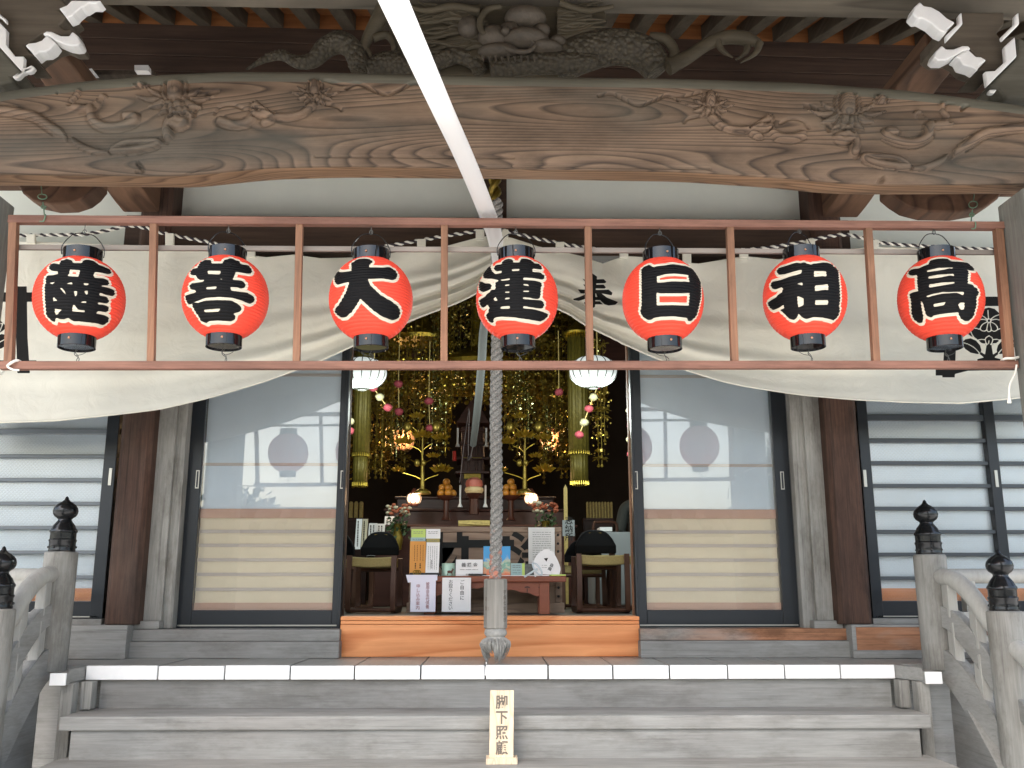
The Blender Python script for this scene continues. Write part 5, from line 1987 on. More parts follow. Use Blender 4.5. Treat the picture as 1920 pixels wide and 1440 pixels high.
for ax_, sh in ((1740, 0), (1740, -1886)):
    f = lambda p: [(ax_ + sh + a / 8, (540 if sh == 0 else 537 - 5) + c / 8) for a, c in p]
    m_ = (UX > ax_ + sh - 20) & (UX < ax_ + sh + 260)
    gx, gy = UX[m_], PY[m_]
    d_ = sdf(gx, gy, [f(p) for p in BL])
    # separate bars and flower parts are drawn over one another: keep true union
    u_ = np.full(gx.shape, 99.)
    for p in BL:
        u_ = np.minimum(u_, sdf(gx, gy, [f(p)]))
    wsegs = []
    for l_ in WL:
        wsegs += line_segs(f(l_))
    wd_ = seg_dist(gx, gy, wsegs)
    u_ = np.maximum(u_, 1.05 - wd_)
    crest[m_] = np.minimum(crest[m_], u_)
m_ = (UX > 1060) & (UX < 1175)
gx, gy = UX[m_], PY[m_]
u_ = np.full(gx.shape, 99.)
for p in HOU:
    u_ = np.minimum(u_, sdf(gx, gy, [p]))
crest[m_] = np.minimum(crest[m_], u_)
set_ink(cl, np.clip(crest * .0027, -.05, .05).reshape(-1))

# striped cord with the cloth loops
CORD = [(-150, 446), (0, 442), (130, 440), (165, 438), (210, 430), (243, 423), (275, 428), (305, 437), (380, 452), (430, 461), (520, 466), (620, 466), (700, 464), (780, 452), (830, 443), (890, 434), (925, 428), (960, 436), (1020, 450), (1090, 463), (1160, 470), (1280, 471), (1400, 468), (1470, 460), (1540, 446), (1585, 440), (1620, 447), (1660, 456), (1760, 463), (1870, 467), (2060, 467)]
cord_root = thing('curtain_rope', P(926, 428, 4.82), 'black and white twisted cord that the curtain hangs from', 'cord')
cp = spline([P(x, y, 4.84) for x, y in CORD], 22)
for k, mt in ((0, 'cordwhite'), (1, 'cordblack')):
    b = MB()
    ln = 0
    pl = []
    for j, p in enumerate(cp):
        p = Vector(p)
        if j:
            ln += (p - Vector(cp[j - 1])).length
        a = ln / .055 * 2 * math.pi + k * math.pi
        pl.append(p + Vector((0, math.cos(a), math.sin(a))) * .0055)
    b.tube(pl, .0062, 6)
    b.build('white_strand' if k == 0 else 'black_strand', M[mt], cord_root, smooth=True)
b = MB()
for lx in loops:
    y0, y1 = yc(lx, CORD), yc(lx, CT)
    w_ = 8
    pts_ = [(lx - w_, y0 - 2), (lx + w_, y0 - 2), (lx + w_, max(y1, y0 + 8) + 4), (lx - w_, max(y1, y0 + 8) + 4)]
    lb = MB()
    lb.prism([(P(a, c, 4.82).x, P(a, c, 4.82).z) for a, c in pts_], 4.815, 4.835)
    o = lb.build('hanging_loop', M['curtain'], cu_root, bevel=.003)
    set_const(o, 1.0)

# ================================================================ white band, bell rope, floor sign
WB = thing('white_band', P(800, 150, 2.3), 'long white cloth band stretching from overhead into the dark hall', 'band')
b = MB()
ctr = [(690, -110, 1.45), (737, 0, 1.80), (782, 100, 2.10), (829, 205, 2.48), (877, 310, 2.90), (917, 410, 3.34), (929, 450, 3.62)]
pl = [P(*c) for c in ctr]
wid = [.066] * 6 + [.062]
s3 = spline([(*p, w_) for p, w_ in zip(pl, wid)], 6)
s3 += spline([(*pl[-1], .062), (*P(931, 520, 4.3), .04), (*P(908, 610, 5.3), .05), (*P(903, 680, 6.0), .055), (*P(896, 760, 6.6), .055), (*P(887, 835, 7.2), .05)], 6)[1:]
def strip(sec, name, mat):
    L0 = len(sec)
    vs, fs = [], []
    for x_, y_, z_, w_ in sec:
        for a in (-1, -.5, 0, .5, 1):
            vs.append((x_ + a * w_ / 2, y_, z_ - .006 * (1 - a * a) + .004))
    for x_, y_, z_, w_ in sec:
        for a in (-1, -.5, 0, .5, 1):
            vs.append((x_ + a * w_ / 2, y_ - .003, z_ - .012 * (1 - a * a) - .003))
    o5 = L0 * 5
    for i in range(L0 - 1):
        for k in range(4):
            a = i * 5 + k
            fs.append((a, a + 5, a + 6, a + 1))
            fs.append((o5 + a, o5 + a + 1, o5 + a + 6, o5 + a + 5))
        fs.append((i * 5, o5 + i * 5, o5 + i * 5 + 5, i * 5 + 5))
        fs.append((i * 5 + 4, i * 5 + 9, o5 + i * 5 + 9, o5 + i * 5 + 4))
    q_ = MB()
    q_.add(vs, fs)
    return q_.build(name, mat, WB, smooth='all')


strip(s3[:44], 'cloth_strip', M['whitecloth'])
strip(s3[43:], 'inner_strip', M['shadecloth'])
b = MB()
b.flat(spline([P(887, 835, 7.2), P(881, 860, 7.3), P(878, 840, 7.35), P(880, 770, 7.4), P(872, 820, 7.45), P(862, 905, 7.5)], 5), .05, .004, up=(0, 1, .1))
b.build('loose_end', M['mauve'], WB, smooth=True)

RP = thing('bell_rope', P(929, 1190, 4.68), 'thick twisted grey rope with a wooden barrel and frayed tassel', 'rope')
dr_ = 4.68
xt = P(931, 700, dr_).x
zt0, zt1 = 3.62, Z(1088, dr_)
b = MB()
for k in range(3):
    pl = []
    n = int((zt0 - zt1) / .008)
    for j in range(n + 1):
        z = zt0 - (zt0 - zt1) * j / n
        a = z / .108 * 2 * math.pi + k * math.pi * 2 / 3
        wob = .003 * math.sin(z * 7)
        pl.append((xt + wob + .0175 * math.cos(a), dr_ + .0175 * math.sin(a), z))
    b.tube(pl, .0148, 10)
b.build('twisted_rope', M['rope'], RP, smooth=True)
zb0, zb1 = Z(1085, dr_), Z(1179, dr_)
b = MB()
n = 8
rr0 = .0575
b.lathe([(.045, zb0), (rr0, zb0 - .004), (rr0 * 1.0, zb1 + .004), (.045, zb1)], (xt - .001, dr_, 0), n)
sh = b.build('wooden_barrel', wood('barrel_wood', (0.20, 0.185, 0.16), (0.36, 0.34, 0.30), 'Z', 60, blotch=.2), RP, bevel=.003)
text('lettering', '奉\n納', .026, M['carvedink'], (xt - .043, dr_ - .036, (zb0 + zb1) / 2), sh, spacing=1.6, rot=(90, 0, -45))
text('lettering', '平\n成\n七\n年\n吉\n日', .021, M['carvedink'], (xt + .043, dr_ - .036, (zb0 + zb1) / 2 - .01), sh, spacing=1.25, rot=(90, 0, 45))
b = MB()
b.lathe([(.046, zb1 + .002), (.053, zb1 - .006), (.055, zb1 - .022), (.05, zb1 - .032), (.044, zb1 - .036), (.046, zb1 - .044), (.04, zb1 - .052)], (xt, dr_, 0), 24)
b.build('binding', M['tassel'], RP, smooth=True)
b = MB()
r = random.Random(3)
zt_s = zb1 - .04
for k in range(300):
    a = r.uniform(0, 6.28)
    ln = r.uniform(.04, .075) + (.045 if abs(math.sin(a * 1.5 + .4)) > .86 else 0)
    fl = r.uniform(.8, 1.35)
    c, s = math.cos(a), math.sin(a)
    r0_ = r.uniform(.02, .045)
    b.tube(spline([(xt + c * r0_, dr_ + s * r0_, zt_s), (xt + c * .055 * fl, dr_ + s * .055 * fl, zt_s - ln * .35), (xt + c * .052 * fl, dr_ + s * .052 * fl, zt_s - ln * .7), (xt + c * .035 * fl, dr_ + s * .035 * fl, zt_s - ln)], 3), [.0022, .0026, .0028, .0028, .0026, .0024, .002, .0017, .0014, .0008], 4)
b.build('frayed_tassel', M['tassel'], RP, smooth=True)

SG = thing('floor_sign', P(941, 1430, 4.16), 'small pale wooden sign with four carved characters standing on the stairs', 'sign')
ds = 4.13
zb_s = .879
z1s, z0s = Z(1296, ds), Z(1421, ds)
x0s, x1s = X(919, ds, 1300), X(964, ds, 1300)
b = MB()
b.bar(((x0s + x1s) / 2 - .003, ds + .018, z0s - .004), ((x0s + x1s) / 2, ds + .040, z1s), x1s - x0s, .020, up=(1, 0, 0))
bd = b.build('board', M['sign'], SG, bevel=.002)
b = MB()
b.box(x0s - .016, x1s + .014, ds - .015, ds + .07, zb_s, z0s)
b.build('foot', M['sign'], SG, bevel=.002)
tl = math.degrees(math.atan2(.022, z1s - z0s + .004))
text('lettering', '脚\n下\n照\n顧', .058, M['carvedink'], ((x0s + x1s) / 2 - .001, ds + .029 - .0118, (z0s + z1s) / 2 - .004), bd, bold=.0012, spacing=1.04, rot=(90 - tl, 0, 0), sx=.92)
# ================================================================ inside the hall
def rbox(name, label, cat, px0, px1, py0, py1, d0, depth, mat, group=None, bevel=.002):
    b = MB()
    b.box(X(px0, d0, (py0 + py1) / 2), X(px1, d0, (py0 + py1) / 2), d0, d0 + depth, Z(py1, d0), Z(py0, d0))
    o = b.build(name, mat, None, bevel=bevel)
    return tag(o, label, cat, group)


# ---- offertory box
OB = thing('offertory_box', (X(911, 5.75), 5.75, FLOOR), 'large old wooden offertory box with black painted characters behind the low table', 'offertory box')
do = 5.72
x0, x1 = X(767, do), X(1054, do)
zt, zm = Z(988, do), Z(1128, do)
b = MB()
b.box(x0 + .012, x1 - .012, do + .012, do + .42, FLOOR, zt - .03)
b.build('box_body', M['box'], OB, bevel=.003)
b = MB()
b.box(x0, x1, do - .004, do + .03, zt - .030, zt)
b.box(x0, x1, do + .40, do + .43, zt - .03, zt)
b.box(x0, x0 + .04, do + .03, do + .40, zt - .03, zt)
b.box(x1 - .04, x1, do + .03, do + .40, zt - .03, zt)
for k in range(11):
    xx = x0 + .07 + k * (x1 - x0 - .14) / 10
    b.box(xx - .012, xx + .012, do + .03, do + .40, zt - .025, zt - .005)
b.build('slatted_top', M['box'], OB, bevel=.003)
b = MB()
b.box(x1 - .04, x1 + .0, do + .0, do + .012, FLOOR + .06, zt - .032)
b.box(x0, x0 + .04, do + .0, do + .012, FLOOR + .06, zt - .032)
b.box(x0 - .012, x1 + .012, do - .012, do + .43, FLOOR, FLOOR + .058)
b.build('corner_post', M['box'], OB, bevel=.002)
b = MB()
for py in (1003, 1019, 1034, 1102, 1118):
    for xx in (x1 - .022, x0 + .022):
        b.ball((xx, do - .001, Z(py, do)), .008, 10, 6, (1, .5, 1))
b.build('nail_head', M['blackiron'], OB, smooth=True)
zc = Z(1047, do)
text('lettering', '浄', .30, M['ink'], (X(1000, do), do + .0105, Z(1040, do)), OB, bold=.006)
text('lettering', '財', .30, M['ink'], (X(832, do), do + .0105, Z(1040, do)), OB, bold=.006)
b = MB()
yy = do + .0105
for (a0, a1, c0, c1) in ((856, 964, 1012, 1027), (864, 878, 1005, 1098), (942, 956, 1005, 1098), (856, 964, 1078, 1090)):
    b.box(X(a0, do), X(a1, do), yy - .0012 * (1 + (a1 - a0 > 50)), yy + .002, Z(c1, do), Z(c0, do))
b.build('painted_crest', M['ink'], OB)

# ---- low red table with the leaflets
LT = thing('low_table', (X(914, 5.4), 5.45, FLOOR), 'low reddish brown table holding leaflets in front of the offertory box', 'table')
dt = 5.36
tz1, tz0 = Z(1080, dt), Z(1091, dt)
x0, x1 = X(767, dt), X(1062, dt)
MB().box(x0, x1, dt, dt + .30, tz0, tz1).build('table_top', M['redwood'], LT, bevel=.004)
b = MB()
lx0, lx1 = X(795, dt), X(1031, dt)
lw = .058
b.box(lx0, lx0 + lw, dt + .03, dt + .09, FLOOR, tz0)
b.build('leg', M['redwood'], LT, bevel=.003)
MB().box(lx1 - lw, lx1, dt + .03, dt + .09, FLOOR, tz0).build('leg', M['redwood'], LT, bevel=.003)
MB().box(lx0, lx0 + lw, dt + .22, dt + .28, FLOOR, tz0).build('leg', M['redwood'], LT, bevel=.003)
MB().box(lx1 - lw, lx1, dt + .22, dt + .28, FLOOR, tz0).build('leg', M['redwood'], LT, bevel=.003)
ap = [(lx0 + lw, tz0), (lx1 - lw, tz0)]
low = []
for k in range(25):
    f = k / 24
    x = lx1 - lw - (lx1 - lx0 - 2 * lw) * f
    low.append((x, tz0 - .030 - .050 * abs(2 * f - 1) ** 1.6 - .004 * math.sin(k * 1.9)))
b = MB()
b.prism(ap + low, dt + .036, dt + .05)
b.build('apron', M['redwood'], LT, bevel=.001)
b = MB()
for cx in (944, 989, 1015):
    xx, zz = X(cx, dt), tz0 - .036
    yq = dt + .0345
    b.box(xx - .003, xx + .003, yq, yq + .003, zz - .024, zz)
    b.prism([(xx - .017, zz + .002), (xx - .012, zz + .010), (xx, zz + .013), (xx + .012, zz + .009), (xx + .018, zz), (xx + .004, zz + .003)], yq, yq + .003)
b.build('pine_cutout', M['darkred'], LT)
tb = tz1   # table surface


def sheet(name, label, cat, px0, px1, py0, py1, d, mat, th=.003, lean=0, group=None, skew=0):
    """a stiff sheet of paper or card standing nearly upright"""
    za, zb_ = Z(py1, d), Z(py0, d)
    xa, xb = X(px0, d), X(px1, d)
    b = MB()
    vs = []
    for dy in (0, th):
        vs += [(xa, d + dy, za), (xb, d + dy, za), (xb + skew, d + dy + lean, zb_), (xa + skew, d + dy + lean, zb_)]
    b.add(vs, [(0, 1, 2, 3), (7, 6, 5, 4), (0, 4, 5, 1), (1, 5, 6, 2), (2, 6, 7, 3), (3, 7, 4, 0)])
    o = b.build(name, mat, None)
    return tag(o, label, cat, group)


def lines(parent, px0, px1, pys, d, h, mat, vertical=False, name='printed_lines', lean=0, seed=1):
    b = MB()
    r = random.Random(seed)
    for q in pys:
        if vertical:
            y = px0
            while y < px1:
                e = y + r.uniform(1.2, 3.4)
                b.box(X(q - h / 2, d), X(q + h / 2, d), d - .0016, d - .0006, Z(min(e, px1), d), Z(y, d))
                y = e + r.uniform(.5, 1.4)
        else:
            x = px0
            while x < px1:
                e = x + r.uniform(2, 9)
                b.box(X(x, d), X(min(e, px1), d), d - .0016, d - .0006, Z(q + h / 2, d), Z(q - h / 2, d))
                x = e + r.uniform(.6, 2)
    return b.build(name, mat, parent)


dp = 5.385
# leaflet holder with its leaflets
hold = thing('leaflet_holder', (X(795, dp), dp, tb), 'black holder of orange and white leaflets at the left end of the table', 'leaflet holder')
MB().box(X(767, dp), X(822, dp), dp + .012, dp + .03, tb, Z(994, dp)).build('holder_back', M['blackplastic'], hold)
MB().box(X(768, dp), X(823, dp), dp - .012, dp + .03, tb + .002, tb + .018).build('holder_tray', M['blackplastic'], hold, bevel=.002)
for nm, lab, a0, a1, c0, c1, dq, mt, sk in (('leaflet', 'lime green leaflet at the top left of the holder', 769, 796, 992, 1008, dp + .006, 'greenpaper', 0), ('leaflet', 'pale grey leaflet at the top right of the holder', 797, 824, 992, 1010, dp + .005, 'paper', 0),
                                            ('leaflet', 'thin teal leaflet strip below the lime green one', 768, 796, 1008, 1015, dp + .004, 'tealpaper', 0), ('leaflet', 'thin olive leaflet strip below the pale grey one', 798, 823, 1010, 1018, dp + .0035, 'olivepaper', 0),
                                            ('leaflet', 'tall orange leaflet with dark script at the left of the holder', 767, 797, 1015, 1076, dp - .006, 'orangepaper', 0), ('leaflet', 'tall white leaflet with grey script leaning beside the orange one', 797, 822, 1017, 1075, dp - .008, 'paper', .004)):
    lf = sheet(nm, lab, 'leaflet', a0, a1, c0, c1, dq, M[mt], .0015, 0, 'leaflets in the holder', sk)
    if c1 - c0 > 40 and mt == 'orangepaper':
        lines(lf, 1022, 1052, (776, 781, 787, 792), dq, .8, M['ink'], True, seed=4)
        lines(lf, 1056, 1066, (778, 787), dq, 2.2, M['ink'], True, seed=5)
    elif c1 - c0 > 40:
        lines(lf, 1024, 1068, (802, 806, 810, 814, 818), dq, .8, M['greyink'], True, seed=6)
        lines(lf, 1050, 1066, (808,), dq, 1.6, M['greyink'], True, seed=7)
    else:
        lines(lf, a0 + 4, a1 - 5, ((c0 + 5), (c0 + 8)) if c1 - c0 > 10 else ((c0 + c1) / 2,), dq, .9, M['greyink'], seed=8)
# folded cloth at the table end
b = MB()
b.box(X(762, dt), X(820, dt), dt - .012, dt + .26, tb + .001, tb + .006)
b.prism([(X(761, dt), tb + .006), (X(820, dt), tb + .006), (X(820, dt), tz0 + .008), (X(765, dt), tz0 - .004)], dt - .014, dt - .010)
tag(b.build('table_mat', M['paperblue'], None, bevel=.001), 'folded white mat over the left end of the low table', 'mat')
tn = thing('tin_can', (X(840, dp), dp + .04, tb), 'pale green tin can with a small horse picture on the low table', 'can')
rt = (X(852, dp) - X(827, dp)) / 2
b = MB()
zc1 = Z(1056, dp)
b.lathe([(rt, tb + .002), (rt, zc1 - .012), (rt * .985, zc1 - .011), (rt * .985, zc1 - .009), (rt, zc1 - .008), (rt, zc1), (rt * .9, zc1), (0, zc1 - .003)], (X(839.5, dp), dp + .045, 0), 30)
b.build('can_body', M['tin'], tn, smooth=True)
hs = [(0, 0), (1, 6), (0, 9), (1, 12), (5, 13), (10, 12), (13, 15), (14, 19), (16, 17), (19, 14), (16, 13), (15, 10), (14, 6), (14, 0), (12.6, 0), (12, 5), (9, 6), (5, 5.5), (3, 6), (2, 0)]
b = MB()
b.prism([(X(838, dp) + a * .0021, tb + .004 + c * .0021) for a, c in hs], dp + .045 - rt - .003, dp + .045 - rt + .01)
b.build('horse_picture', M['chairwood'], tn)
# donation card
cdd = dp - .002
cd = sheet('donation_card', 'white card with three large characters beside the tin can', 'card', 854, 905, 1049, 1084, cdd, M['paper'], .004, .012)
text('lettering', '義 援 金', .026, M['greyink'], (X(880, cdd), cdd + .005, Z(1059, cdd)), cd, bold=.0003, rot=(80, 0, 0))
lines(cd, 862, 896, (1068,), cdd + .003, .8, M['greyink'], seed=2)
text('lettering', '妙 法 寺', .012, M['greyink'], (X(880, cdd), cdd + .001, Z(1077, cdd)), cd, rot=(80, 0, 0))
b = MB()
b.box(X(878, cdd), X(912, cdd), dt + .005, dt + .03, tb + .004, tb + .012)
tag(b.build('pen_tray', M['blackplastic'], None, bevel=.002), 'flat black tray lying in front of the donation card', 'tray')
# colourful picture book behind the rope


def pic_mat():
    m, nt, bs = new_mat('colourful_picture')
    tc = nt.nodes.new('ShaderNodeTexCoord')
    sp = nt.nodes.new('ShaderNodeSeparateXYZ')
    nt.links.new(tc.outputs['Generated'], sp.inputs[0])
    n = nt.nodes.new('ShaderNodeTexNoise')
    n.inputs['Scale'].default_value = 5
    n.inputs['Detail'].default_value = 5
    nt.links.new(tc.outputs['Generated'], n.inputs['Vector'])
    ad = nt.nodes.new('ShaderNodeMath')
    ad.operation = 'MULTIPLY_ADD'
    ad.inputs[1].default_value = .8
    nt.links.new(n.outputs[0], ad.inputs[0])
    nt.links.new(sp.outputs[2], ad.inputs[2])
    r = ramp(nt, [(0.45, (.70, .16, .06)), (0.62, (.62, .28, .14)), (0.74, (.12, .35, .28)), (0.86, (.45, .50, .36)), (1.0, (.04, .30, .62)), (1.15, (.03, .28, .66))])
    nt.links.new(ad.outputs[0], r.inputs[0])
    nt.links.new(r.outputs[0], bs.inputs['Base Color'])
    bs.inputs['Roughness'].default_value = .35
    return m


bk = sheet('picture_book', 'bright blue and orange picture board standing behind the rope', 'picture', 906, 957, 1024, 1083, dp + .01, pic_mat(), .012, .02)
cd2 = sheet('greeting_card', 'pale blue card with scribbled marks beside the blue picture', 'card', 958, 979, 1056, 1081, dp, M['tealpaper'], .003, .01)
lines(cd2, 961, 976, (1060, 1064, 1069, 1074), dp, 1, M['greyink'], seed=11)
cd3 = sheet('striped_card', 'narrow lime green striped card on the low table', 'card', 977, 984, 1056, 1081, dp + .002, M['greenpaper'], .003, .01)
cd4 = sheet('photo_card', 'dark photo card half hidden by the round fan', 'card', 984, 1004, 1057, 1081, dp + .004, plain('dark_photo', (.09, .10, .09), .4, var=.6, vscale=50), .003, .01)
bx2 = sheet('notice_paper', 'tall white printed notice standing against the offertory box', 'notice', 991, 1041, 989, 1062, do - .02, M['paper'], .002, 0)
lines(bx2, 999, 1034, [998 + 4.2 * k for k in range(13)], do - .02, .8, M['greyink'], seed=12)
# round fan
fan = thing('paper_fan', (X(1015, dp), dp - .02, tb), 'white round paper fan with black print leaning at the right end of the table', 'fan')
dfan = dp - .025
fpts = spline([(1003, 1083), (1000, 1064), (1004, 1046), (1014, 1034), (1025, 1030), (1036, 1034), (1045, 1048), (1051, 1064), (1050, 1073), (1047, 1078), (1030, 1077), (1010, 1076)], 5)
b = MB()
b.prism([(X(a, dfan), Z(c, dfan)) for a, c in fpts], dfan, dfan + .003)
fl = b.build('fan_leaf', M['paper'], fan)
b = MB()
b.tube([P(983, 1082, dfan - .004), P(1000, 1071, dfan - .004), P(1008, 1067, dfan - .004)], [.006, .0055, .008], 8)
b.tube(spline([P(998, 1056, dfan - .004), P(1001, 1066, dfan - .004), P(1008, 1075, dfan - .004), P(1016, 1078, dfan - .004), P(1014, 1068, dfan - .004), P(1006, 1058, dfan - .004), P(998, 1056, dfan - .004)], 4), .0045, 8)
b.build('fan_handle', plain('pale_plastic', (.55, .62, .66), .3), fan, smooth=True)
b = MB()
for tri in ([(1020, 1047), (1028, 1046), (1025, 1053)],):
    b.prism([(X(a, dfan), Z(c, dfan)) for a, c in tri], dfan - .0015, dfan)
b.build('printed_mark', M['ink'], fl)
text('lettering', '自\n由', .022, M['ink'], (X(1033, dfan), dfan - .001, Z(1063, dfan)), fl, bold=.0004, spacing=1.0, rot=(90, 28, 0))
lines(fl, 1016, 1026, (1060, 1064), dfan, .7, M['greyink'], seed=14)
# papers lying flat on the table
b = MB()
b.box(X(905, dt), X(1030, dt), dt + .002, dt + .12, tb + .0008, tb + .004)
b.box(X(1002, dt), X(1030, dt), dt + .0, dt + .1, tb + .004, tb + .007)
tag(b.build('flat_papers', M['paper'], None), 'loose white sheets lying flat along the front of the low table', 'papers')
b = MB()
b.box(X(1033, dt), X(1061, dt), dt - .002, dt + .14, tb + .001, tb + .009)
tag(b.build('green_booklet', M['greenpaper'], None), 'lime green booklet lying at the right end of the low table', 'booklet')
# notices hanging over the front of the table
for (a0, a1, c1, col1, col2, mt, lab, im) in ((770, 817, 1147, '彼\n岸\n会\n永\n代\n供\n養', '申\nし\n込\nみ\n案\n内', 'paperblue', 'white notice with reddish brushed writing hanging from the left of the table', 'redink'),
                                            (829, 883, 1147, 'ご\n自\n由\nに', 'お\n取\nり\nく\nだ\nさ\nい', 'paper', 'white notice with black brushed writing hanging from the table beside the rope', 'ink')):
    dn = dt - .016 if a0 < 800 else dt - .006
    nt_ = sheet('hanging_notice', lab, 'notice', a0, a1, 1083, c1, dn, M[mt], .0012, 0, 'notices hanging from the table')
    w_ = a1 - a0
    if a0 < 800:
        text('lettering', col1, .0225, M[im], (X(a0 + w_ * .68, dn), dn - .0008, Z(1116, dn)), nt_, spacing=.92)
        text('lettering', col2, .0235, M[im], (X(a0 + w_ * .30, dn), dn - .0008, Z(1119, dn)), nt_, spacing=1.0)
    else:
        text('lettering', col1, .026, M[im], (X(a0 + w_ * .70, dn), dn - .0008, Z(1106, dn)), nt_, spacing=1.1)
        text('lettering', col2, .025, M[im], (X(a0 + w_ * .30, dn), dn - .0008, Z(1115, dn)), nt_, spacing=.95)
# small ornament at the foot of the leaflet holder
tgm = MB()
for k in range(3):
    cx_ = X(778 + k * 3.5, dt)
    tgm.tube([(cx_ + .011 * math.cos(j * .7), dt - .01, tb + .018 + .013 * math.sin(j * .7)) for j in range(10)], .0025, 6)
tag(tgm.build('wire_ornament', M['oldgold'], None, smooth=True), 'small gilt wire ornament in front of the leaflet holder', 'ornament')


# ---- chairs
def chair(px, d, py_seat, rot, label, wpx=85, back=True):
    x = X(px, d)
    z = Z(py_seat, d)
    w_ = wpx * scale_at(px, 1080, d)
    t = thing('low_chair', (x, d, FLOOR), label, 'chair', 'low temple chairs')
    rz = Matrix.Rotation(R(rot), 3, 'Z')
    c = Vector((x, d, 0))
    hs_ = z - FLOOR
    T3 = lambda p: c + rz @ Vector(p) + Vector((0, 0, FLOOR))
    for s in (-1, 1):
        b = MB()
        xx = s * (w_ / 2 + .012)
        loop = [(xx, -.01, hs_ + .005), (xx, -.02, hs_ * .5), (xx, -.01, .05), (xx, .02, .016), (xx, .2, .016), (xx, .36, .016), (xx, .40, .05), (xx, .38, hs_ * .6), (xx, .36, hs_)]
        b.flat([T3(p) for p in spline(loop, 4)], .030, .026, up=rz @ Vector((1, 0, 0)))
        b.build('side_frame', M['chairwood'], t, bevel=.003)
    b = MB()
    b.tube([T3((-w_ / 2, .0, .018)), T3((w_ / 2, .0, .018))], .012, 8)
    b.build('crossbar', M['chairwood'], t, smooth=True)
    b = MB()
    b.tube([T3((-w_ / 2, .38, hs_ - .07)), T3((w_ / 2, .38, hs_ - .07))], .012, 8)
    b.build('crossbar', M['chairwood'], t, smooth=True)
    n = 9
    vs = []
    for j in range(2):
        for i in range(n):
            f = i / (n - 1) * 2 - 1
            dip = -.006 * (1 - f * f)
            for y in (-.01, .38):
                vs.append(T3((f * w_ / 2, y, hs_ + dip - (.055 if j else 0))))
    fs = []
    for i in range(n - 1):
        a = i * 2
        fs += [(a, a + 2, a + 3, a + 1), (a + 2 * n, a + 2 * n + 1, a + 2 * n + 3, a + 2 * n + 2), (a, a + 2 * n, a + 2 * n + 2, a + 2), (a + 1, a + 3, a + 2 * n + 3, a + 2 * n + 1)]
    fs += [(0, 1, 2 * n + 1, 2 * n), (2 * n - 2, 4 * n - 2, 4 * n - 1, 2 * n - 1)]
    b = MB()
    b.add(vs, fs)
    b.build('seat', M['khaki'], t, bevel=.008)
    if back:
        b = MB()
        n = 12
        pts_ = []
        for i in range(n + 1):
            f = i / n * 2 - 1
            pts_.append((f * w_ * .5, .07 + .10 * (1 - abs(f) ** 3.2)))
        poly = [(-w_ * .5, .02)] + pts_ + [(w_ * .5, .02)]
        vs = []
        for dy in (.36, .395):
            for a, h in poly:
                vs.append(T3((a, dy + .09 * h + .03 * (1 - (2 * a / w_) ** 2), hs_ + h)))
        m_ = len(poly)
        fs = [tuple(range(m_)), tuple(range(2 * m_ - 1, m_ - 1, -1))] + [(i, i + m_, (i + 1) % m_ + m_, (i + 1) % m_) for i in range(m_)]
        b.add(vs, fs)
        b.build('backrest', M['blackcloth'], t, bevel=.006)
        b = MB()
        zz = hs_ + .145
        for dy in (.352, .425):
            b.flat([T3((-.04, dy + .045, zz)), T3((0, dy + .048, zz)), T3((.04, dy + .045, zz))], .014, .004)
        b.build('grip', M['oldgold'], t)
    return t


chair(1131, 5.62, 1040, 0, 'low wooden chair with khaki seat right of the offertory box', 82)
chair(696, 5.62, 1044, 0, 'low wooden chair with black back left of the offertory box', 76)
chair(1085, 6.9, 1062, 180, 'black backed low chair turned away beside the offertory box', 66)
chair(1178, 6.15, 1040, 30, 'low chair partly hidden behind the right door edge', 70)
chair(660, 6.6, 1050, 172, 'black backed low chair half hidden at the left door edge', 66)

# ---- grey table, person and papers at the right
GT = thing('cloth_table', (X(1160, 7.2), 7.2, FLOOR), 'table covered with a grey cloth at the right side of the hall', 'table')
b = MB()
b.box(X(1117, 7.0), X(1260, 7.0), 7.0, 7.6, FLOOR + .02, Z(997, 7.0))
b.build('tablecloth', M['greycloth'], GT, bevel=.01)
rbox('paper_stack', 'small stack of pale papers on the grey cloth table', 'papers', 1125, 1148, 988, 996, 7.1, .2, M['paper'])
b = MB()
cs = scale_at(1140, 990, 7.3)
b.tube(spline([P(1112, 1004, 7.7), P(1114, 982, 7.7), P(1122, 979, 7.7), P(1148, 979, 7.7), P(1156, 984, 7.7), P(1157, 1004, 7.7)], 5), .012, 8)
tag(b.build('chair_back_rail', M['chairwood'], None, smooth=True), 'curved wooden chair back behind the grey cloth table', 'chair')
# seated person, mostly hidden by the door
PR = thing('person', (X(1205, 7.9), 7.95, FLOOR), 'person in a dark grey jacket seated behind the cloth table, half hidden by the door', 'person')


def skin_body(name, verts, edges, mat, parent, root, lvl=2):
    off = wloc(parent)
    me = bpy.data.meshes.new(name)
    me.from_pydata([tuple(Vector(v[:3]) - off) for v in verts], edges, [])
    me.materials.append(mat)
    o = bpy.data.objects.new(name, me)
    COL.objects.link(o)
    o.parent = parent
    sk = o.modifiers.new('skin', 'SKIN')
    for i, v in enumerate(verts):
        sd = me.skin_vertices[0].data[i]
        sd.radius = (v[3], v[4] if len(v) > 4 else v[3])
        sd.use_root = (i == root)
    su = o.modifiers.new('smooth', 'SUBSURF')
    su.levels = lvl
    su.render_levels = lvl
    return o


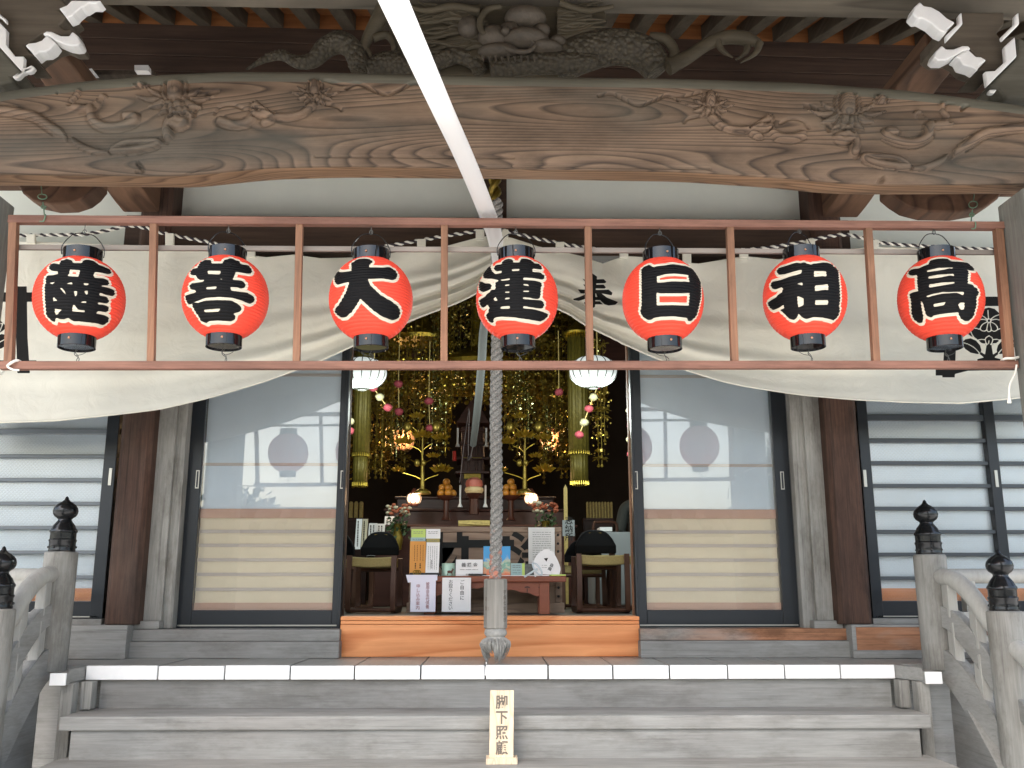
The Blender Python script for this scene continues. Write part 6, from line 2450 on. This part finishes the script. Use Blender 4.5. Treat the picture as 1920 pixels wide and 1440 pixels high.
pxx, pyy = X(1212, 7.95), 7.95
sz = FLOOR + .34
V_ = [(pxx, pyy, sz + .08, .15, .11), (pxx, pyy - .01, sz + .24, .14, .10), (pxx, pyy - .02, sz + .40, .16, .10), (pxx, pyy - .02, sz + .50, .10, .07), (pxx, pyy - .03, sz + .57, .05, .05),
      (pxx - .17, pyy - .02, sz + .47, .065, .06), (pxx - .22, pyy - .05, sz + .24, .048, .048), (pxx - .16, pyy - .24, sz + .16, .036, .036),
      (pxx + .17, pyy - .02, sz + .47, .065, .06), (pxx + .22, pyy - .05, sz + .24, .048, .048), (pxx + .16, pyy - .24, sz + .16, .036, .036),
      (pxx - .09, pyy - .02, sz + .04, .09, .085), (pxx - .12, pyy - .40, sz + .06, .07, .07), (pxx - .12, pyy - .42, FLOOR + .08, .045, .045), (pxx - .12, pyy - .55, FLOOR + .04, .035, .035),
      (pxx + .09, pyy - .02, sz + .04, .09, .085), (pxx + .12, pyy - .40, sz + .06, .07, .07), (pxx + .12, pyy - .42, FLOOR + .08, .045, .045), (pxx + .12, pyy - .55, FLOOR + .04, .035, .035)]
E_ = [(0, 1), (1, 2), (2, 3), (3, 4), (3, 5), (5, 6), (6, 7), (3, 8), (8, 9), (9, 10), (0, 11), (11, 12), (12, 13), (13, 14), (0, 15), (15, 16), (16, 17), (17, 18)]
skin_body('clothed_body', V_, E_, M['jacket'], PR, 0)
b = MB()
hc = Vector((pxx, pyy - .05, sz + .70))
b.ball(hc, .105, 24, 18, (.78, .92, 1.12))
b.ball(hc + Vector((0, -.098, -.01)), .018, 10, 8, (.7, 1, 1.3))
for s in (-1, 1):
    b.ball(hc + Vector((s * .083, .01, -.005)), .022, 10, 8, (.4, .8, 1.2))
    b.ball(hc + Vector((s * .032, -.088, .018)), .012, 10, 8)
b.tube([hc + Vector((0, .01, -.15)), hc + Vector((0, .01, -.06))], .05, 14)
b.tube(spline([hc + Vector((-.025, -.088, -.05)), hc + Vector((0, -.096, -.052)), hc + Vector((.025, -.088, -.05))], 3), .006, 6)
hd = b.build('head', M['skin'], PR, smooth='all')
b = MB()
b.ball(hc + Vector((0, .018, .022)), .112, 24, 18, (.80, .88, 1.05))
b.build('hair', M['hair'], hd, smooth='all')
for s in (-1, 1):
    b = MB()
    w0 = Vector((pxx + s * .16, pyy - .25, sz + .16))
    b.ball(w0 + Vector((-s * .01, -.035, 0)), .038, 12, 8, (.75, 1.1, .42))
    for k in range(4):
        ox_ = -s * .01 + (k - 1.5) * .016
        ln = (.062, .072, .068, .052)[k]
        b.tube([w0 + Vector((ox_, -.06, 0)), w0 + Vector((ox_, -.06 - ln * .5, .002)), w0 + Vector((ox_, -.06 - ln, -.012))], [.009, .008, .006], 8)
    b.tube([w0 + Vector((-s * .03, -.03, 0)), w0 + Vector((-s * .05, -.055, -.004)), w0 + Vector((-s * .052, -.08, -.008))], [.010, .009, .007], 8)
    b.build('hand', M['skin'], PR, smooth='all')

# ---- memorial slips, tablets and posters
for (a0, a1, c0, c1, d_, lab) in ((662, 673, 973, 1030, 7.3, 'narrow white paper slip with writing, first from the left'), (674, 684, 973, 1026, 7.35, 'narrow cream paper slip second from the left door edge'),
                                  (686, 702, 981, 1042, 7.4, 'wide white poster with writing behind the left chair'), (716, 734, 968, 1002, 7.5, 'tall grey paper tablet with writing above the left chair back'),
                                  (702, 717, 982, 1020, 7.45, 'pale poster between the wide one and the grey tablet')):
    s_ = sheet('paper_slip', lab, 'paper slip', a0, a1, c0, c1, d_, M['paper'] if a0 != 674 else M['flowerwhite'], .004, .02, 'paper slips at the left of the hall', .006)
    lines(s_, c0 + 4, c1 - 5, [a0 + (a1 - a0) * f for f in ((.35, .7) if a1 - a0 > 11 else (.5,))], d_, 2.2, M['ink'], True, seed=int(a0))
s_ = sheet('upright_card', 'grey upright card with black characters right of the offertory box', 'card', 1056, 1079, 975, 1005, 6.9, M['greycloth'], .01, 0)
text('lettering', '志\n納\n所', .06, M['ink'], (X(1068, 6.9), 6.899, Z(991, 6.9)), s_, bold=.001, spacing=1.0)
b = MB()
d_ = 7.2
xa, xb = X(1059, d_), X(1066, d_)
z0_, z1_ = FLOOR, Z(908, d_)
b.prism([(xa, z0_), (xb, z0_), (xb, z1_ - .03), ((xa + xb) / 2, z1_), (xa, z1_ - .03)], d_, d_ + .012)
tag(b.build('wooden_tablet', M['straw'], None), 'single tall narrow memorial tablet right of the rope', 'tablet')
for (c0, n_, lab, off) in ((646, 4, 'row of round topped memorial tablets at the left wall', 0), (1099, 9, 'row of slender memorial tablets at the right wall', 0)):
    d_ = 8.6
    rk = thing('tablet_rack', (X(c0 + 20, d_), d_, 2.0), lab, 'tablet rack', 'memorial tablet racks')
    st = 9.6 if n_ == 4 else 5.6
    for k in range(n_):
        xa, xb = X(c0 + k * st, d_, 950), X(c0 + k * st + st * .68, d_, 950)
        z0_, z1_ = Z(972, d_), Z(941, d_)
        b = MB()
        hw = (xb - xa) / 2
        b.prism([(xa, z0_), (xb, z0_), (xb, z1_ - hw), (xb - hw * .4, z1_ - hw * .2), ((xa + xb) / 2, z1_), (xa + hw * .4, z1_ - hw * .2), (xa, z1_ - hw)], d_ - .03, d_)
        b.build('tablet', M['straw'], rk)
    b = MB()
    b.box(X(c0 - 4, d_), X(c0 + n_ * st + 2, d_), d_ - .06, d_ + .06, Z(976, d_), Z(972, d_))
    b.box(X(c0 - 4, d_), X(c0 + n_ * st + 2, d_), d_ - .04, d_ + .04, FLOOR, Z(976, d_))
    b.build('rack_base', M['darkred'], rk)

# ---- altar
AL = thing('altar', (X(885, 8.0), 8.2, FLOOR), 'dark red lacquered altar with stepped shelves and a roofed shrine', 'altar')
b = MB()
for (a0, a1, py, d_) in ((700, 1080, 985, 7.5), (720, 1060, 955, 7.9), (740, 1040, 932, 8.3)):
    b.box(X(a0, d_), X(a1, d_), d_, 8.9, FLOOR, Z(py, d_))
    b.box(X(a0 - 4, d_), X(a1 + 4, d_), d_ - .03, 8.9, Z(py + 4, d_), Z(py, d_) + .002)
b.build('altar_step', M['darkred'], AL, bevel=.006)
b = MB()
d_ = 8.5
b.box(X(862, d_), X(906, d_), d_, d_ + .3, Z(932, d_), Z(800, d_))
for k, py in enumerate((806, 830, 858, 884)):
    b.box(X(854 - k, d_), X(914 + k, d_), d_ - .04, d_ + .34, Z(py + 5, d_), Z(py, d_))
for x in (864, 876, 892, 903):
    b.box(X(x - 2, d_), X(x + 2, d_), d_ - .02, d_, Z(930, d_), Z(806, d_))
b.build('shrine_body', M['darkred'], AL, bevel=.004)
b = MB()
zr_, zp = Z(795, d_), Z(745, d_)
xm_ = X(884, d_)
b.prism([(X(852, d_), zr_), (X(858, d_), zr_ + .05), (X(872, d_), zr_ + .16), (xm_, zp), (X(896, d_), zr_ + .16), (X(910, d_), zr_ + .05), (X(916, d_), zr_)], d_ - .05, d_ + .36)
b.build('shrine_roof', M['darkred'], AL, bevel=.004)
b = MB()
b.box(X(868, d_), X(900, d_), d_ - .024, d_ - .02, Z(898, d_), Z(889, d_))
b.box(X(866, d_), X(902, d_), d_ - .044, d_ - .04, Z(860, d_), Z(859, d_))
b.build('gilt_plate', M['oldgold'], AL)
tag(MB().tube([P(852, 846, 8.3), P(852, 855, 8.3), P(852, 864, 8.3)], [.016, .018, .02], 10).build('red_tassel', M['red'], None, smooth=True), 'small bright red tassel hanging beside the shrine roof', 'tassel')
# gold bundle on the offertory box
b = MB()
d_ = 6.9
zc = Z(982, d_)
for k in range(7):
    b.tube([(X(858, d_), d_ + .012 * math.cos(k), zc + .012 * math.sin(k)), (X(886, d_), d_ + .012 * math.cos(k + .5), zc + .014 * math.sin(k + .4)), (X(918, d_), d_ + .012 * math.cos(k + .8), zc + .012 * math.sin(k + .8))], .012, 7)
tag(b.build('straw_bundle', M['straw'], None, smooth=True), 'golden straw bundle lying just above the offertory box', 'bundle')
b = MB()
b.box(X(845, d_), X(930, d_), d_ - .1, d_ + .15, FLOOR, zc - .024)
tag(b.build('bundle_stand', M['darkred'], None, bevel=.004), 'dark stand carrying the golden straw bundle', 'stand')
# rice cakes on a stand
MO = thing('rice_cake_stack', P(889, 940, 7.7), 'pink rice cake stacked on a cream one on a red stand before the shrine', 'rice cake')
d_ = 7.7
sc = scale_at(889, 920, d_)
b = MB()
b.lathe([(0, 0), (15 * sc, 0), (16.5 * sc, 5 * sc), (15 * sc, 12 * sc), (8 * sc, 17 * sc), (0, 18 * sc)], P(889, 913, d_), 26)
b.build('upper_cake', M['mochipink'], MO, smooth=True)
b = MB()
b.lathe([(0, 0), (15 * sc, 0), (18 * sc, 5 * sc), (17 * sc, 10 * sc), (10 * sc, 14 * sc), (0, 14.5 * sc)], P(889, 925, d_), 26)
b.build('lower_cake', M['mochicream'], MO, smooth=True)
b = MB()
c_ = P(889, 926, d_)
b.lathe([(9 * sc, -38 * sc), (8 * sc, -10 * sc), (17 * sc, -3 * sc), (19 * sc, 0)], c_, 8)
b.build('offering_stand', M['darkred'], MO)
# oranges
for cx_, lab in ((837, 'pyramid of oranges on a red stand left of the rice cakes'), (958, 'pyramid of oranges on a red stand right of the rope')):
    OR = thing('orange_pyramid', P(cx_, 935, d_), lab, 'fruit', 'orange pyramids')
    b = MB()
    c_ = P(cx_, 925, d_)
    r_ = 7 * sc
    for lv, n_ in ((0, 5), (1, 3), (2, 1)):
        for k in range(n_):
            a = 2 * math.pi * k / n_ + lv
            rr_2 = (0, 1.15, 1.75)[2 - lv] * r_ if n_ > 1 else 0
            b.ball(c_ + Vector((math.cos(a) * rr_2, math.sin(a) * rr_2, lv * r_ * 1.5)), r_, 12, 9)
    b.build('oranges', M['orangefruit'], OR, smooth=True)
    b = MB()
    b.lathe([(9 * sc, -50 * sc), (5 * sc, -44 * sc), (5 * sc, -14 * sc), (17 * sc, -8 * sc), (19 * sc, -5 * sc)], c_, 16)
    b.build('offering_stand', M['darkred'], OR, smooth=True)
# candles
for (cx_, py0, py1, lab) in ((863, 910, 945, 'slim white candle left of the rice cakes'), (910, 910, 945, 'slim white candle right of the rice cakes'), (857, 803, 832, 'slim white candle left of the shrine roof'), (911, 803, 832, 'slim white candle right of the shrine roof')):
    d_c = 7.75 if py0 > 850 else 8.4
    b = MB()
    b.lathe([(2 * sc, Z(py1, d_c)), (2 * sc, Z(py0, d_c)), (0, Z(py0, d_c) + .004)], (X(cx_, d_c, 920), d_c, 0), 10)
    b.lathe([(5 * sc, Z(py1 + 6, d_c)), (2.6 * sc, Z(py1, d_c)), (2.6 * sc, Z(py1, d_c) + .002)], (X(cx_, d_c, 920), d_c, 0), 10)
    tag(b.build('candle', M['paper'], None, smooth=True), lab, 'candle', 'altar candles')


def lamp(name, label, px, py, d, r, sq, mat, power, col, group):
    t = thing(name, P(px, py, d), label, 'lamp', group)
    c = P(px, py, d)
    b = MB()
    n = 20
    prof = [(r * .55, -r * sq), (r * .85, -r * sq * .75), (r, -r * sq * .2), (r, r * sq * .2), (r * .85, r * sq * .75), (r * .55, r * sq)]
    b.lathe(prof, c, n)
    b.build('lamp_shade', mat, t, smooth=True)
    b = MB()
    for k in range(8):
        a = k * math.pi / 4 + .3
        b.tube([c + Vector((math.cos(a) * q * 1.012, math.sin(a) * q * 1.012, h)) for q, h in prof], .0035, 5)
    b.lathe([(r * .58, -r * sq - .014), (r * .60, -r * sq)], c, 20)
    b.lathe([(r * .60, r * sq), (r * .4, r * sq + .02), (.01, r * sq + .04)], c, 20)
    b.build('lamp_frame', M['darkred'], t, smooth=True)
    l_ = bpy.data.lights.new('lamp_light', 'POINT')
    l_.energy = power
    l_.color = col
    l_.shadow_soft_size = r * 1.05
    lo = bpy.data.objects.new('lamp_light', l_)
    lo.parent = t
    lo.location = (0, -r * 1.3, 0)
    COL.objects.link(lo)
    return t


s7 = scale_at(775, 930, 7.6)
lamp('small_lamp', 'small lit lantern lamp left of the orange pyramid', 776.5, 935, 7.5, 13.5 * s7, .72, M['lampwarm'], .9, (1, .65, .38), 'small lit lamps by the altar')
lamp('small_lamp', 'small lit lantern lamp right of the rope', 996, 935, 7.5, 13.5 * s7, .72, M['lampwarm'], .9, (1, .65, .38), 'small lit lamps by the altar')
lamp('amber_lamp', 'round amber lamp glowing behind the left gold lotus stand', 757, 825, 9.3, 20 * scale_at(757, 825, 9.3), .95, M['lampamber'], 5.0, (1, .66, .36), 'amber lamps behind the gold ornaments')
lamp('amber_lamp', 'round amber lamp glowing behind the right gold lotus stand', 1032, 825, 9.3, 20 * scale_at(757, 825, 9.3), .95, M['lampamber'], 5.0, (1, .66, .36), 'amber lamps behind the gold ornaments')

for px, py, lab in ((680, 700, 'wide white lit paper lantern at the left of the doorway'), (1112, 697, 'wide white lit paper lantern at the right of the doorway')):
    d_ = 6.1
    t = thing('ceiling_lantern', P(px, py, d_), lab, 'lantern', 'white paper lanterns in the hall')
    sc6 = scale_at(px, py, d_)
    c = P(px, py, d_)
    rx, rz_ = 45 * sc6, 29 * sc6
    prof = []
    for k in range(19):
        a = -math.pi / 2 + math.pi * k / 18
        prof.append((max(.18 * rx, rx * math.cos(a) ** .8) if 0 < k < 18 else .18 * rx, rz_ * math.sin(a)))
    b = MB()
    b.lathe(prof, c, 40)
    b.build('paper_shade', M['lampwhite'], t, smooth='all')
    b = MB()
    for k in range(16):
        a = k * math.pi / 8 + .1
        b.tube([c + Vector((math.cos(a) * q * 1.004, math.sin(a) * q * 1.004, h)) for q, h in prof], .0034, 5)
    b.lathe([(.19 * rx, -rz_ - .012), (.20 * rx, -rz_ + .002)], c, 20)
    b.tube([c + Vector((0, 0, rz_)), c + Vector((0, 0, rz_ + .4)), Vector((c.x, c.y, 4.46))], .005, 6)
    b.build('wire_rib', M['wire'], t, smooth=True)
    l_ = bpy.data.lights.new('lamp_light', 'POINT')
    l_.energy = 9
    l_.color = (.9, 1, .95)
    l_.shadow_soft_size = rx
    lo = bpy.data.objects.new('lamp_light', l_)
    lo.parent = t
    lo.location = (0, 0, -rz_ - rx * .9)
    COL.objects.link(lo)

# ---- brocade columns
for (a0, a1, y0, y1, y2, lab) in ((664, 694, 640, 850, 905, 'olive brocade banner column hanging at the left of the hall'), (1066, 1103, 628, 845, 902, 'olive brocade banner column hanging at the right of the hall')):
    d_ = 7.2
    t = thing('banner_column', P((a0 + a1) / 2, y2, d_), lab, 'banner', 'brocade banner columns')
    xc_ = X((a0 + a1) / 2, d_, 780)
    rr_3 = (X(a1, d_, 780) - X(a0, d_, 780)) / 2
    n = 72
    for nm, za, zb_, f in (('upper_tube', Z(y0, d_), Z(y1, d_), 1), ('lower_tube', Z(y1 - 4, d_), Z(y2, d_), .86)):
        b = MB()
        vs = []
        for z in (zb_, za):
            for k in range(n):
                a = 2 * math.pi * k / n
                q = rr_3 * f * (1 + .05 * math.cos(a * 14))
                vs.append((xc_ + q * math.cos(a), d_ + q * math.sin(a), z))
        b.add(vs, [(k, (k + 1) % n, (k + 1) % n + n, k + n) for k in range(n)] + [tuple(range(n))[::-1], tuple(range(n, 2 * n))])
        b.build(nm, M['brocade'], t, smooth='all')
    b = MB()
    for z_, f in ((Z(y1, d_), 1.05), (Z(y2, d_), .92), (Z(y0, d_), 1.2)):
        for k in range(26):
            a = 2 * math.pi * k / 26
            p = Vector((xc_ + rr_3 * f * math.cos(a), d_ + rr_3 * f * math.sin(a), z_))
            b.lathe([(.0, -.035), (.007, -.03), (.005, -.012), (.002, 0)], p, 6)
    b.lathe([(rr_3 * 1.05, Z(y0, d_) - .01), (rr_3 * 1.45, Z(y0, d_) + .0), (rr_3 * 1.5, Z(y0, d_) + .015), (rr_3 * .6, Z(y0, d_) + .08), (.01, Z(y0, d_) + .12)], (xc_, d_, 0), 24)
    b.build('gilt_fringe', M['gold'], t, smooth=True)


# ---- hanging gilt strands
def strand_bm(seed, n, size, mats=('gold', 'oldgold')):
    r = random.Random(seed)
    b = MB()
    L_ = n * size * 1.25
    b.tube([(0, 0, 0), (.002, 0, -L_ / 2), (0, 0, -L_)], size * .05, 4)
    for k in range(n):
        z = -k * size * 1.25 - size * .5
        kind = r.random()
        a0 = r.uniform(0, 3.14)
        if kind < .35:
            for j in range(6):
                a = a0 + j * 1.0472
                u = Vector((math.cos(a), math.sin(a), r.uniform(-.6, .4)))
                s = u.cross(Vector((0, 0, 1))).normalized()
                c = Vector((0, 0, z)) + u * size * .62
                up = Vector((r.uniform(-.3, .3), r.uniform(-.3, .3), 1)).normalized()
                b.add([c - u * size * .5, c + s * size * .26 + up * size * .14, c + u * size * .5 - up * size * .1, c - s * size * .26 + up * size * .14], [(0, 1, 2), (0, 2, 3)])
        elif kind < .5:
            b.lathe([(0, -.5 * size), (.30 * size, -.3 * size), (.26 * size, .1 * size), (.08 * size, .3 * size), (0, .42 * size)], (r.uniform(-.3, .3) * size, r.uniform(-.3, .3) * size, z), 6)
        for j in range(5):
            an = r.uniform(0, 6.28)
            off = Vector((math.cos(an), math.sin(an), r.uniform(-.7, .7))) * size * r.uniform(.35, 1.05)
            n_ = Vector((r.gauss(0, 1), r.gauss(0, 1), r.gauss(0, .5))).normalized()
            u = n_.orthogonal().normalized() * size * r.uniform(.13, .27)
            v = n_.cross(u)
            c = Vector((0, 0, z)) + off
            b.add([c + u, c + v, c - u, c - v, c + n_ * size * .07], [(0, 1, 4), (1, 2, 4), (2, 3, 4), (3, 0, 4)])
    b.lathe([(0, -.7 * size), (.3 * size, -.5 * size), (.12 * size, -.1 * size), (0, 0)], (0, 0, -L_), 6)
    return b


protos = {}


def strand(px, py, d, n, size, mat, seed, label, group):
    key = (n, size, mat, seed)
    loc = P(px, py, d)
    if key not in protos:
        o = strand_bm(seed, n, size).build('gilt_strand', M[mat], None)
        protos[key] = o
    else:
        o = protos[key].copy()
        COL.objects.link(o)
    o.location = loc
    o.rotation_euler = (0, 0, random.uniform(0, 6.28))
    return tag(o, label, 'ornament', group)


random.seed(21)
GS = ('dense gilt strand of leaves and bells hanging above the altar', 'gilt strands over the altar')
for row, d_ in enumerate((7.7, 8.1, 8.5, 9.0)):
    for k in range(30):
        px = 672 + k * 15.2 + random.uniform(-7, 7)
        mid = abs(px - 890)
        y1 = (728 if mid < 60 else 765) + random.uniform(-30, 25 if mid < 60 else 75)
        y0 = 520
        ln = Z(y0, d_) - Z(y1, d_)
        size = .056
        n = max(6, min(26, int(round(ln / (size * 1.25) / 3) * 3)))
        strand(px, y0, d_, n, size, random.choice(('gold', 'oldgold', 'oldgold', 'oldgold', 'silvergreen')), random.choice((1, 2)), *GS)
GL2 = ('long gilt strand hanging low around the lotus stands', 'long gilt strands')
for px, y1 in ((700, 890), (712, 905), (652, 880), (740, 850), (722, 870), (838, 850), (828, 830), (1060, 880), (1050, 910), (1040, 860), (955, 820), (970, 850), (1018, 870), (1118, 855), (1124, 862), (1130, 800)):
    d_ = 7.6 if px < 1100 else 6.9
    ln = Z(640, d_) - Z(y1, d_)
    strand(px, 640, d_, max(9, int(round(ln / .0625 / 3) * 3)), .050, random.choice(('gold', 'oldgold')), 3, *GL2)
for k in range(56):
    px = random.uniform(650, 766) if k % 2 else random.uniform(1008, 1062)
    d_ = random.uniform(8.0, 9.2)
    y1 = random.uniform(770, 895)
    ln = Z(660, d_) - Z(y1, d_)
    strand(px, 660, d_, max(9, int(round(ln / .07 / 3) * 3)), .056, random.choice(('gold', 'oldgold', 'oldgold')), 5, *GL2)
for k in range(30):
    px = random.choice((random.uniform(770, 850), random.uniform(935, 1010)))
    d_ = random.uniform(8.3, 9.2)
    y1 = random.uniform(745, 850)
    ln = Z(660, d_) - Z(y1, d_)
    strand(px, 660, d_, max(6, int(round(ln / .07 / 3) * 3)), .056, random.choice(('gold', 'oldgold', 'oldgold')), 5, *GL2)
GP = ('pale silvery green strand glinting among the gilt ornaments', 'pale strands among the gilt')
for px, y0, y1, d_ in ((752, 720, 810, 7.5), (745, 770, 815, 7.45), (820, 690, 830, 7.5), (826, 740, 850, 7.5), (968, 700, 800, 7.5), (985, 680, 790, 7.5), (1026, 760, 830, 7.5), (990, 740, 820, 7.5)):
    ln = Z(y0, d_) - Z(y1, d_)
    strand(px, y0, d_, max(6, int(round(ln / .0625 / 3) * 3)), .050, 'silvergreen', 4, *GP)
# openwork gilt screens high over the altar
r = random.Random(9)
for (a0, a1, y0, y1, d_, lab) in ((650, 900, 540, 742, 9.5, 'gilt openwork screen high above the left of the altar'), (900, 1135, 540, 748, 9.5, 'gilt openwork screen high above the right of the altar')):
    b = MB()
    for k in range(520):
        x, y = r.uniform(a0, a1), r.uniform(y0, y1)
        c = P(x, y, d_ + r.uniform(-.1, .1))
        n_ = Vector((r.gauss(0, .6), -1, r.gauss(0, .6))).normalized()
        u = n_.orthogonal().normalized()
        u = (Matrix.Rotation(r.uniform(0, 6.28), 3, n_) @ u) * r.uniform(.04, .09)
        v = n_.cross(u) * r.uniform(.4, .8)
        b.add([c + u, c + v, c - u, c - v, c + n_ * .02], [(0, 1, 4), (1, 2, 4), (2, 3, 4), (3, 0, 4)])
    p0, p1 = P(a0, y1, d_ + .12), P(a1, y0, d_ + .12)
    b.box(p0.x, p1.x, d_ + .12, d_ + .16, p0.z, p1.z)
    tag(b.build('gilt_screen', M['oldgold'], None), lab, 'screen', 'gilt screens over the altar')
# canopies
for px, lab in ((790, 'round gilt canopy above the left lotus stand'), (985, 'round gilt canopy above the right lotus stand'), (893, 'wide gilt canopy fringe above the shrine')):
    d_ = 8.0
    c = P(px, 640 if px != 893 else 690, d_)
    b = MB()
    rr_4 = .30 if px != 893 else .42
    b.lathe([(rr_4, -.03), (rr_4 * 1.05, 0), (rr_4 * .9, .04), (rr_4 * .5, .12), (.04, .2), (.03, 1.2)], c, 24)
    for k in range(28):
        a = 2 * math.pi * k / 28
        p = c + Vector((math.cos(a) * rr_4, math.sin(a) * rr_4, -.03))
        for j in range(4):
            b.lathe([(0, -.035), (.016, -.022), (.012, -.006), (0, 0)], p + Vector((0, 0, -.04 * j)), 6)
        b.ball(p + Vector((0, 0, -.2)), .022, 8, 6)
    tag(b.build('gilt_canopy', M['gold'], None), lab, 'canopy', 'gilt canopies')

# ---- gold lotus stands


def lotus_stand(px, mir, label):
    d_ = 7.4
    t = thing('lotus_stand', P(px, 926, d_), label, 'lotus stand', 'gold lotus stands')
    sc_ = scale_at(px, 870, d_)
    b0 = P(px, 926, d_)
    q = lambda x, y, dy=0: P(px + mir * x, y, d_ + dy)
    b = MB()
    b.tube([q(0, 926), q(0, 880), q(0, 850), q(1, 800)], [5 * sc_, 3.4 * sc_, 2.4 * sc_, 1.5 * sc_], 10)
    b.lathe([(16 * sc_, 0), (15 * sc_, 4 * sc_), (8 * sc_, 9 * sc_)], b0, 16)
    b.build('stem', M['oldgold'], t, smooth=True)
    b = MB()
    for pts in ([(0, 905), (10, 897), (30, 890)], [(0, 900), (-14, 893), (-38, 886)], [(-1, 880), (-5, 872), (-22, 862)], [(0, 880), (6, 868), (16, 862)], [(0, 845), (8, 838), (18, 832)], [(0, 850), (-8, 842), (-22, 836)], [(0, 815), (-10, 808), (-20, 800)]):
        b.tube(spline([q(x, y) for x, y in pts], 4), .9 * sc_, 6)
    b.build('branch', M['gold'], t, smooth=True)
    fl_ = [(0, 818, 23), (36, 882, 24), (-34, 830, 22), (34, 822, 20), (20, 856, 15), (-45, 882, 15), (-10, 782, 17)]
    for x, y, r_ in fl_:
        b = MB()
        c = q(x, y, -.03)
        rr_5 = r_ * sc_
        for ring, (n_, tilt) in enumerate(((10, .35), (8, .8), (6, 1.2))):
            for k in range(n_):
                a = 2 * math.pi * k / n_ + ring * .3
                u = Vector((math.cos(a), math.sin(a) * .8, 0))
                up = Vector((0, -.85, .5))
                tip = c + (u * math.cos(tilt) + up * math.sin(tilt)) * rr_5
                md = c + (u * math.cos(tilt * .8) + up * math.sin(tilt * .6)) * rr_5 * .55
                s = u.cross(up).normalized() * rr_5 * .26
                b.add([c, md + s, tip, md - s, md - up * rr_5 * .12], [(0, 1, 4), (1, 2, 4), (2, 3, 4), (3, 0, 4)])
        b.ball(c + Vector((0, -.1, .85)) * rr_5 * .15, rr_5 * .22, 10, 7)
        b.build('lotus_flower', M['petalgold'], t, smooth=False)
    b = MB()
    for x, y, r_ in ((-10, 868, 7), (2, 868, 6), (-28, 800, 10), (26, 800, 11)):
        b = MB()
        b.ball(q(x, y, -.02), r_ * sc_, 10, 8, (.8, .5, 1))
        b.build('lotus_bud', M['oldgold'], t, smooth=True)


lotus_stand(792, 1, 'gold lotus stand with open metal flowers left of the shrine')
lotus_stand(984, 1, 'gold lotus stand with open metal flowers right of the rope')


# ---- strings of paper flower balls
def ball_string(pts, d, label):
    t = thing('flower_string', P(pts[0][0], pts[0][1], d), label, 'garland', 'strings of pink and white flower balls')
    b = MB()
    pp = [P(x, y, d) for x, y, c in pts]
    b.tube([pp[0] + Vector((0, 0, .5))] + pp, .004, 5)
    b.build('string', M['straw'], t)
    s = scale_at(pts[0][0], pts[0][1], d)
    for (x, y, c), p in zip(pts, pp):
        bb = MB()
        r_ = 8.2 * s
        vs_n = len(bb.v)
        bb.ball(p, r_, 16, 11, (1, 1, .85))
        r = random.Random(int(x + y))
        for v in bb.v:
            o_ = (v - p)
            v += o_ * r.uniform(-.13, .13)
        bb.build('flower_ball', M[c], t, smooth='all')


ball_string([(700, 727, 'pink'), (712, 744, 'cream'), (727, 764, 'pink')], 6.6, 'short string of pink and cream flower balls below the left white lantern')
ball_string([(1121, 722, 'pink'), (1113, 744, 'cream'), (1104, 766, 'pink'), (1095, 792, 'cream'), (1086, 815, 'pink')], 6.6, 'string of five pink and cream flower balls below the right white lantern')
ball_string([(747, 720, 'pink'), (748, 772, 'pink')], 7.4, 'pair of pink flower balls among the left gilt strands')
ball_string([(804, 752, 'pink'), (806, 803, 'pink')], 7.4, 'pair of pink flower balls left of the shrine')
ball_string([(1048, 735, 'pink')], 7.2, 'single pink flower ball among the right gilt strands')
ball_string([(656, 790, 'cream'), (656, 808, 'pink')], 6.6, 'cream and pink flower balls beside the left door edge')
ball_string([(1183, 700, 'pink'), (1184, 740, 'pink'), (1182, 770, 'cream'), (1184, 798, 'pink'), (1183, 824, 'cream'), (1184, 852, 'pink')], 6.3, 'string of flower balls half hidden by the right door edge')
# bouquets
for px, py, lab in ((746, 962, 'bouquet of orange and pale flowers left of the offertory box'), (1023, 957, 'bouquet of orange and pale flowers right of the rope')):
    d_ = 7.25
    t = thing('flower_vase', P(px, 1010, d_), lab, 'flowers', 'altar bouquets')
    sc_ = scale_at(px, py, d_)
    r = random.Random(px)
    b1, b2, b3 = MB(), MB(), MB()
    for k in range(46):
        a, e = r.uniform(0, 6.28), r.uniform(-.2, 1)
        p = P(px, py, d_) + Vector((math.cos(a) * 23, math.sin(a) * 14, e * 17)) * sc_ * r.uniform(.6, 1)
        (b1 if r.random() < .55 else b2).ball(p, r.uniform(3, 5.2) * sc_, 8, 6, (1, 1, .7))
    for k in range(110):
        a = r.uniform(0, 6.28)
        p = P(px, py + 22, d_) + Vector((math.cos(a) * 22, math.sin(a) * 14, r.uniform(-28, 22))) * sc_ * r.uniform(.4, 1)
        n_ = Vector((r.gauss(0, 1), r.gauss(0, 1), r.gauss(0, 1))).normalized()
        u = n_.orthogonal().normalized() * 5 * sc_
        v = n_.cross(u) * .5
        b3.add([p - u, p + v, p + u, p - v], [(0, 1, 2, 3)])
    b1.build('orange_blossoms', M['flowerdark'], t, smooth=True)
    b2.build('pale_blossoms', M['flowerwhite'], t, smooth=True)
    b3.build('leaves', M['leaf'], t)
    b = MB()
    b.lathe([(8 * sc_, -60 * sc_), (11 * sc_, -40 * sc_), (6 * sc_, -22 * sc_), (9 * sc_, -12 * sc_)], P(px, py + 8, d_), 16)
    b.build('vase', M['oldgold'], t, smooth=True)
